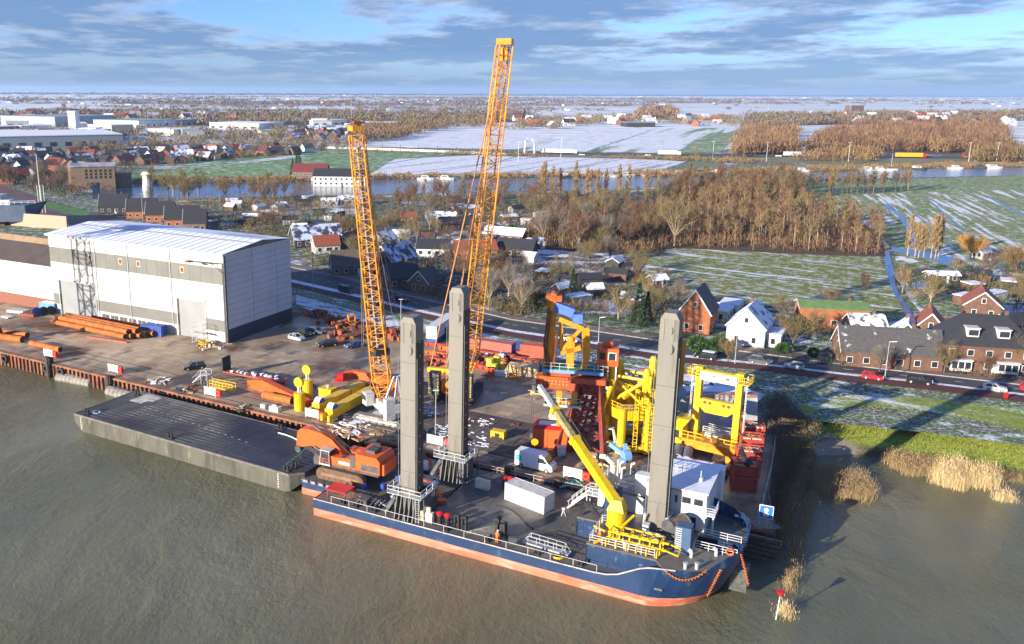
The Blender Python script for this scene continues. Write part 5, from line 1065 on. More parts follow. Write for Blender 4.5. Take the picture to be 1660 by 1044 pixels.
for k in range(4):
    a = at(150 + k * 8, 517 + k * 2) + npi * 0; tag(MB().bar(a + Vector((0, 0, .8)), a + dpi * 14 + Vector((0, 0, .8)), .5, .5).bar(a + Vector((0, 0, .2)), a + dpi * 14 + Vector((0, 0, .2)), .25).build('steel_beam', redox), ['nearest the hall', 'second from the hall', 'third from the hall', 'fourth from the hall'][k] + ', red steel beam behind the orange tube stack', 'steel beam', 'red beams behind the tube stack')
for k, (x0_, y0_, x1_, y1_, r_, lab) in enumerate(((-20, 548, 37, 556, .8, 'near orange tube cut by the left frame edge'), (-20, 541, 45, 549, .8, 'far orange tube cut by the left frame edge'), (50, 560, 98, 571, .62, 'short lone orange tube lying near the quay edge'), (428, 646, 474, 656, .75, 'short brown orange tube beside the fallen orange boom'))):
    a, c = at(x0_, y0_), at(x1_, y1_); pipe('steel_tube', lab, a + Vector((0, 0, r_)), c + Vector((0, 0, r_)), r_, rustpipe, 'steel tube', 'loose orange tubes')
a, c, l, z_ = seg(142, 547, 207, 556); tag(MB().bar(a + Vector((0, 0, .15)), c + Vector((0, 0, .15)), .5, .3).build('red_plank', M('faded_red', (.5, .12, .09))), 'faded red beam lying in front of the orange tube stack', 'beam')
# containers and boxes near the hall
t = container('blue_container', 'blue container by the hall between tube stack and right door', (at(224, 549) + at(262, 541)) / 2 + npi * 1.2, haz + R(12), 5.6, 2.4, 2.5, blue, doors=True)
t = container('site_cabin', 'white and pale blue site cabin left of the hall door', (at(50, 500) + at(88, 503)) / 2 + npi * 2.2, haz + R(6), 6.5, 2.6, 2.7, white); 
t = container('site_cabin', 'light blue site cabin beside the cable drums', (at(62, 505) + at(92, 508)) / 2 + npi * 1.0, haz + R(6), 5.2, 2.4, 2.6, skyblue, roofm=snowm)
def drum(lab, x, y, r_, m1): 
    p = at(x, y); b = MB(); b.mat(0).cyl((0, -.5, r_), (0, .5, r_), r_ * .6, n=14).mat(1).cyl((0, -.6, r_), (0, -.5, r_), r_, n=18).cyl((0, .5, r_), (0, .6, r_), r_, n=18)
    tag(b.build('cable_drum', [black, m1], None, p, haz + 1.2), lab, 'cable drum', 'cable drums left of the hall')
drum('blue cable drum left of the hall', 61, 512, 1.1, blue); drum('black cable drum right of the blue one', 72, 511, 1.1, black); drum('black cable drum nearest the hall door', 84, 510, 1.1, black)
for i, (x, y, sx, sy, sz, m_, lab) in enumerate(((30, 507, 5.5, 2.5, .9, greyp, 'grey flat crate at the left beside the cable drums'), (46, 513, 4.2, 1.2, .7, redox, 'dark red beam bundle beside the blue cable drum'), (12, 515, 3, 1.6, .4, white, 'white sheet bundle at the far left of the yard'), (265, 536, 2.6, 2.4, 1.6, dgrey, 'dark crate right of the blue container'), (152, 531, 1.0, 1.0, 1.2, dgrey, 'dark box behind the tube stack'))):
    b = MB(); b.b(-sx / 2, sx / 2, -sy / 2, sy / 2, .15, sz)
    for k in range(4): b.b(-sx / 2 + k * sx / 4, -sx / 2 + k * sx / 4 + .15, -sy / 2 - .05, sy / 2 + .05, 0, sz + .04)
    tag(b.build('crate', m_, None, at(x, y), haz + rnd.uniform(-.2, .2)), lab, 'crate')
# scaffold tower, yellow frame, debris by the right hall door
sc = thing('scaffold_tower', 'grey scaffold tower before the right hall door', 'scaffold', at(324, 556), haz)
b = MB()
for x in (-1.6, 1.6):
    for y in (-.7, .7): b.bar((x, y, 0), (x, y, 4.6), .08)
for z in (1.2, 2.4, 3.6, 4.6):
    b.bar((-1.6, -.7, z), (1.6, -.7, z), .06).bar((-1.6, .7, z), (1.6, .7, z), .06).bar((-1.6, -.7, z), (-1.6, .7, z), .06).bar((1.6, -.7, z), (1.6, .7, z), .06)
b.bar((-1.6, -.7, 0), (1.6, -.7, 2.4), .05).bar((1.6, -.7, 2.4), (-1.6, -.7, 4.6), .05).b(-1.6, 1.6, -.7, .7, 2.4, 2.46); b.build('tube_frame', galv, sc)
tag(MB().rail([(0, 0, 0), (2.4, -.8, 0), (3.0, .8, 0), (.5, 1.4, 0), (0, 0, 0)], 1.1, .14, 1.2, 2).build('yellow_barrier', yellow, None, at(322, 560), haz), 'yellow steel barrier at the foot of the scaffold tower', 'barrier')
def heap(name, lab, x, y, r_, h_, mts, n_=16, cat='scrap heap', z=3.0):
    b = MB()
    for k in range(n_):
        a_ = rnd.uniform(0, 2 * PI); q = r_ * math.sqrt(rnd.random()); s_ = rnd.uniform(.2, .5) * r_ ** .5; b.mat(rnd.randrange(len(mts)))
        px_, py_ = q * math.cos(a_), q * math.sin(a_); hz = h_ * (1 - q / r_ * .6)
        if rnd.random() < .5: b.box((px_, py_, hz * .5), (s_ * 1.6, s_, hz), rnd.uniform(0, 3))
        else: b.bar((px_, py_, rnd.uniform(0, hz)), (px_ + rnd.uniform(-1, 1) * s_ * 3, py_ + rnd.uniform(-1, 1) * s_ * 3, rnd.uniform(.2, 1) * hz), s_ * .3)
    o = b.build(name, mts, None, at(x, y, z)); tag(o, lab, cat); return o
heap('pallet_heap', 'heap of white bags and pallets beside the hall corner', 344, 561, 3.2, .9, [white, planks, greyp], 18, 'pallet heap')

# stair tower, yellow railing, flatbed trailer
t = thing('mobile_stair', 'galvanised mobile stair near the parked car on the quay', 'stair', at(326, 621), haz)
b = MB(); b.b(.6, 2.4, -.7, .7, 2.0, 2.1)
for y in (-.7, .7): b.bar((-1.6, y, 0), (.7, y, 2.05), .1, .2).bar((-1.6, y, 1), (.7, y, 3.05), .06).bar((.7, y, 3.05), (2.4, y, 3.05), .06).bar((2.3, y, 0), (2.3, y, 3.05), .09).bar((.7, y, 0), (.7, y, 3.05), .09).bar((-.6, y, .9), (-.6, y, 1.9), .05)
for k in range(8): b.b(-1.5 + k * .28, -1.22 + k * .28, -.7, .7, .1 + k * .25, .14 + k * .25)
b.build('frame', galv, t); MB().ring((1.5, -.8, .6), (0, 1, 0), .5, .15, 14, 6).build('tyre', black, t)
tag(MB().rail([(0, 0, .1), (5.8, 0, .1)], 1.3, .1, .85, 2).rail([(0, 1, .1), (5.8, 1, .1)], 1.3, .1, 2.9, 2).b(0, 5.8, 0, 1, 0, .1).build('yellow_railing', yellow, None, at(340, 627), haz), 'yellow steel railing section right of the mobile stair', 'railing')
t = thing('flatbed_trailer', 'red flatbed trailer with snowy load on the quay', 'trailer', at(416, 617), haz + R(2))
MB().b(-7.5, 7, -1.25, 1.25, .95, 1.2).b(-7, 6.5, -.5, .5, .6, .95).build('chassis', M('trailer_red', (.45, .09, .06)), t); MB().b(-7.7, -7.4, -1.25, 1.25, 1.2, 4.0).build('headboard', black, t)
ld = MB()
for k in range(22): ld.mat(k % 2).box((-6 + k * .55, rnd.uniform(-.8, .8), 1.4), (.7, .6, .35), rnd.uniform(0, 2))
ld.build('load', [dgrey, snowm], t)
for x in (3, 4.3, 5.6):
    for y in (-1.1, 1.1): MB().cyl((x, y - .15, .5), (x, y + .15, .5), .5, n=14).build('wheel', black, t)

# orange boom pieces on the quay
def xbox(name, lab, pts, w_, m_, cat, z=3.0):
    """tapering box girder along photo points (x, y, height)"""
    b = MB(); P = [at(x, y, z) + Vector((0, 0, h / 2)) for x, y, h in pts]; hs_ = [p[2] for p in pts]
    for i in range(len(P) - 1):
        a, c = P[i], P[i + 1]; d = (c - a); d.z = 0; d.normalize(); nn = Vector((-d.y, d.x, 0)) * w_ / 2; h0, h1 = hs_[i] / 2, hs_[i + 1] / 2; Z = Vector((0, 0, 1))
        b.add([a - nn - Z * h0, a + nn - Z * h0, a + nn + Z * h0, a - nn + Z * h0, c - nn - Z * h1, c + nn - Z * h1, c + nn + Z * h1, c - nn + Z * h1], [(0, 1, 2, 3)[::-1], (4, 5, 6, 7), (0, 4, 5, 1)[::-1], (1, 5, 6, 2)[::-1], (2, 6, 7, 3)[::-1], (3, 7, 4, 0)[::-1]])
    return tag(b.build(name, m_), lab, cat)
xbox('orange_boom', 'large orange excavator boom lying beside the yellow disc posts', [(406, 626, 1.4), (430, 634, 2.4), (456, 643, 1.9), (500, 657, 1.0)], 1.5, orange, 'boom')
xbox('crane_jib', 'long orange crane arm lying behind the yellow box beams', [(548, 614, 1.0), (575, 611, 1.5), (620, 621, 1.6), (650, 636, 1.9), (662, 648, 1.2)], 1.3, orange, 'crane arm')
tag(MB().cyl((-.6, 0, .9), (.6, 0, .9), .9, n=14).b(-1.2, 1.2, -.3, .3, 0, .6).build('arm_foot', red, None, at(552, 618)), 'red hinge foot at the left end of the long orange arm', 'hinge foot')
# yellow disc posts
for i, (x, y, lab) in enumerate(((486, 664, 'near yellow column with a round disc on a stalk'), (499, 642, 'far yellow column with a round disc on a stalk'))):
    t = thing('disc_column', lab, 'column', at(x, y), haz, 'yellow columns with discs')
    MB().cyl((0, 0, 0), (0, 0, 3.3), 1.0, n=18).build('drum', yellow, t); MB().bar((-.35, 0, 3.3), (-.35, 0, 5.8), .08).bar((.35, 0, 3.3), (.35, 0, 5.8), .08).cyl((-.05, 0, 3.3), (-.05, 0, 4.8), .12).build('stalk', white, t)
    MB().frame((0, 0, 5.3)).cyl((0, -.3, 0), (0, .3, 0), .95, n=18).build('disc', yellow, t)
t = thing('yellow_tank', 'small yellow square tank between disc columns and box beams', 'tank', at(532, 644), haz); MB().b(-1.4, 1.4, -1.1, 1.1, 0, 1.9).b(-1.5, 1.5, -1.2, 1.2, 1.9, 2.0).build('tank', yellow, t); MB().cyl((0, 0, 2), (0, 0, 2.5), .3, n=10).build('cap', white, t)
# yellow box beams
for i, (x0_, y0_, x1_, y1_, lab) in enumerate(((512, 672, 583, 637, 'far long yellow box beam with a blue rounded end'), (533, 682, 600, 645, 'near long yellow box beam with a blue rounded end'))):
    a, c = at(x0_, y0_), at(x1_, y1_); l = (c - a).length; t = thing('box_beam', lab, 'box beam', a, az(a, c), 'yellow box beams')
    MB().b(0, l, -.85, .85, .4, 2.1).b(-1.2, 0, -1.0, -.5, .3, 1.4).b(-1.2, 0, .5, 1.0, .3, 1.4).b(l, l + .8, -.8, .8, .6, 2.0).build('beam', yellow, t)
    MB().mat(0).frame((1.2, 0, 2.0)).cyl((0, -.6, 0), (0, .6, 0), 1.0, n=18).mat(1).cyl((0, -.62, 0), (0, -.6, 0), .85, n=18).cyl((0, .6, 0), (0, .62, 0), .85, n=18).build('end_sheave', [snowm, blue], t); MB().b(l - 4, l - 3.8, -.88, .88, .38, 2.13).build('strap', dgrey, t)
heap('red_engine', 'bright red engine unit behind the yellow box beams', 600, 634, 2.0, 2.0, [red, dgrey, red], 16, 'engine')
heap('snowy_timber', 'snow dusted timber mats left of the grey crawler crane', 570, 684, 3.6, .35, [snowm, wood, snowm], 34, 'timber mats')
heap('anchor_parts', 'rusty anchor parts beside the yellow disc columns', 513, 655, 1.6, .9, [rust, redox], 12, 'anchor parts')
tag(MB().b(-1, 1, -.5, .5, 0, .9).cyl((-.4, 0, .9), (.4, 0, .9), .3, n=8).build('white_box', white, None, at(446, 666), haz), 'small white box near the quay edge left of the yellow columns', 'box')
tag(MB().b(-.6, .6, -.4, .4, 0, .8).b(-.5, .5, -.45, -.4, .1, .7).build('grey_box', greyp, None, at(428, 661), haz), 'small dark box on the quay edge behind the black barge', 'box')

# dark timber mats under the cranes and snow on them
mb = MB(); 
for r_ in range(9):
    a = at(560 + r_ * 6, 676 + r_ * 5.5) if False else None
base = CA + Vector((-9, 3, 0)); u_, v_ = Vector((math.cos(qaz), math.sin(qaz), 0)), Vector((-math.sin(qaz), math.cos(qaz), 0))
for r_ in range(7):
    for q in range(15): 
        p = CA + u_ * (-8 + q * 2.4 + rnd.uniform(-.1, .1)) + v_ * (-4.2 + r_ * 1.35); mb.box((p.x, p.y, 3.11), (2.3, 1.2, .2), qaz + rnd.uniform(-.01, .01))
tag(mb.build('timber_mats', M('dark_timber', (0.13, 0.11, 0.09))), 'dark timber mats under the grey crawler crane', 'timber mats')
mb = MB()
for r_ in range(6):
    for q in range(12): p = at(690, 700) + u_ * (q * 2.0) + v_ * (r_ * 2.2); mb.box((p.x, p.y, 3.10), (1.9, 2.1, .18), qaz + rnd.uniform(-.02, .02))
tag(mb.build('steel_mats', M('mat_rust', (0.11, 0.06, 0.04), (0.05, 0.04, 0.04), s=.4, coord='world')), 'brown steel road plates in the yard behind the middle spud leg', 'road plates')
def snowpatch(lab, pts, n_):
    mb = MB(); xs = [p[0] for p in pts]; ys = [p[1] for p in pts]
    for k in range(int(n_ * .6)):
        x, y = rnd.uniform(min(xs), max(xs)), rnd.uniform(min(ys), max(ys)); p = at(x, y)
        mb.box((p.x, p.y, 3.24), (rnd.uniform(.2, 1.0), rnd.uniform(.12, .4), .06), qaz + rnd.uniform(-.3, .3))
    o = mb.build('snow', snowm); o['kind'] = 'stuff'; tag(o, lab, 'snow')
snowpatch('patches of snow between the left and middle spud legs', [(682, 652), (720, 676)], 60)
snowpatch('snow patches on the plates behind the middle spud leg', [(690, 690), (735, 712)], 50)
snowpatch('line of snow patches right of the middle spud leg', [(755, 680), (800, 694)], 34)
snowpatch('snow patches by the quay right of the middle spud leg', [(752, 700), (790, 730)], 40)
snowpatch('snow patches left of the grey crawler crane', [(552, 672), (600, 692)], 46)

# ============================================================ VEHICLES
_cm = {}
def carpaint(name, c): return M('car_' + name, c, tuple(v * .92 for v in c), rough=.28)
def car(lab, x, y, a, style, paint, z=3.0, grp=None, cat='car', L_=None):
    S = {'hatch': (4.0, 1.72, 1.48), 'suv': (4.6, 1.85, 1.68), 'wagon': (4.7, 1.8, 1.48), 'van': (5.1, 1.95, 2.0)}[style]
    L0, W0, H0 = S; t = thing('parked_car' if grp == 'cars parked in the yard' else ('delivery_van' if style == 'van' else 'car'), lab, cat, at(x, y, z), a, grp)
    h = L0 / 2; w2 = W0 / 2; belt = .95 if style != 'van' else 1.15
    prof = [(-h, .35), (-h, belt - .12), (-h + .12, belt), (h - 1.15, belt), (h - .25, belt - .18), (h, belt - .38), (h, .32), (h - .4, .22), (-h + .35, .22)]
    b = MB(); b.side(prof, -w2, w2); 
    rx0 = {'hatch': -h + .1, 'suv': -h + .1, 'wagon': -h + .15, 'van': -h + .05}[style]; rt0 = rx0 + (.45 if style != 'van' else .15); rt1 = h - (1.9 if style != 'van' else 1.6); rx1 = h - 1.2 if style != 'van' else h - .75
    b.frust(rt0, rt1, -w2 + .22, w2 - .22, H0 - .06, rt0 + .08, rt1 - .08, -w2 + .28, w2 - .28, H0)
    for sy in (-1, 1):
        for xx, xt in ((rx0 + .02, rt0), (rx1 - .02, rt1), ((rx0 + rx1) / 2 + .1, (rt0 + rt1) / 2 + .1)):
            b.bar((xx, sy * (w2 - .05), belt), (xt, sy * (w2 - .23), H0 - .04), .1)
    b.build('body', paint, t)
    MB().frust(rx0 + .05, rx1, -w2 + .06, w2 - .06, belt - .02, rt0, rt1, -w2 + .24, w2 - .24, H0 - .05).build('windows', glass, t)
    if style == 'van': MB().b(rx0 + .1, h - 2.6, -w2 + .03, w2 - .03, belt, H0 - .08).build('cargo_side', paint, t)
    for xx in (-h + .85, h - .85):
        for sy in (-1, 1):
            wh = MB().cyl((xx, sy * (w2 - .2), .33), (xx, sy * (w2 + .01), .33), .33, n=14).build('wheel', black, t)
            MB().cyl((xx, sy * (w2 + .01), .33), (xx, sy * (w2 + .025), .33), .2, n=10).build('rim', galv, wh)
    for sy in (-1, 1):
        MB().box((h - .03, sy * (w2 - .3), .68), (.1, .36, .16)).build('headlight', white, t); MB().box((-h + .01, sy * (w2 - .25), .75), (.06, .2, .25)).build('taillight', red, t)
    return t
P = dict(silver=carpaint('silver', (.50, .53, .57)), black=carpaint('black', (.015, .016, .02)), grey=carpaint('grey', (.10, .11, .125)), blue=carpaint('blue', (.05, .09, .22)), red=carpaint('red', (.55, .02, .03)), white=carpaint('white', (.78, .78, .77)), green=carpaint('green', (.05, .07, .07)))
car('black suv parked alone on the open quay yard', 315, 598, R(205), 'suv', P['black'], grp='cars parked in the yard')
car('silver car nearest the camera in the parked row by the hall', 481, 551, R(-35), 'hatch', P['silver'], grp='cars parked in the yard')
car('black suv between two cars in the parked row', 495, 543, R(-35), 'suv', P['black'], grp='cars parked in the yard')
car('grey car farthest from the camera in the parked row', 512, 540, R(-30), 'wagon', P['grey'], grp='cars parked in the yard')
car('dark estate car parked on its own in mid yard', 531, 561, R(205), 'wagon', P['black'], grp='cars parked in the yard')
car('blue car parked beside the rusty scrap', 575, 563, R(215), 'wagon', P['blue'], grp='cars parked in the yard')
RD = lambda x: az(at(x - 15, 600 - (1500 - x) * .12), at(x + 15, 600 - (1500 - x) * .12 + 3.5))
for x, y, st, c, a, lab in ((562, 474, 'van', 'green', R(-42), 'dark green van driving on the road behind the left crane'), (650, 488, 'wagon', 'black', R(-41), 'dark car on the road above the left spud leg'), (925, 553, 'hatch', 'white', R(-36), 'white car on the road behind the orange rig'),
                          (1143, 581, 'suv', 'black', R(150), 'black suv with snow on its roof, left of the moving cars'), (1232, 589, 'suv', 'grey', R(-30), 'dark grey suv on the road above the yellow gantry'), (1287, 597, 'hatch', 'silver', R(151), 'silver hatchback following on the near lane'),
                          (1414, 614, 'hatch', 'red', R(-29), 'bright red hatchback on the road before the long dark roof house'), (1490, 621, 'wagon', 'black', R(-28), 'black estate car just behind the red hatchback'), (1612, 633, 'hatch', 'white', R(-28), 'white hatchback at the right end of the road'), (1672, 634, 'hatch', 'red', R(-28), 'red car cut by the right frame edge'),
                          (1640, 596, 'hatch', 'white', R(-20), 'white car parked by the far right garden'), (1605, 586, 'wagon', 'silver', R(-20), 'silver car parked before the dark roofed double house')):
    car(lab, x, y, a, st, P[c], 3.04, 'cars on the road')
MBs = MB().b(-2, .6, -.7, .7, 1.69, 1.75).build('roof_snow', snowm, [o for o in col.objects if o.get('label', '').startswith('black suv with snow')][0])
# white panel van
t = thing('panel_van', 'white panel van with blue circular mark parked at the quay edge', 'van', at(868, 759), R(-29)); L_, W_, H_ = 6.3, 2.0, 2.75
MB().side([(-3.1, .45), (-3.1, 2.55), (-2.95, 2.75), (1.3, 2.75), (1.75, 2.5), (2.45, 1.55), (3.05, 1.25), (3.15, .5), (2.9, .35), (-2.9, .35)], -1, 1).build('body', M('van_white', (.76, .77, .78), (.70, .71, .72), rough=.35), t)
MB().mat(0).add([(1.78, -.85, 2.44), (2.46, -.9, 1.56), (2.46, .9, 1.56), (1.78, .85, 2.44), (1.84, -.85, 2.46), (2.52, -.9, 1.58), (2.52, .9, 1.58), (1.84, .85, 2.46)], [(0, 3, 2, 1), (4, 5, 6, 7), (0, 1, 5, 4), (2, 3, 7, 6), (3, 0, 4, 7), (1, 2, 6, 5)]).build('windscreen', glass, t)
for sy in (-1, 1): MB().side([(.75, 1.5), (.85, 2.25), (1.6, 2.25), (2.1, 1.6), (2.05, 1.5)], sy * 1.0 - .01, sy * 1.0 + .01).build('side_window', glass, t)
MB().cyl((-2.45, -1.02, 1.7), (-2.45, -1.0, 1.7), .5, n=18).b(-3.0, -1.9, -1.015, -1.0, 1.3, 1.55).build('logo', M('cyan_mark', (.08, .50, .68)), t)
MB().b(-3.12, -3.1, -.9, .5, 1.4, 2.2).build('rear_mark', M('cyan_mark', (.08, .5, .68)), t)
for xx in (-2.0, 2.15):
    for sy in (-1, 1):
        wh = MB().cyl((xx, sy * .78, .38), (xx, sy * 1.02, .38), .38, n=16).build('wheel', black, t); MB().cyl((xx, sy * 1.02, .38), (xx, sy * 1.035, .38), .22, n=12).build('rim', galv, wh)
for sy in (-1, 1): MB().box((3.05, sy * .75, .95), (.15, .3, .3)).build('headlight', lgrey, t); MB().box((1.95, sy * 1.15, 1.7), (.1, .2, .35)).build('mirror', black, t)

# ============================================================ YARD, MIDDLE AND RIGHT
t = container('trailer_box', 'long white trailer box standing by the road fence', (at(682, 562) + at(720, 535)) / 2 + Vector((2, 1, 1.3)), az(at(682, 562), at(720, 535)), 13.0, 2.6, 2.9, white)
MB().b(-6, 6, -1.2, 1.2, -1.1, .0).build('blue_skirt', blue, t)
t = container('red_container', 'faded red forty foot container behind the orange beams', at(792, 573) + Vector((0, 2, 0)), R(-27), 12.2, 2.5, 2.6, M('container_red', (.42, .12, .09), (.36, .10, .08))); MB().b(6.1, 6.15, -1.2, 1.2, .1, 2.5).build('blue_end', blue, t)
container('red_container', 'short bright red container right of the long one', at(868, 580) + Vector((0, 1.5, 0)), R(-22), 6.1, 2.5, 2.6, M('container_vermilion', (.55, .10, .05)))
container('green_container', 'dark green container beside the white trailer box', at(742, 553) + Vector((0, 2, 0)), R(-27), 6.1, 2.5, 2.6, M('container_green', (.04, .13, .11)))
container('orange_container', 'orange ribbed container with pale dots left of the orange rig', at(898, 628) + Vector((0, 1, 0)), R(-14), 6.6, 2.4, 2.2, orange)
dots = MB()
for k in range(9):
    for z in (.8, 1.4): dots.box((-3 + k * .72, -1.215, z), (.16, .03, .16))
dots.build('pale_dots', cream, [o for o in col.objects if o.get('label', '').startswith('orange ribbed')][0])
beam_lab = ['nearest', 'second', 'third', 'fourth', 'fifth', 'sixth', 'seventh', 'eighth', 'ninth', 'tenth']
for k, (x0_, y0_, x1_, y1_, r_, m_) in enumerate(((698, 585, 765, 598, 1.0, redox), (690, 574, 752, 582, .9, orange), (757, 592, 800, 604, 1.0, redox), (762, 582, 822, 590, 1.1, orange), (770, 574, 835, 584, 1.2, redox), (712, 566, 760, 574, 1.0, orange), (700, 592, 742, 602, .7, rust), (760, 560, 850, 577, .8, orange), (690, 560, 748, 566, .8, redox))):
    a, c = at(x0_, y0_), at(x1_, y1_); b = MB(); l = (c - a).length; b.b(0, l, -r_ / 2, r_ / 2, 0, .12).b(0, l, -r_ / 2, r_ / 2, r_ * .9, r_ * .9 + .12).b(0, l, -.08, .08, .1, r_ * .9)
    for q in range(int(l / 2)): b.b(q * 2 + .5, q * 2 + .6, -r_ / 2 + .05, r_ / 2 - .05, .1, r_ * .9)
    tag(b.build('steel_girder', m_, None, a, az(a, c)), beam_lab[k] + ' orange steel girder in the stack behind the middle spud leg', 'girder', 'girders behind the middle spud leg')
heap('girder_scrap', 'jumble of orange frames between girders and red container', 733, 590, 6, 1.8, [orange, redox, black, redox], 34)
heap('girder_scrap', 'jumble of orange and black parts right of the middle spud leg', 775, 588, 4, 1.8, [orange, black, dgrey], 26)
for x, y, r_, lab in ((515, 512, 3.2, 'snow dusted scrap at the fence corner nearest the hall'), (540, 522, 4, 'rust brown scrap pieces left of the yellow frame'), (562, 528, 4.5, 'rusty red scrap with a yellow frame behind the left crane'), (590, 540, 4.5, 'rusty steel plates behind the blue parked car'), (640, 545, 4.5, 'dark scrap pile between the crane boom and left spud leg'), (552, 546, 3, 'red scrap boxes behind the dark estate car')):
    heap('scrap_heap', lab, x, y, r_, 1.9, [rust, redox, dgrey, rust, rustpipe], 30)
for k, (x0_, y0_, x1_, y1_) in enumerate(((548, 552, 602, 530), (556, 556, 606, 536), (570, 558, 612, 540))):
    a, c = at(x0_, y0_), at(x1_, y1_); tag(MB().bar(a + Vector((0, 0, .6 + k * .5)), c + Vector((0, 0, .9 + k * .5)), 1.0, .5).build('rusty_beam', rust), ['upper', 'middle', 'lower'][k] + ' long rusty beam beside the blue parked car', 'beam', 'rusty beams by the blue car')
tag(MB().b(-.9, -.7, -.8, .8, 0, 3).b(.7, .9, -.8, .8, 0, 3).b(-.9, .9, -.8, .8, 2.8, 3).b(-.9, .9, -.8, .8, 1.2, 1.4).build('lifting_stand', amber, None, at(570, 528), .3), 'yellow box frame on top of the rusty scrap', 'frame')
for x, y, lab in ((794, 600, 'left group of yellow drums on orange stand'), (806, 596, 'right tall yellow drum beside the white crate')):
    b = MB(); b.cyl((0, 0, 0), (0, 0, 2.6), .8, n=16).cyl((.9, -.4, 0), (.9, -.4, 1.6), .6, n=12); tag(b.build('yellow_drum', M('drum_yellow', (.75, .68, .08)), None, at(x, y)), lab, 'drum', 'yellow drums')
tag(MB().b(-.8, -.3, -.4, .4, 0, 1.8).b(.0, .5, -.4, .4, 0, 1.8).b(-.8, .5, -.5, .5, 1.6, 1.8).build('orange_stand', orange, None, at(797, 609)), 'orange steel stand below the yellow drums', 'stand')
tag(MB().b(-1.4, 1.4, -.8, .8, 0, .8).b(-1.3, 1.3, -.7, .7, .8, .85).build('white_crate', white, None, at(812, 608), -.3), 'low white crate in front of the yellow drums', 'crate')
t = thing('generator', 'white generator set right of the middle spud leg', 'generator', at(742, 634), R(-25)); MB().b(-1.8, 1.8, -1, 1, .3, 2.4).build('casing', lgrey, t); MB().b(-2, 2, -1.1, 1.1, 0, .3).cyl((1, 0, 2.4), (1, 0, 2.8), .15).build('base_frame', dgrey, t)
b = MB()
for k in range(7):
    for q in range(3): b.box((k * .05, q * .9 - .9, .2 + k * .3), (7.4 - k * .2, .7, .24), 0)
tag(b.build('timber_stack', planks, None, at(846, 607), R(-20)), 'stack of pale timber planks in the middle of the yard', 'timber stack')
for i, (x, y) in enumerate(((842, 592), (862, 596))):
    b = MB(); b.b(-1.6, 1.6, -.8, .8, 1.5, 1.7)
    for dx in (-1.5, 1.5):
        for dy in (-.7, .7): b.bar((dx, dy, 0), (dx, dy, 1.6), .16)
    tag(b.build('orange_trestle', orange, None, at(x, y), R(-20)), ('left', 'right')[i] + ' orange trestle behind the timber stack', 'trestle', 'orange trestles')
tag(MB().rail([(0, 0, 0), (2.2, -.2, 0)], 2.6, .1, 1.1, 2).b(0, 2.2, -.4, .4, 0, .5).build('yellow_basket', amber, None, at(824, 614)), 'yellow lifting basket before the timber stack', 'basket')
heap('machine_scrap', 'dark machine parts between timber stack and orange rig', 880, 608, 4.5, 1.8, [black, dgrey, redox, dgrey], 30)
heap('tarpaulin_heap', 'blue tarpaulins and pipes behind the yellow drums', 810, 582, 4, 1.6, [blue, lgrey, white, black], 26)
t = thing('compressor', 'small yellow compressor in the open yard', 'compressor', at(808, 711), R(-25)); MB().b(-1.2, 1.2, -.7, .7, .3, 1.5).build('hood', yellow, t); MB().b(-.4, .4, -.75, -.7, .3, 1.2).cyl((-.7, -.8, .3), (-.7, .8, .3), .3, n=12).cyl((.7, -.8, .3), (.7, .8, .3), .3, n=12).build('wheels', black, t)
t = thing('orange_tank', 'orange tank box with snow on its lid beside the rig', 'tank', at(895, 724) + Vector((0, 1, 0)), R(-12)); MB().b(-3.1, 3.1, -2, 2, 0, 3.3).build('tank', M('tank_orange', (.75, .12, .02), (.70, .11, .02)), t); MB().frust(-3.1, 3.1, -2, 2, 3.3, -2.6, 2.6, -1.5, 1.5, 3.7).build('lid', red, t); MB().frust(-2.1, 1.7, -.9, .8, 3.7, -2, 1.6, -.8, .7, 3.8).build('snow_on_lid', snowm, t)
t = thing('sign_post', 'yellow diamond sign on a post beside the white van', 'sign', at(866, 741)); MB().cyl((0, 0, 0), (0, 0, 2.2), .05).build('post', orange, t); MB().frame((0, 0, 2.6)).cyl((0, -.05, 0), (0, .05, 0), .6, n=8).build('board', yellow, t)
heap('black_hoses', 'black hoses lying in front of the orange tank', 890, 734, 3.2, .5, [black, dgrey], 26, 'hoses')
tag(MB().b(-.6, .6, -.5, .5, 0, 1.5).b(-.65, .65, -.55, .55, 1.5, 1.56).build('grey_cabinet', lgrey, None, at(910, 738)), 'grey cabinet at the right end of the black hoses', 'cabinet')
rp = MB(); 
for q in range(4): rp.path([at(905 + 38 * t_ + 3 * math.sin(q), 782 + 7 * math.sin(t_ * 5 + q) + q * 1.5) + Vector((0, 0, .1)) for t_ in [i / 12 for i in range(13)]], .09, 4)
tag(rp.build('rope_heap', teal), 'turquoise rope heap on the quay edge', 'rope')
heap('yellow_flower_pile', 'pale yellow anchor wire bundle hanging near the black crane tip', 872, 640, 1.8, 1.1, [planks, M('pale_yellow', (.55, .52, .25))], 22, 'wire bundle')
tag(MB().cyl((0, -.25, 1.1), (0, .25, 1.1), 1.1, n=14).cyl((0, -.3, 1.1), (0, .3, 1.1), .5, n=12).build('rope_reel', cream, None, at(899, 685)), 'cream wheel standing behind the orange tank', 'wheel')
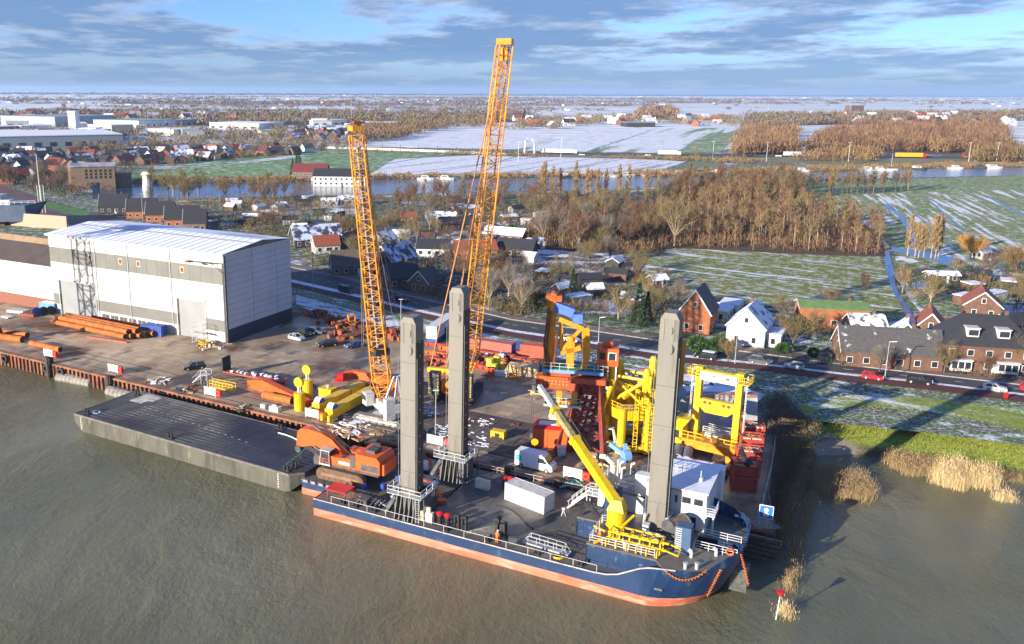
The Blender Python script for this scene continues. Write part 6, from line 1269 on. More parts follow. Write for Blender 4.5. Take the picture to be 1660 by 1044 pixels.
# --- orange piling rig tower
RB = at(950, 724); rig = thing('piling_rig', 'tall orange and blue piling rig tower on dark red lattice legs', 'piling rig', RB, R(-12))
def zz(y, P): return zat(y, P.x, P.y) - 3
pz = zz(616, RB)
b = MB()
for x, y in ((-2.4, -2), (2.4, -2), (2.4, 2), (-2.4, 2)): b.bar((x * 1.2, y * 1.2, 0), (x * .7, y * .7, pz), .75)
for k in range(4):
    z0, z1 = pz * k / 4, pz * (k + 1) / 4; s0, s1 = 1.2 - .5 * k / 4, 1.2 - .5 * (k + 1) / 4
    C0 = [(-2.4 * s0, -2 * s0), (2.4 * s0, -2 * s0), (2.4 * s0, 2 * s0), (-2.4 * s0, 2 * s0)]; C1 = [(-2.4 * s1, -2 * s1), (2.4 * s1, -2 * s1), (2.4 * s1, 2 * s1), (-2.4 * s1, 2 * s1)]
    for i in range(4): j = (i + 1) % 4; b.bar((*C0[i], z0), (*C1[j], z1), .28).bar((*C0[j], z0), (*C1[i], z1), .28).bar((*C1[i], z1), (*C1[j], z1), .38)
for k in range(5): b.bar((-5 + k * 1.2, -3 + (k % 2), 0), (-2 + k * .9, -1, pz * .8), .3)
b.build('lattice_legs', M('dark_red_steel', (.26, .045, .03), (.16, .03, .02)), rig)
MB().b(-3.0, 2.6, -2.4, 2.4, pz, pz + .9).b(-6.5, -3.0, -1.6, 1.8, pz + .8, pz + 1.4).b(-3.4, 2.6, -.9, .9, pz - 2, pz).build('head_frame', M('rig_red', (.50, .09, .03), (.36, .06, .03)), rig)
pw = pz + 1.4
MB().mat(0).b(-7.6, 2.2, -1.8, 3.6, pw, pw + .5).mat(1).b(-7.4, 2.0, -1.6, 3.4, pw + .5, pw + .54).build('work_platform', [skyblue, deckgreen], rig)
MB().rail([(-7.5, -1.7, pw + .5), (2.1, -1.7, pw + .5), (2.1, 3.5, pw + .5), (-7.5, 3.5, pw + .5), (-7.5, -1.7, pw + .5)], 1.1, .07, 1.4, 2).build('railing', lgrey, rig)
LT = zz(480, at(905, 722)); ll = MB(); ll.cyl((-6.6, 0, pw - 1), (-6.6, 0, pw + 7.5), .95, .85, 14).build('leader_lower', amber, rig); MB().cyl((-6.3, 0, pw + 7.5), (-6.1, 0, LT - .6), .55, n=12).cyl((-7.2, 0, pw + 1), (-7.0, 0, LT), .16, n=6).cyl((-6.9, .5, pw + 1), (-6.7, .5, LT), .16, n=6).build('leader_upper', amber, rig)
MB().b(-7.4, -4.9, -.8, .8, LT - .9, LT).cyl((-6.2, -.9, LT), (-6.2, .9, LT), .5, n=12).build('leader_head', orange, rig)
MB().bar((-6, 0, LT - 1.8), (-3.0, 0, LT - 2.8), 1.2, 1.5).b(-3.1, -1.5, -.6, .6, LT - 4.4, LT - 2.9).build('hydraulic_pack', M('pack_blue', (.08, .16, .52), (.1, .2, .6)), rig)
MB().bar((-5.2, 0, LT - 3.8), (-1.4, 0, LT - 5.2), 1.2, .8).bar((-4.8, 0, LT - 9.5), (-1.6, 0, LT - 8.4), 1.0, .7).bar((-5.0, .3, LT - 4), (-4.6, .3, LT - 9.5), .6).bar((-4.5, 0, LT - 9), (-1.5, 0, LT - 5), .5).bar((-1.0, 0, LT - 5), (-.6, 0, LT - 10), 1.5, 1.2).bar((-.6, 0, LT - 10), (-1.3, 0, LT - 13.5), 1.2, 1.0).build('lifting_arm', amber, rig)
MB().cyl((-1.3, -.6, LT - 13.2), (-1.7, -.8, pz - 2.5), .5, n=12).build('black_sleeve', black, rig)
MB().path([(-6.9, -1, LT - 2), (-7.4, -1.2, LT - 8), (-6.6, -1.3, LT - 13), (-5.6, -1.2, LT - 11), (-5.4, -1, LT - 6)], .16).path([(-6.6, -1, LT - 2.4), (-7.0, -1.3, LT - 9), (-6.0, -1.3, LT - 12), (-5.2, -1, LT - 7)], .14).build('hose_bundle', M('hose_brown', (.16, .05, .03)), rig)
MB().b(-3.8, -2.6, -.5, .7, pw + .5, pw + 5).cyl((-3.2, .1, pw + 5), (-3.2, .1, pw + 5.8), .7, n=12).build('ram_housing', amber, rig)
cbz = pw + 1.3; c_ = MB(); c_.mat(0).b(1.0, 4.4, -.6, 2.6, cbz, cbz + 2.9).b(1.8, 3.4, .4, 1.8, cbz + 2.9, cbz + 3.7).mat(1).b(1.4, 2.3, -.66, -.6, cbz + 1.1, cbz + 2.2).b(2.9, 3.9, -.66, -.6, cbz + 1.1, cbz + 2.2).b(4.4, 4.46, .2, 1.8, cbz + 1.1, cbz + 2.2).mat(2).b(2.75, 2.88, -.68, -.6, cbz + 1.0, cbz + 2.3).b(3.92, 4.05, -.68, -.6, cbz + 1.0, cbz + 2.3).b(2.75, 4.05, -.68, -.6, cbz + 2.22, cbz + 2.34)
c_.bar((1.3, -.3, pw), (1.3, -.3, cbz), .2).bar((4.1, -.3, pw - 2), (4.1, -.3, cbz), .2).bar((4.1, 2.3, pw - 2), (4.1, 2.3, cbz), .2); c_.build('control_cabin', [orange, glass, white], rig)
q = zz(652, at(905, 722)); MB().mat(0).b(-7.0, -1.2, -2.8, .6, q, q + .35).mat(1).b(-6.9, -1.3, -2.7, .5, q + .35, q + .4).build('lower_platform', [lgrey, deckgreen], rig); MB().rail([(-1.2, -2.7, q + .4), (-6.9, -2.7, q + .4), (-6.9, .5, q + .4)], 1.1, .07, 1.2, 2).build('railing', lgrey, rig)
b = MB()
for x in (-4.6, -2.2): b.b(x - .3, x + .3, -1.4, -.8, 0, q).b(x - .45, x + .45, -2.4, -1.6, q + .4, q + 2.6)
b.b(-4.6, -1.8, -2.4, -1.8, q + .4, q + .9); b.build('orange_posts', amber, rig)

# --- yellow jacket frame
JB = at(1018, 722); jk = thing('yellow_pile_frame', 'large yellow tubular pile guide frame with ladders and railings', 'pile frame', JB, R(-20))
z1 = zz(655, JB); z2 = zz(585, JB); Rr = 4.1; b = MB(); pts6 = [(Rr * math.cos(R(60 * k + 20)), Rr * math.sin(R(60 * k + 20))) for k in range(6)]
for x, y in pts6: MB().cyl((x, y, .2), (x, y, z1 + .6), .68, n=12).build('lower_leg', yellow, jk)
b = MB()
for zc, hh in ((.9, .9), (z1 - .6, 1.6)):
    for i in range(6): a, c = pts6[i], pts6[(i + 1) % 6]; b.bar((*a, zc), (*c, zc), .6, hh)
b.build('ring_beams', yellow, jk); b = MB()
up = [(pts6[0], 0), (pts6[2], 1.6), (pts6[3], .5), (pts6[5], 1.2)]
for (p, dz) in up: MB().cyl((p[0] * .8, p[1] * .8, z1), (p[0] * .8, p[1] * .8, z2 - dz), .62, n=12).cyl((p[0] * .8, p[1] * .8, z2 - dz), (p[0] * .8, p[1] * .8, z2 - dz + .8), .75, .35, 12).build('upper_leg', yellow, jk)
b = MB()
for i in range(4):
    p, q_ = up[i][0], up[(i + 1) % 4][0]; zt = z2 - 2.4
    b.cyl((p[0] * .8, p[1] * .8, z1 + .4), (q_[0] * .8, q_[1] * .8, zt), .3).cyl((q_[0] * .8, q_[1] * .8, z1 + .4), (p[0] * .8, p[1] * .8, zt), .22).cyl((p[0] * .8, p[1] * .8, zt), (q_[0] * .8, q_[1] * .8, zt), .26)
    b.cyl((p[0] * .8, p[1] * .8, z1 + 3), (p[0] * 1.2, p[1] * 1.2, z1 - .2), .2)
for k in range(5):
    a_ = R(100 + k * 28); b.cyl((5.2 * math.cos(a_), 4.2 * math.sin(a_) - 1, z1 - 1), (4.4 * math.cos(a_ + .4), 3.8 * math.sin(a_ + .4), z2 - 1 - k * .4), .3 if k % 2 else .42).cyl((4.6 * math.cos(a_), 4 * math.sin(a_), z2 - 3), (3.0, -1 + k * .6, z1 + 2), .16)
for k in range(4): b.cyl((2.6 + k * .5, -3.2 + k * .9, 1), (3.2 + k * .4, -2.4 + k * 1.1, z2 - 1.5 + (k % 2)), .26)
b.build('braces', yellow, jk)
za = z2 - 3.2; b = MB().bar((0, 0, za - 2), (-6.2, -1.6, za), .7, .9).cyl((-6.2, -1.6, za - 1.2), (-6.2, -1.6, za + 1.4), .35, n=10).bar((-5, -1.3, za - .6), (-2, -1, za - 4.5), .3).bar((3, 2, za), (-1, -2, za - 2.6), .5).bar((-3, 2.5, za), (2, -2.4, za - 1.5), .4)
b.build('outrigger_arm', yellow, jk)
MB().rail([(-6.2, -2.2, za + .2), (-.4, -1.2, za - 1.6)], 1.1, .09, 1.0, 3).rail([(-6.2, -1.0, za + .2), (-.4, .2, za - 1.6)], 1.1, .09, 1.0, 3).rail([(x * 1.1, y * 1.1, z1 + .2) for x, y in pts6] + [(pts6[0][0] * 1.1, pts6[0][1] * 1.1, z1 + .2)], 1.1, .09, 1.2, 2).build('railing', yellow, jk)
b = MB()
for px_, py_ in ((1.2, -4.4), (3.4, -3.4)):
    for sx in (0, .6): b.bar((px_ + sx, py_, 1), (px_ + sx, py_, z1 + 4), .1)
    for k in range(18): b.bar((px_, py_, 1.2 + k * .6), (px_ + .6, py_, 1.2 + k * .6), .07)
    for k in range(6): b.ring((px_ + .3, py_ - .35, 2.5 + k * 1.6), (0, 0, 1), .42, .045, 10, 4)
b.build('caged_ladder', yellow, jk)
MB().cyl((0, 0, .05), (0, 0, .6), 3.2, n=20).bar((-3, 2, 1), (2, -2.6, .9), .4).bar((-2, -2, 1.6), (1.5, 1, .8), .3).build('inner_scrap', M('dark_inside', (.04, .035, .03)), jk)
tag(MB().cyl((-1.2, 0, 1.2), (1.2, 0, 1.2), 1.2, n=14).build('green_tank', M('bright_green', (.05, .42, .06)), None, at(1012, 628), R(-20)), 'bright green tank glimpsed behind the yellow pile frame', 'tank')
tag(MB().b(-4, 4, -2, 2, 0, 2.2).frust(-4, 4, -2, 2, 2.2, -3.6, 3.6, -1.6, 1.6, 2.8).build('white_tent_roof', snowm, None, at(990, 632), R(-20)), 'snowy white shed roof behind the yellow pile frame', 'shed')
t = thing('grey_trestle', 'grey steel A shaped trestle left of the yellow pile frame', 'trestle', at(987, 731), R(-20)); b = MB()
for y in (-.7, .7): b.bar((-1.3, y, 0), (-.5, y * .6, 3.9), .16).bar((1.3, y, 0), (.5, y * .6, 3.9), .16).bar((-1.0, y * .9, 1.2), (1.0, y * .9, 1.2), .1)
b.b(-.6, .6, -.5, .5, 3.9, 4.05).b(-.3, .3, -.3, .3, 0, .7); b.build('frame', lgrey, t)
tag(MB().bar((-2.6, 1.4, 1.6), (0, 0, .8), .8, .7).bar((-.2, .8, 2.2), (.4, -.4, .7), .6).cyl((0, -1.1, .9), (.9, -.4, .9), .9, n=14).cyl((-.5, -1.6, .3), (.5, -1.3, .3), .4, n=10).build('blue_grey_clamp', skyblue, None, at(1012, 744), R(-25)), 'pale blue hydraulic clamp lying in front of the yellow pile frame', 'clamp')
tag(MB().bar((-1.8, 0, .3), (1.6, -.8, .5), .35).bar((0, .5, 1.6), (1.6, -.8, .4), .35).bar((0, .5, 1.6), (-.8, .2, .3), .3).build('rusty_bracket', rustpipe, None, at(1045, 732), 0), 'rusty orange bracket right of the pale blue clamp', 'bracket')
tag(MB().cyl((0, 0, 1.2), (0, 0, zz(553, at(1097, 648))), .95, n=16).frust(-1.4, 1.4, -1.4, 1.4, 0, -1, 1, -1, 1, 1.2).cyl((0, 0, zz(553, at(1097, 648))), (0, 0, zz(553, at(1097, 648)) + .4), 1.05, n=16).build('amber_column', amber, None, at(1097, 648)), 'amber steel column standing right behind the right spud leg', 'column')
tag(MB().b(-2, 2, -1.4, 1.4, 0, 1.2).rail([(-2, -1.4, 1.2), (2, -1.4, 1.2), (2, 1.4, 1.2), (-2, 1.4, 1.2), (-2, -1.4, 1.2)], 1.2, .12, 1, 2).build('yellow_base_frame', amber, None, at(1103, 664), R(-20)), 'small yellow railed base below the amber column', 'base frame')

# --- grey caisson
a, c = at(1108, 704), at(1226, 706); cs = thing('steel_caisson', 'large pale grey steel caisson with rusty snow edged top', 'caisson', a, az(a, c)); l = (c - a).length
cm_ = M('caisson_grey', (.42, .44, .46), (.30, .31, .33), s=.4, wear=((.62, .60, .52), .5, .58, .66)); z6 = 6.0
MB().frust(0, l, -.5, 5, 0, 1.2, l + .4, 2.2, 7.5, z6).build('body', cm_, cs); MB().frust(-2.2, 0, .5, 5, 0, -1.8, 1.2, 2.2, 7.5, z6).build('end_plate', M('caisson_green', (.20, .25, .25), (.28, .3, .3)), cs)
MB().b(1.2, l + .3, 2.1, 3.6, z6, z6 + .5).build('rusty_rim', M('rim_rust', (.33, .12, .07), (.5, .45, .42), s=1.2), cs); MB().b(1.4, l + .2, 3.6, 7.4, z6, z6 + .2).build('snow_top', snowm, cs); MB().box((l - 2.6, 1.2, 3.9), (1.2, .5, 1.9)).build('opening', rust, cs)

# --- yellow gantry
a, c = at(1122, 724), at(1192, 741); GB = (a + c) / 2; ga = az(a, c); gw_ = (c - a).length
g = thing('yellow_gantry', 'yellow portal gantry with white banner beam and railed base', 'gantry', GB, ga); Hh = zz(602, GB); hw = gw_ / 2 - .3; dk_ = 2.6
b = MB()
for sx in (-1, 1): pass
for sx in (-1, 1):
    MB().b(sx * hw - .5, sx * hw + .5, -.55, .55, dk_, Hh - .1).build('column', yellow, g)
    lb2 = MB(); xx = sx * (hw + 1.1)
    for o_ in (-.3, .3): lb2.bar((xx, o_, dk_), (xx, o_, Hh), .08)
    for k in range(int((Hh - dk_) / .5)): lb2.bar((xx, -.3, dk_ + .3 + k * .5), (xx, .3, dk_ + .3 + k * .5), .06)
    lb2.build('ladder', lgrey, g)
    MB().b(sx * (hw + .9) - .8, sx * (hw + .9) + .8, -1.2, 1.2, Hh - 1.2, Hh - 1.1).rail([(sx * (hw + .9) - .8, -1.2, Hh - 1.1), (sx * (hw + .9) + .8, -1.2, Hh - 1.1), (sx * (hw + .9) + .8, 1.2, Hh - 1.1), (sx * (hw + .9) - .8, 1.2, Hh - 1.1), (sx * (hw + .9) - .8, -1.2, Hh - 1.1)], 1.1, .08, .8, 2).b(sx * hw - .6, sx * hw + .6, -.65, .65, Hh - .1, Hh + .3).build('top_platform', yellow, g)
MB().b(-hw + .5, hw - .5, -.5, .5, Hh - 1.5, Hh - .1).build('top_beam', yellow, g)
MB().b(-hw + .3, hw - .3, -.78, -.7, Hh - 1.7, Hh - .3).build('banner', white, g)
def text(s_, size, parent, loc, rot, mt_, name='lettering'):
    cu = bpy.data.curves.new(name, 'FONT'); cu.body = s_; cu.size = size; cu.extrude = .01; cu.align_x = 'CENTER'; cu.align_y = 'CENTER'; o = bpy.data.objects.new(name, cu); col.objects.link(o); cu.materials.append(mt_)
    o.parent = parent; o.location = loc; o.rotation_euler = rot; return o
bn_ = MB()
for k in range(15): bn_.b(-hw + 3.0 + k * .26, -hw + 3.17 + k * .26, -.80, -.78, Hh - 1.2, Hh - .95 + (k % 3) * .04)
bn_.b(-hw + 1.3, -hw + 2.0, -.80, -.78, Hh - 1.3, Hh - .85); bn_.build('banner_lettering', M('grey_lettering', (.35, .36, .38)), g); MB().b(-hw + 2.1, -hw + 2.7, -.80, -.78, Hh - .85, Hh - .65).b(hw - 2.0, hw - 1.5, -.80, -.78, Hh - 1.0, Hh - .7).build('banner_emblem', red, g)
zm = dk_ + (Hh - dk_) * .42; mbm = MB().mat(0).b(-hw + .5, hw - .5, -.45, .45, zm, zm + 1.5)
for xx in (-1.9, -1.1, 1.1, 1.9): mbm.mat(1).cyl((xx, -.52, zm + 1), (xx, -.5, zm + 1), .28, n=10)
mbm.mat(0).add([(-2.6, -.5, zm), (2.6, -.5, zm), (1.8, -.5, zm - .7), (-1.8, -.5, zm - .7), (-2.6, .5, zm), (2.6, .5, zm), (1.8, .5, zm - .7), (-1.8, .5, zm - .7)], [(0, 3, 2, 1), (4, 5, 6, 7), (3, 7, 6, 2), (0, 4, 7, 3), (1, 2, 6, 5)]); mbm.build('middle_beam', [yellow, rust], g)
MB().b(-hw - 1.5, hw + 1.6, -3.4, 2.6, dk_ - .5, dk_).b(-hw - .6, -hw + .2, -3, 2, 0, dk_ - .5).b(hw - .4, hw + .4, -3, 2, 0, dk_ - .5).b(-hw, hw + 2, -3.6, -3.0, dk_ - 1.3, dk_ - .3).build('base_frame', amber, g)
MB().rail([(-hw - 1.2, -3.3, dk_), (-1, -3.3, dk_), (-1, -2.4, dk_), (1.4, -2.4, dk_), (1.4, -3.3, dk_), (hw + 1.5, -3.3, dk_), (hw + 1.5, 2.5, dk_)], 1.2, .11, 1.1, 2).build('railing', yellow, g)
MB().rail([(-hw + 1, .8, dk_), (hw - 1, .8, dk_), (hw - 1, 2.4, dk_), (-hw + 1, 2.4, dk_)], 1.1, .08, 1.0, 3).b(-1.5, 1.2, -.5, .6, dk_, dk_ + .6).build('inner_railing', lgrey, g)
MB().mat(0).b(-hw - 3.4, -hw - 1.0, -3.4, -.8, dk_ - 1.2, dk_ + 1.6).frust(-hw - 3.4, -hw - 1, -3.4, -.8, dk_ + 1.6, -hw - 2.8, -hw - .4, -2, 1, dk_ + 2.6).mat(1).b(-hw - 3.0, -hw - 1.5, -3.45, -3.4, dk_ - .2, dk_ + 1.1).build('operator_cab', [yellow, glass], g)
# concrete coated pipes and red racks
for i, (x, y, lab) in enumerate(((1097, 752, 'left blue grey concrete coated pipe before the gantry'), (1112, 756, 'right blue grey concrete coated pipe before the gantry'), (1088, 762, 'lower short pink pipe end beside the coated pipes'))):
    p = at(x, y); d = Vector((math.sin(.35), math.cos(.35), 0)) * 4.5; o = MB().mat(0).cyl(p + Vector((0, 0, .95)), p + d + Vector((0, 0, .95)), .78, n=16).mat(1).cyl(p + Vector((0, 0, .95)) - d * .01, p + Vector((0, 0, .95)), .74, n=16).mat(2).cyl(p + Vector((0, 0, .95)) - d * .015, p + Vector((0, 0, .95)) - d * .01, .25, n=10).build('coated_pipe', [M('pipe_slate', (.12, .15, .22)), M('pipe_end_pink', (.55, .35, .25)), black]); tag(smooth_by_angle(o), lab, 'pipe', 'coated pipes')
heap('dark_scrap', 'dark steel scrap and reels under the gantry base', 1150, 765, 3.4, 1.6, [black, rust, dgrey], 26)
for i, (x, y, lab) in enumerate(((1206, 797, 'nearest red transport rack at the end of the quay'), (1211, 773, 'second red transport rack from the camera'), (1215, 751, 'third red transport rack from the camera, black post on top'), (1218, 731, 'farthest red transport rack beside the gantry'))):
    t = thing('transport_rack', lab, 'rack', at(x, y) + Vector((0, 0, 0)), R(-12), 'red transport racks in a row'); hh = 4.4; b = MB()
    for sx in (-1.7, 1.7):
        for sy in (0, 2.0): b.bar((sx, sy, 0), (sx, sy, hh), .22)
    for z in (.15, 2.2, hh): b.bar((-1.7, 0, z), (1.7, 0, z), .2).bar((-1.7, 2, z), (1.7, 2, z), .2).bar((-1.7, 0, z), (-1.7, 2, z), .2).bar((1.7, 0, z), (1.7, 2, z), .2)
    b.build('frame', M('rack_red', (.50, .07, .03)), t); MB().b(-1.6, 1.6, .12, 1.9, .2, 2.1).b(-1.6, 1.6, .12, 1.9, 2.35, hh - .45).build('panels', M('rack_panel', (.36, .05, .04), (.28, .04, .035)), t)
    tp = MB().mat(0).b(-1.5, -.1, .2, 1.8, hh - .45, hh - .25).b(.1, 1.5, .2, 1.8, hh - .45, hh - .25); tp.mat(1).cyl((-.8, 1, hh - .25), (-.8, 1, hh - .2), .35, n=10).cyl((.8, 1, hh - .25), (.8, 1, hh - .2), .35, n=10); tp.build('cradle', [cream if i % 2 else planks, black], t)
tag(MB().cyl((0, 0, 0), (.5, 3.6, .3), .42, n=12).cyl((0, 0, -.1), (.5, 0.2, .2), .55, n=12).build('black_post', black, None, at(1210, 751, 7.9)), 'black tube lying across the red transport racks', 'tube')
# right quay edge: railing, sign, grating
fe = thing('quay_railing', 'long grey railing along the right flank of the quay', 'railing', (0, 0, 0)); MB().rail([at(1257, 716), at(1250, 762), at(1240, 805), at(1231, 845)], 1.1, .07, 2.5, 2).build('rails', galv, fe)
sg = thing('blue_sign', 'square blue sign with white symbol at the quay corner', 'sign', at(1229, 856), R(-25)); MB().cyl((0, 0, 0), (0, 0, 2.6), .07).cyl((.9, 0, 0), (.9, 0, 2.6), .07).build('posts', galv, sg)
MB().mat(1).b(-.1, 1.7, -.04, .04, 1.6, 3.5).mat(0).b(0, 1.6, -.06, -.04, 1.7, 3.4).build('board', [M('sign_blue', (.02, .17, .60)), white], sg)
MB().cyl((.8, -.09, 2.85), (.8, -.06, 2.85), .3, n=12).b(.45, 1.15, -.09, -.06, 1.95, 2.35).b(.62, .98, -.09, -.06, 2.3, 2.6).build('symbol', white, sg)
gt = MB()
for k in range(12): gt.bar((k * .28, 0, .2), (k * .28 + .4, -2.2, .2), .07)
tag(gt.build('steel_grating', galv, None, at(1214, 846)), 'steel grating bars beside the blue sign', 'grating')
wb_ = MB()
for k in range(5): wb_.box((0, -k * .35, -k * .5), (7.5 - k * .2, .5, .4), 0)
tag(wb_.build('timber_fender', M('wet_timber', (.07, .06, .04), (.12, .1, .07)), None, QR + Vector((-3.2, -.9, -.2)), qaz), 'dark timber fender steps at the right quay corner', 'timber fender')
heap('quay_end_clutter', 'rusty clutter and a white sheet at the end of the quay', 1175, 838, 2.4, .7, [rust, redox, snowm, dgrey], 20)
nm = thing('channel_marker', 'white pole with red top mark standing in the water', 'channel marker', at(1257, 1004, 0)); MB().cyl((0, 0, -1), (.25, 0, 3.1), .07).build('pole', white, nm); MB().frame((.28, 0, 3.4)).cyl((0, 0, -.4), (0, 0, .3), .12, .5, n=10).build('top_mark', red, nm)
tag(MB().b(-.4, .4, -.03, .03, .2, 1.3).bar((-.3, 0, 0), (-.3, 0, .3), .06).bar((.3, 0, 0), (.3, 0, .3), .06).build('red_board', red, None, at(1630, 647)), 'small red board standing by the cycle path', 'board')

# street and yard lamps
def lamp(lab, x, y, hh, two=True, z=3.0, grp='street lamps'):
    t = thing('street_lamp', lab, 'street lamp', at(x, y, z), 0, grp); MB().cyl((0, 0, 0), (0, 0, hh), .11, .06, 6).build('post', galv, t); b = MB(); b.b(-.5, .5, -.18, .18, hh, hh + .12) if two else b.bar((0, 0, hh), (1.2, -.6, hh + .25), .14); b.build('lamp_head', lgrey, t)
lamp('lamp post between the left spud leg and the road', 650, 545, 9); lamp('tall lamp post behind the hall by the black roofed houses', 232, 358, 12)
lamp('lamp post beside the dark green van', 508, 470, 7, False); lamp('lamp post left of the brown brick farmhouse', 507, 440, 7, False); lamp('lamp post behind the right spud leg', 890, 560, 7, False); lamp('lamp post by the white snow roofed house', 1191, 590, 8, False); lamp('lamp post by the red hatchback', 1434, 615, 8, False); lamp('short lamp post right of the orange rig', 970, 555, 6, False)
lamp('lamp post on the yard by the dike grass', 706, 716, 9)

# ============================================================ PEOPLE
def person(lab, p, rz, jacket, trousers, bend=0):
    vs = [(0, 0, .92), (0, 0, 1.15), (bend * .12, 0, 1.40), (bend * .16, 0, 1.52), (bend * .2, 0, 1.66), (0, .10, .86), (.03, .12, .48), (-.02, .13, .08), (.12, .13, .03), (0, -.10, .86), (-.05, -.12, .48), (-.02, -.13, .08), (.12, -.13, .03),
          (bend * .1, .20, 1.40), (.06, .27, 1.12), (.28, .24, .98), (.36, .23, .97), (bend * .1, -.20, 1.40), (.02, -.28, 1.12), (.16, -.26, .90), (.22, -.25, .86)]
    ed = [(0, 1), (1, 2), (2, 3), (3, 4), (0, 5), (5, 6), (6, 7), (7, 8), (0, 9), (9, 10), (10, 11), (11, 12), (2, 13), (13, 14), (14, 15), (15, 16), (2, 17), (17, 18), (18, 19), (19, 20)]
    rad = [.17, .17, .19, .075, .115, .11, .085, .06, .05, .11, .085, .06, .05, .09, .065, .05, .05, .09, .065, .05, .05]
    me = bpy.data.meshes.new('person'); me.from_pydata(vs, ed, []); o = bpy.data.objects.new('person', me); col.objects.link(o)
    sk = o.modifiers.new('skin', 'SKIN'); 
    if False: 
        bpy.context.view_layer.objects.active = o

    for i, v in enumerate(me.skin_vertices[0].data): v.radius = (rad[i], rad[i]); v.use_root = i == 0
    o.modifiers.new('sub', 'SUBSURF').levels = 1; dg = bpy.context.evaluated_depsgraph_get(); me2 = bpy.data.meshes.new_from_object(o.evaluated_get(dg)); o.modifiers.clear(); o.data = me2
    for m_ in (trousers, jacket, skin, black): me2.materials.append(m_)
    for pl in me2.polygons:
        z = pl.center.z; pl.material_index = 3 if z < .1 else (0 if z < .88 and abs(pl.center.y) < .2 else (2 if z > 1.5 or pl.center.x > .3 and z > .8 else 1)); pl.use_smooth = True
    o.location = p; o.rotation_euler = (0, 0, rz); tag(o, lab, 'person')
    MB().frame((bend * .2, 0, 1.68)).cyl((0, 0, 0), (0, 0, .1), .15, .11, 12).cyl((0, 0, -.01), (0, 0, .01), .17, n=12).build('safety_helmet', white, o)
    MB().b(.10, .13, -.04, .04, 0, .04).frame((bend * .2 + .02, 0, 1.6)).b(.07, .12, -.015, .015, -.02, .02).build('nose', skin, o)
person('person in orange workwear and helmet standing on the foredeck', sw(41.4, 2.9, 5.18), R(200), hivis, hivred)
person('person in orange jacket and white helmet working at the mooring winch', sw(28.4, .9, 2.56), R(60), hivis, hivis, 1.2)

for i, (x, y, r_, h_, ms_, lab) in enumerate(((300, 633, 2.4, .4, [rust, planks, dgrey], 'low rusty clutter on the quay edge near the mobile stair'), (255, 617, 2.2, .35, [snowm, planks, rust], 'pale clutter on the quay edge between two lifebuoy panels'), (395, 662, 2.0, .4, [rust, dgrey, planks], 'rust and timber bits behind the black barge'), (610, 712, 3.4, .35, [planks, wood, rust], 'timber offcuts on the quay edge behind the excavator'), (560, 698, 3.0, .4, [planks, wood, snowm], 'pale timber offcuts left of the grey crane on the quay edge'),
        (660, 735, 2.6, .5, [rust, dgrey, wood], 'dark timber behind the left spud leg on the quay edge'), (835, 690, 1.0, .5, [dgrey, rust], 'small dark parts in the open yard right of the compressor'), (930, 705, 2.6, 1.5, [redox, dgrey, rust, orange], 'red parts between the orange tank and the rig legs'), (965, 745, 2.4, .8, [rust, planks, dgrey], 'mixed scrap in front of the grey trestle'), (1060, 700, 3.0, 2.2, [yellow, rust, yellow], 'yellow frame parts left of the right spud leg'),
        (1075, 640, 4.0, 1.6, [snowm, rust, dgrey, blue], 'snow covered stores behind the amber column'), (1130, 632, 5.0, 1.3, [snowm, redox, dgrey, snowm], 'snow covered steel plates behind the gantry'), (1180, 640, 4.0, 1.2, [snowm, redox, rust], 'snow covered red plates right behind the gantry'), (1050, 610, 4.5, 1.4, [snowm, lgrey, red, dgrey], 'snowy stores by the fence behind the yellow pile frame'), (985, 612, 3.5, 1.6, [snowm, orange, dgrey], 'snowy orange stores behind the orange cabin'),
        (650, 620, 3.2, 1.2, [dgrey, redox, greyp], 'dark machine parts left of the left spud leg'), (1100, 748, 3.0, .9, [rust, dgrey, orange], 'rusty parts around the coated pipes'))):
    heap('yard_clutter', lab, x, y, r_, h_, ms_, 26, 'clutter heap')

# ============================================================ HOUSES
brickr = M('brick_red_brown', (0.17, 0.09, 0.06), (0.12, 0.065, 0.048), s=1.2, rough=.9); bricko = M('brick_orange', (0.38, 0.135, 0.06), (0.29, 0.10, 0.05), s=1.2, rough=.9); brickb = M('brick_brown', (0.19, 0.14, 0.10), (0.14, 0.10, 0.075), s=1.2, rough=.9)
plaster = M('white_plaster', (0.72, 0.71, 0.67), rough=.8); darkw = M('dark_boards', (0.035, 0.03, 0.028), (0.05, .045, .04), rough=.8)
r_black = M('black_tiles', (0.03, 0.03, 0.036), (0.045, 0.045, 0.05), s=2, rough=.6, stretch=(1, 4, 1)); r_grey = M('grey_tiles', (0.10, 0.095, 0.09), (0.07, .068, .065), s=2, wear=((.7, .73, .8), .5, .62, .7)); r_or = M('orange_tiles', (0.34, 0.095, 0.045), (0.22, 0.07, 0.038), s=2); r_dred = M('dark_red_tiles', (0.20, 0.045, 0.035), (.14, .035, .03), s=2)
r_snow = M('snowed_tiles', (0.80, 0.83, 0.88), (0.10, 0.10, 0.115), s=.5, lo=.52, hi=.60, wear=((.5, .55, .65), 1.5, .6, .8)); r_green = M('moss_green_roof', (0.15, 0.24, 0.08), (0.12, .19, .07), s=.6); r_half = M('half_snow_roof', (0.05, 0.055, 0.08), (0.55, 0.62, 0.78), s=.35, lo=.48, hi=.56)
r_thatch = M('thatch', (0.13, 0.10, 0.07), (0.09, .07, .05), s=1)
wframe = M('window_frame', (.72, .72, .70))
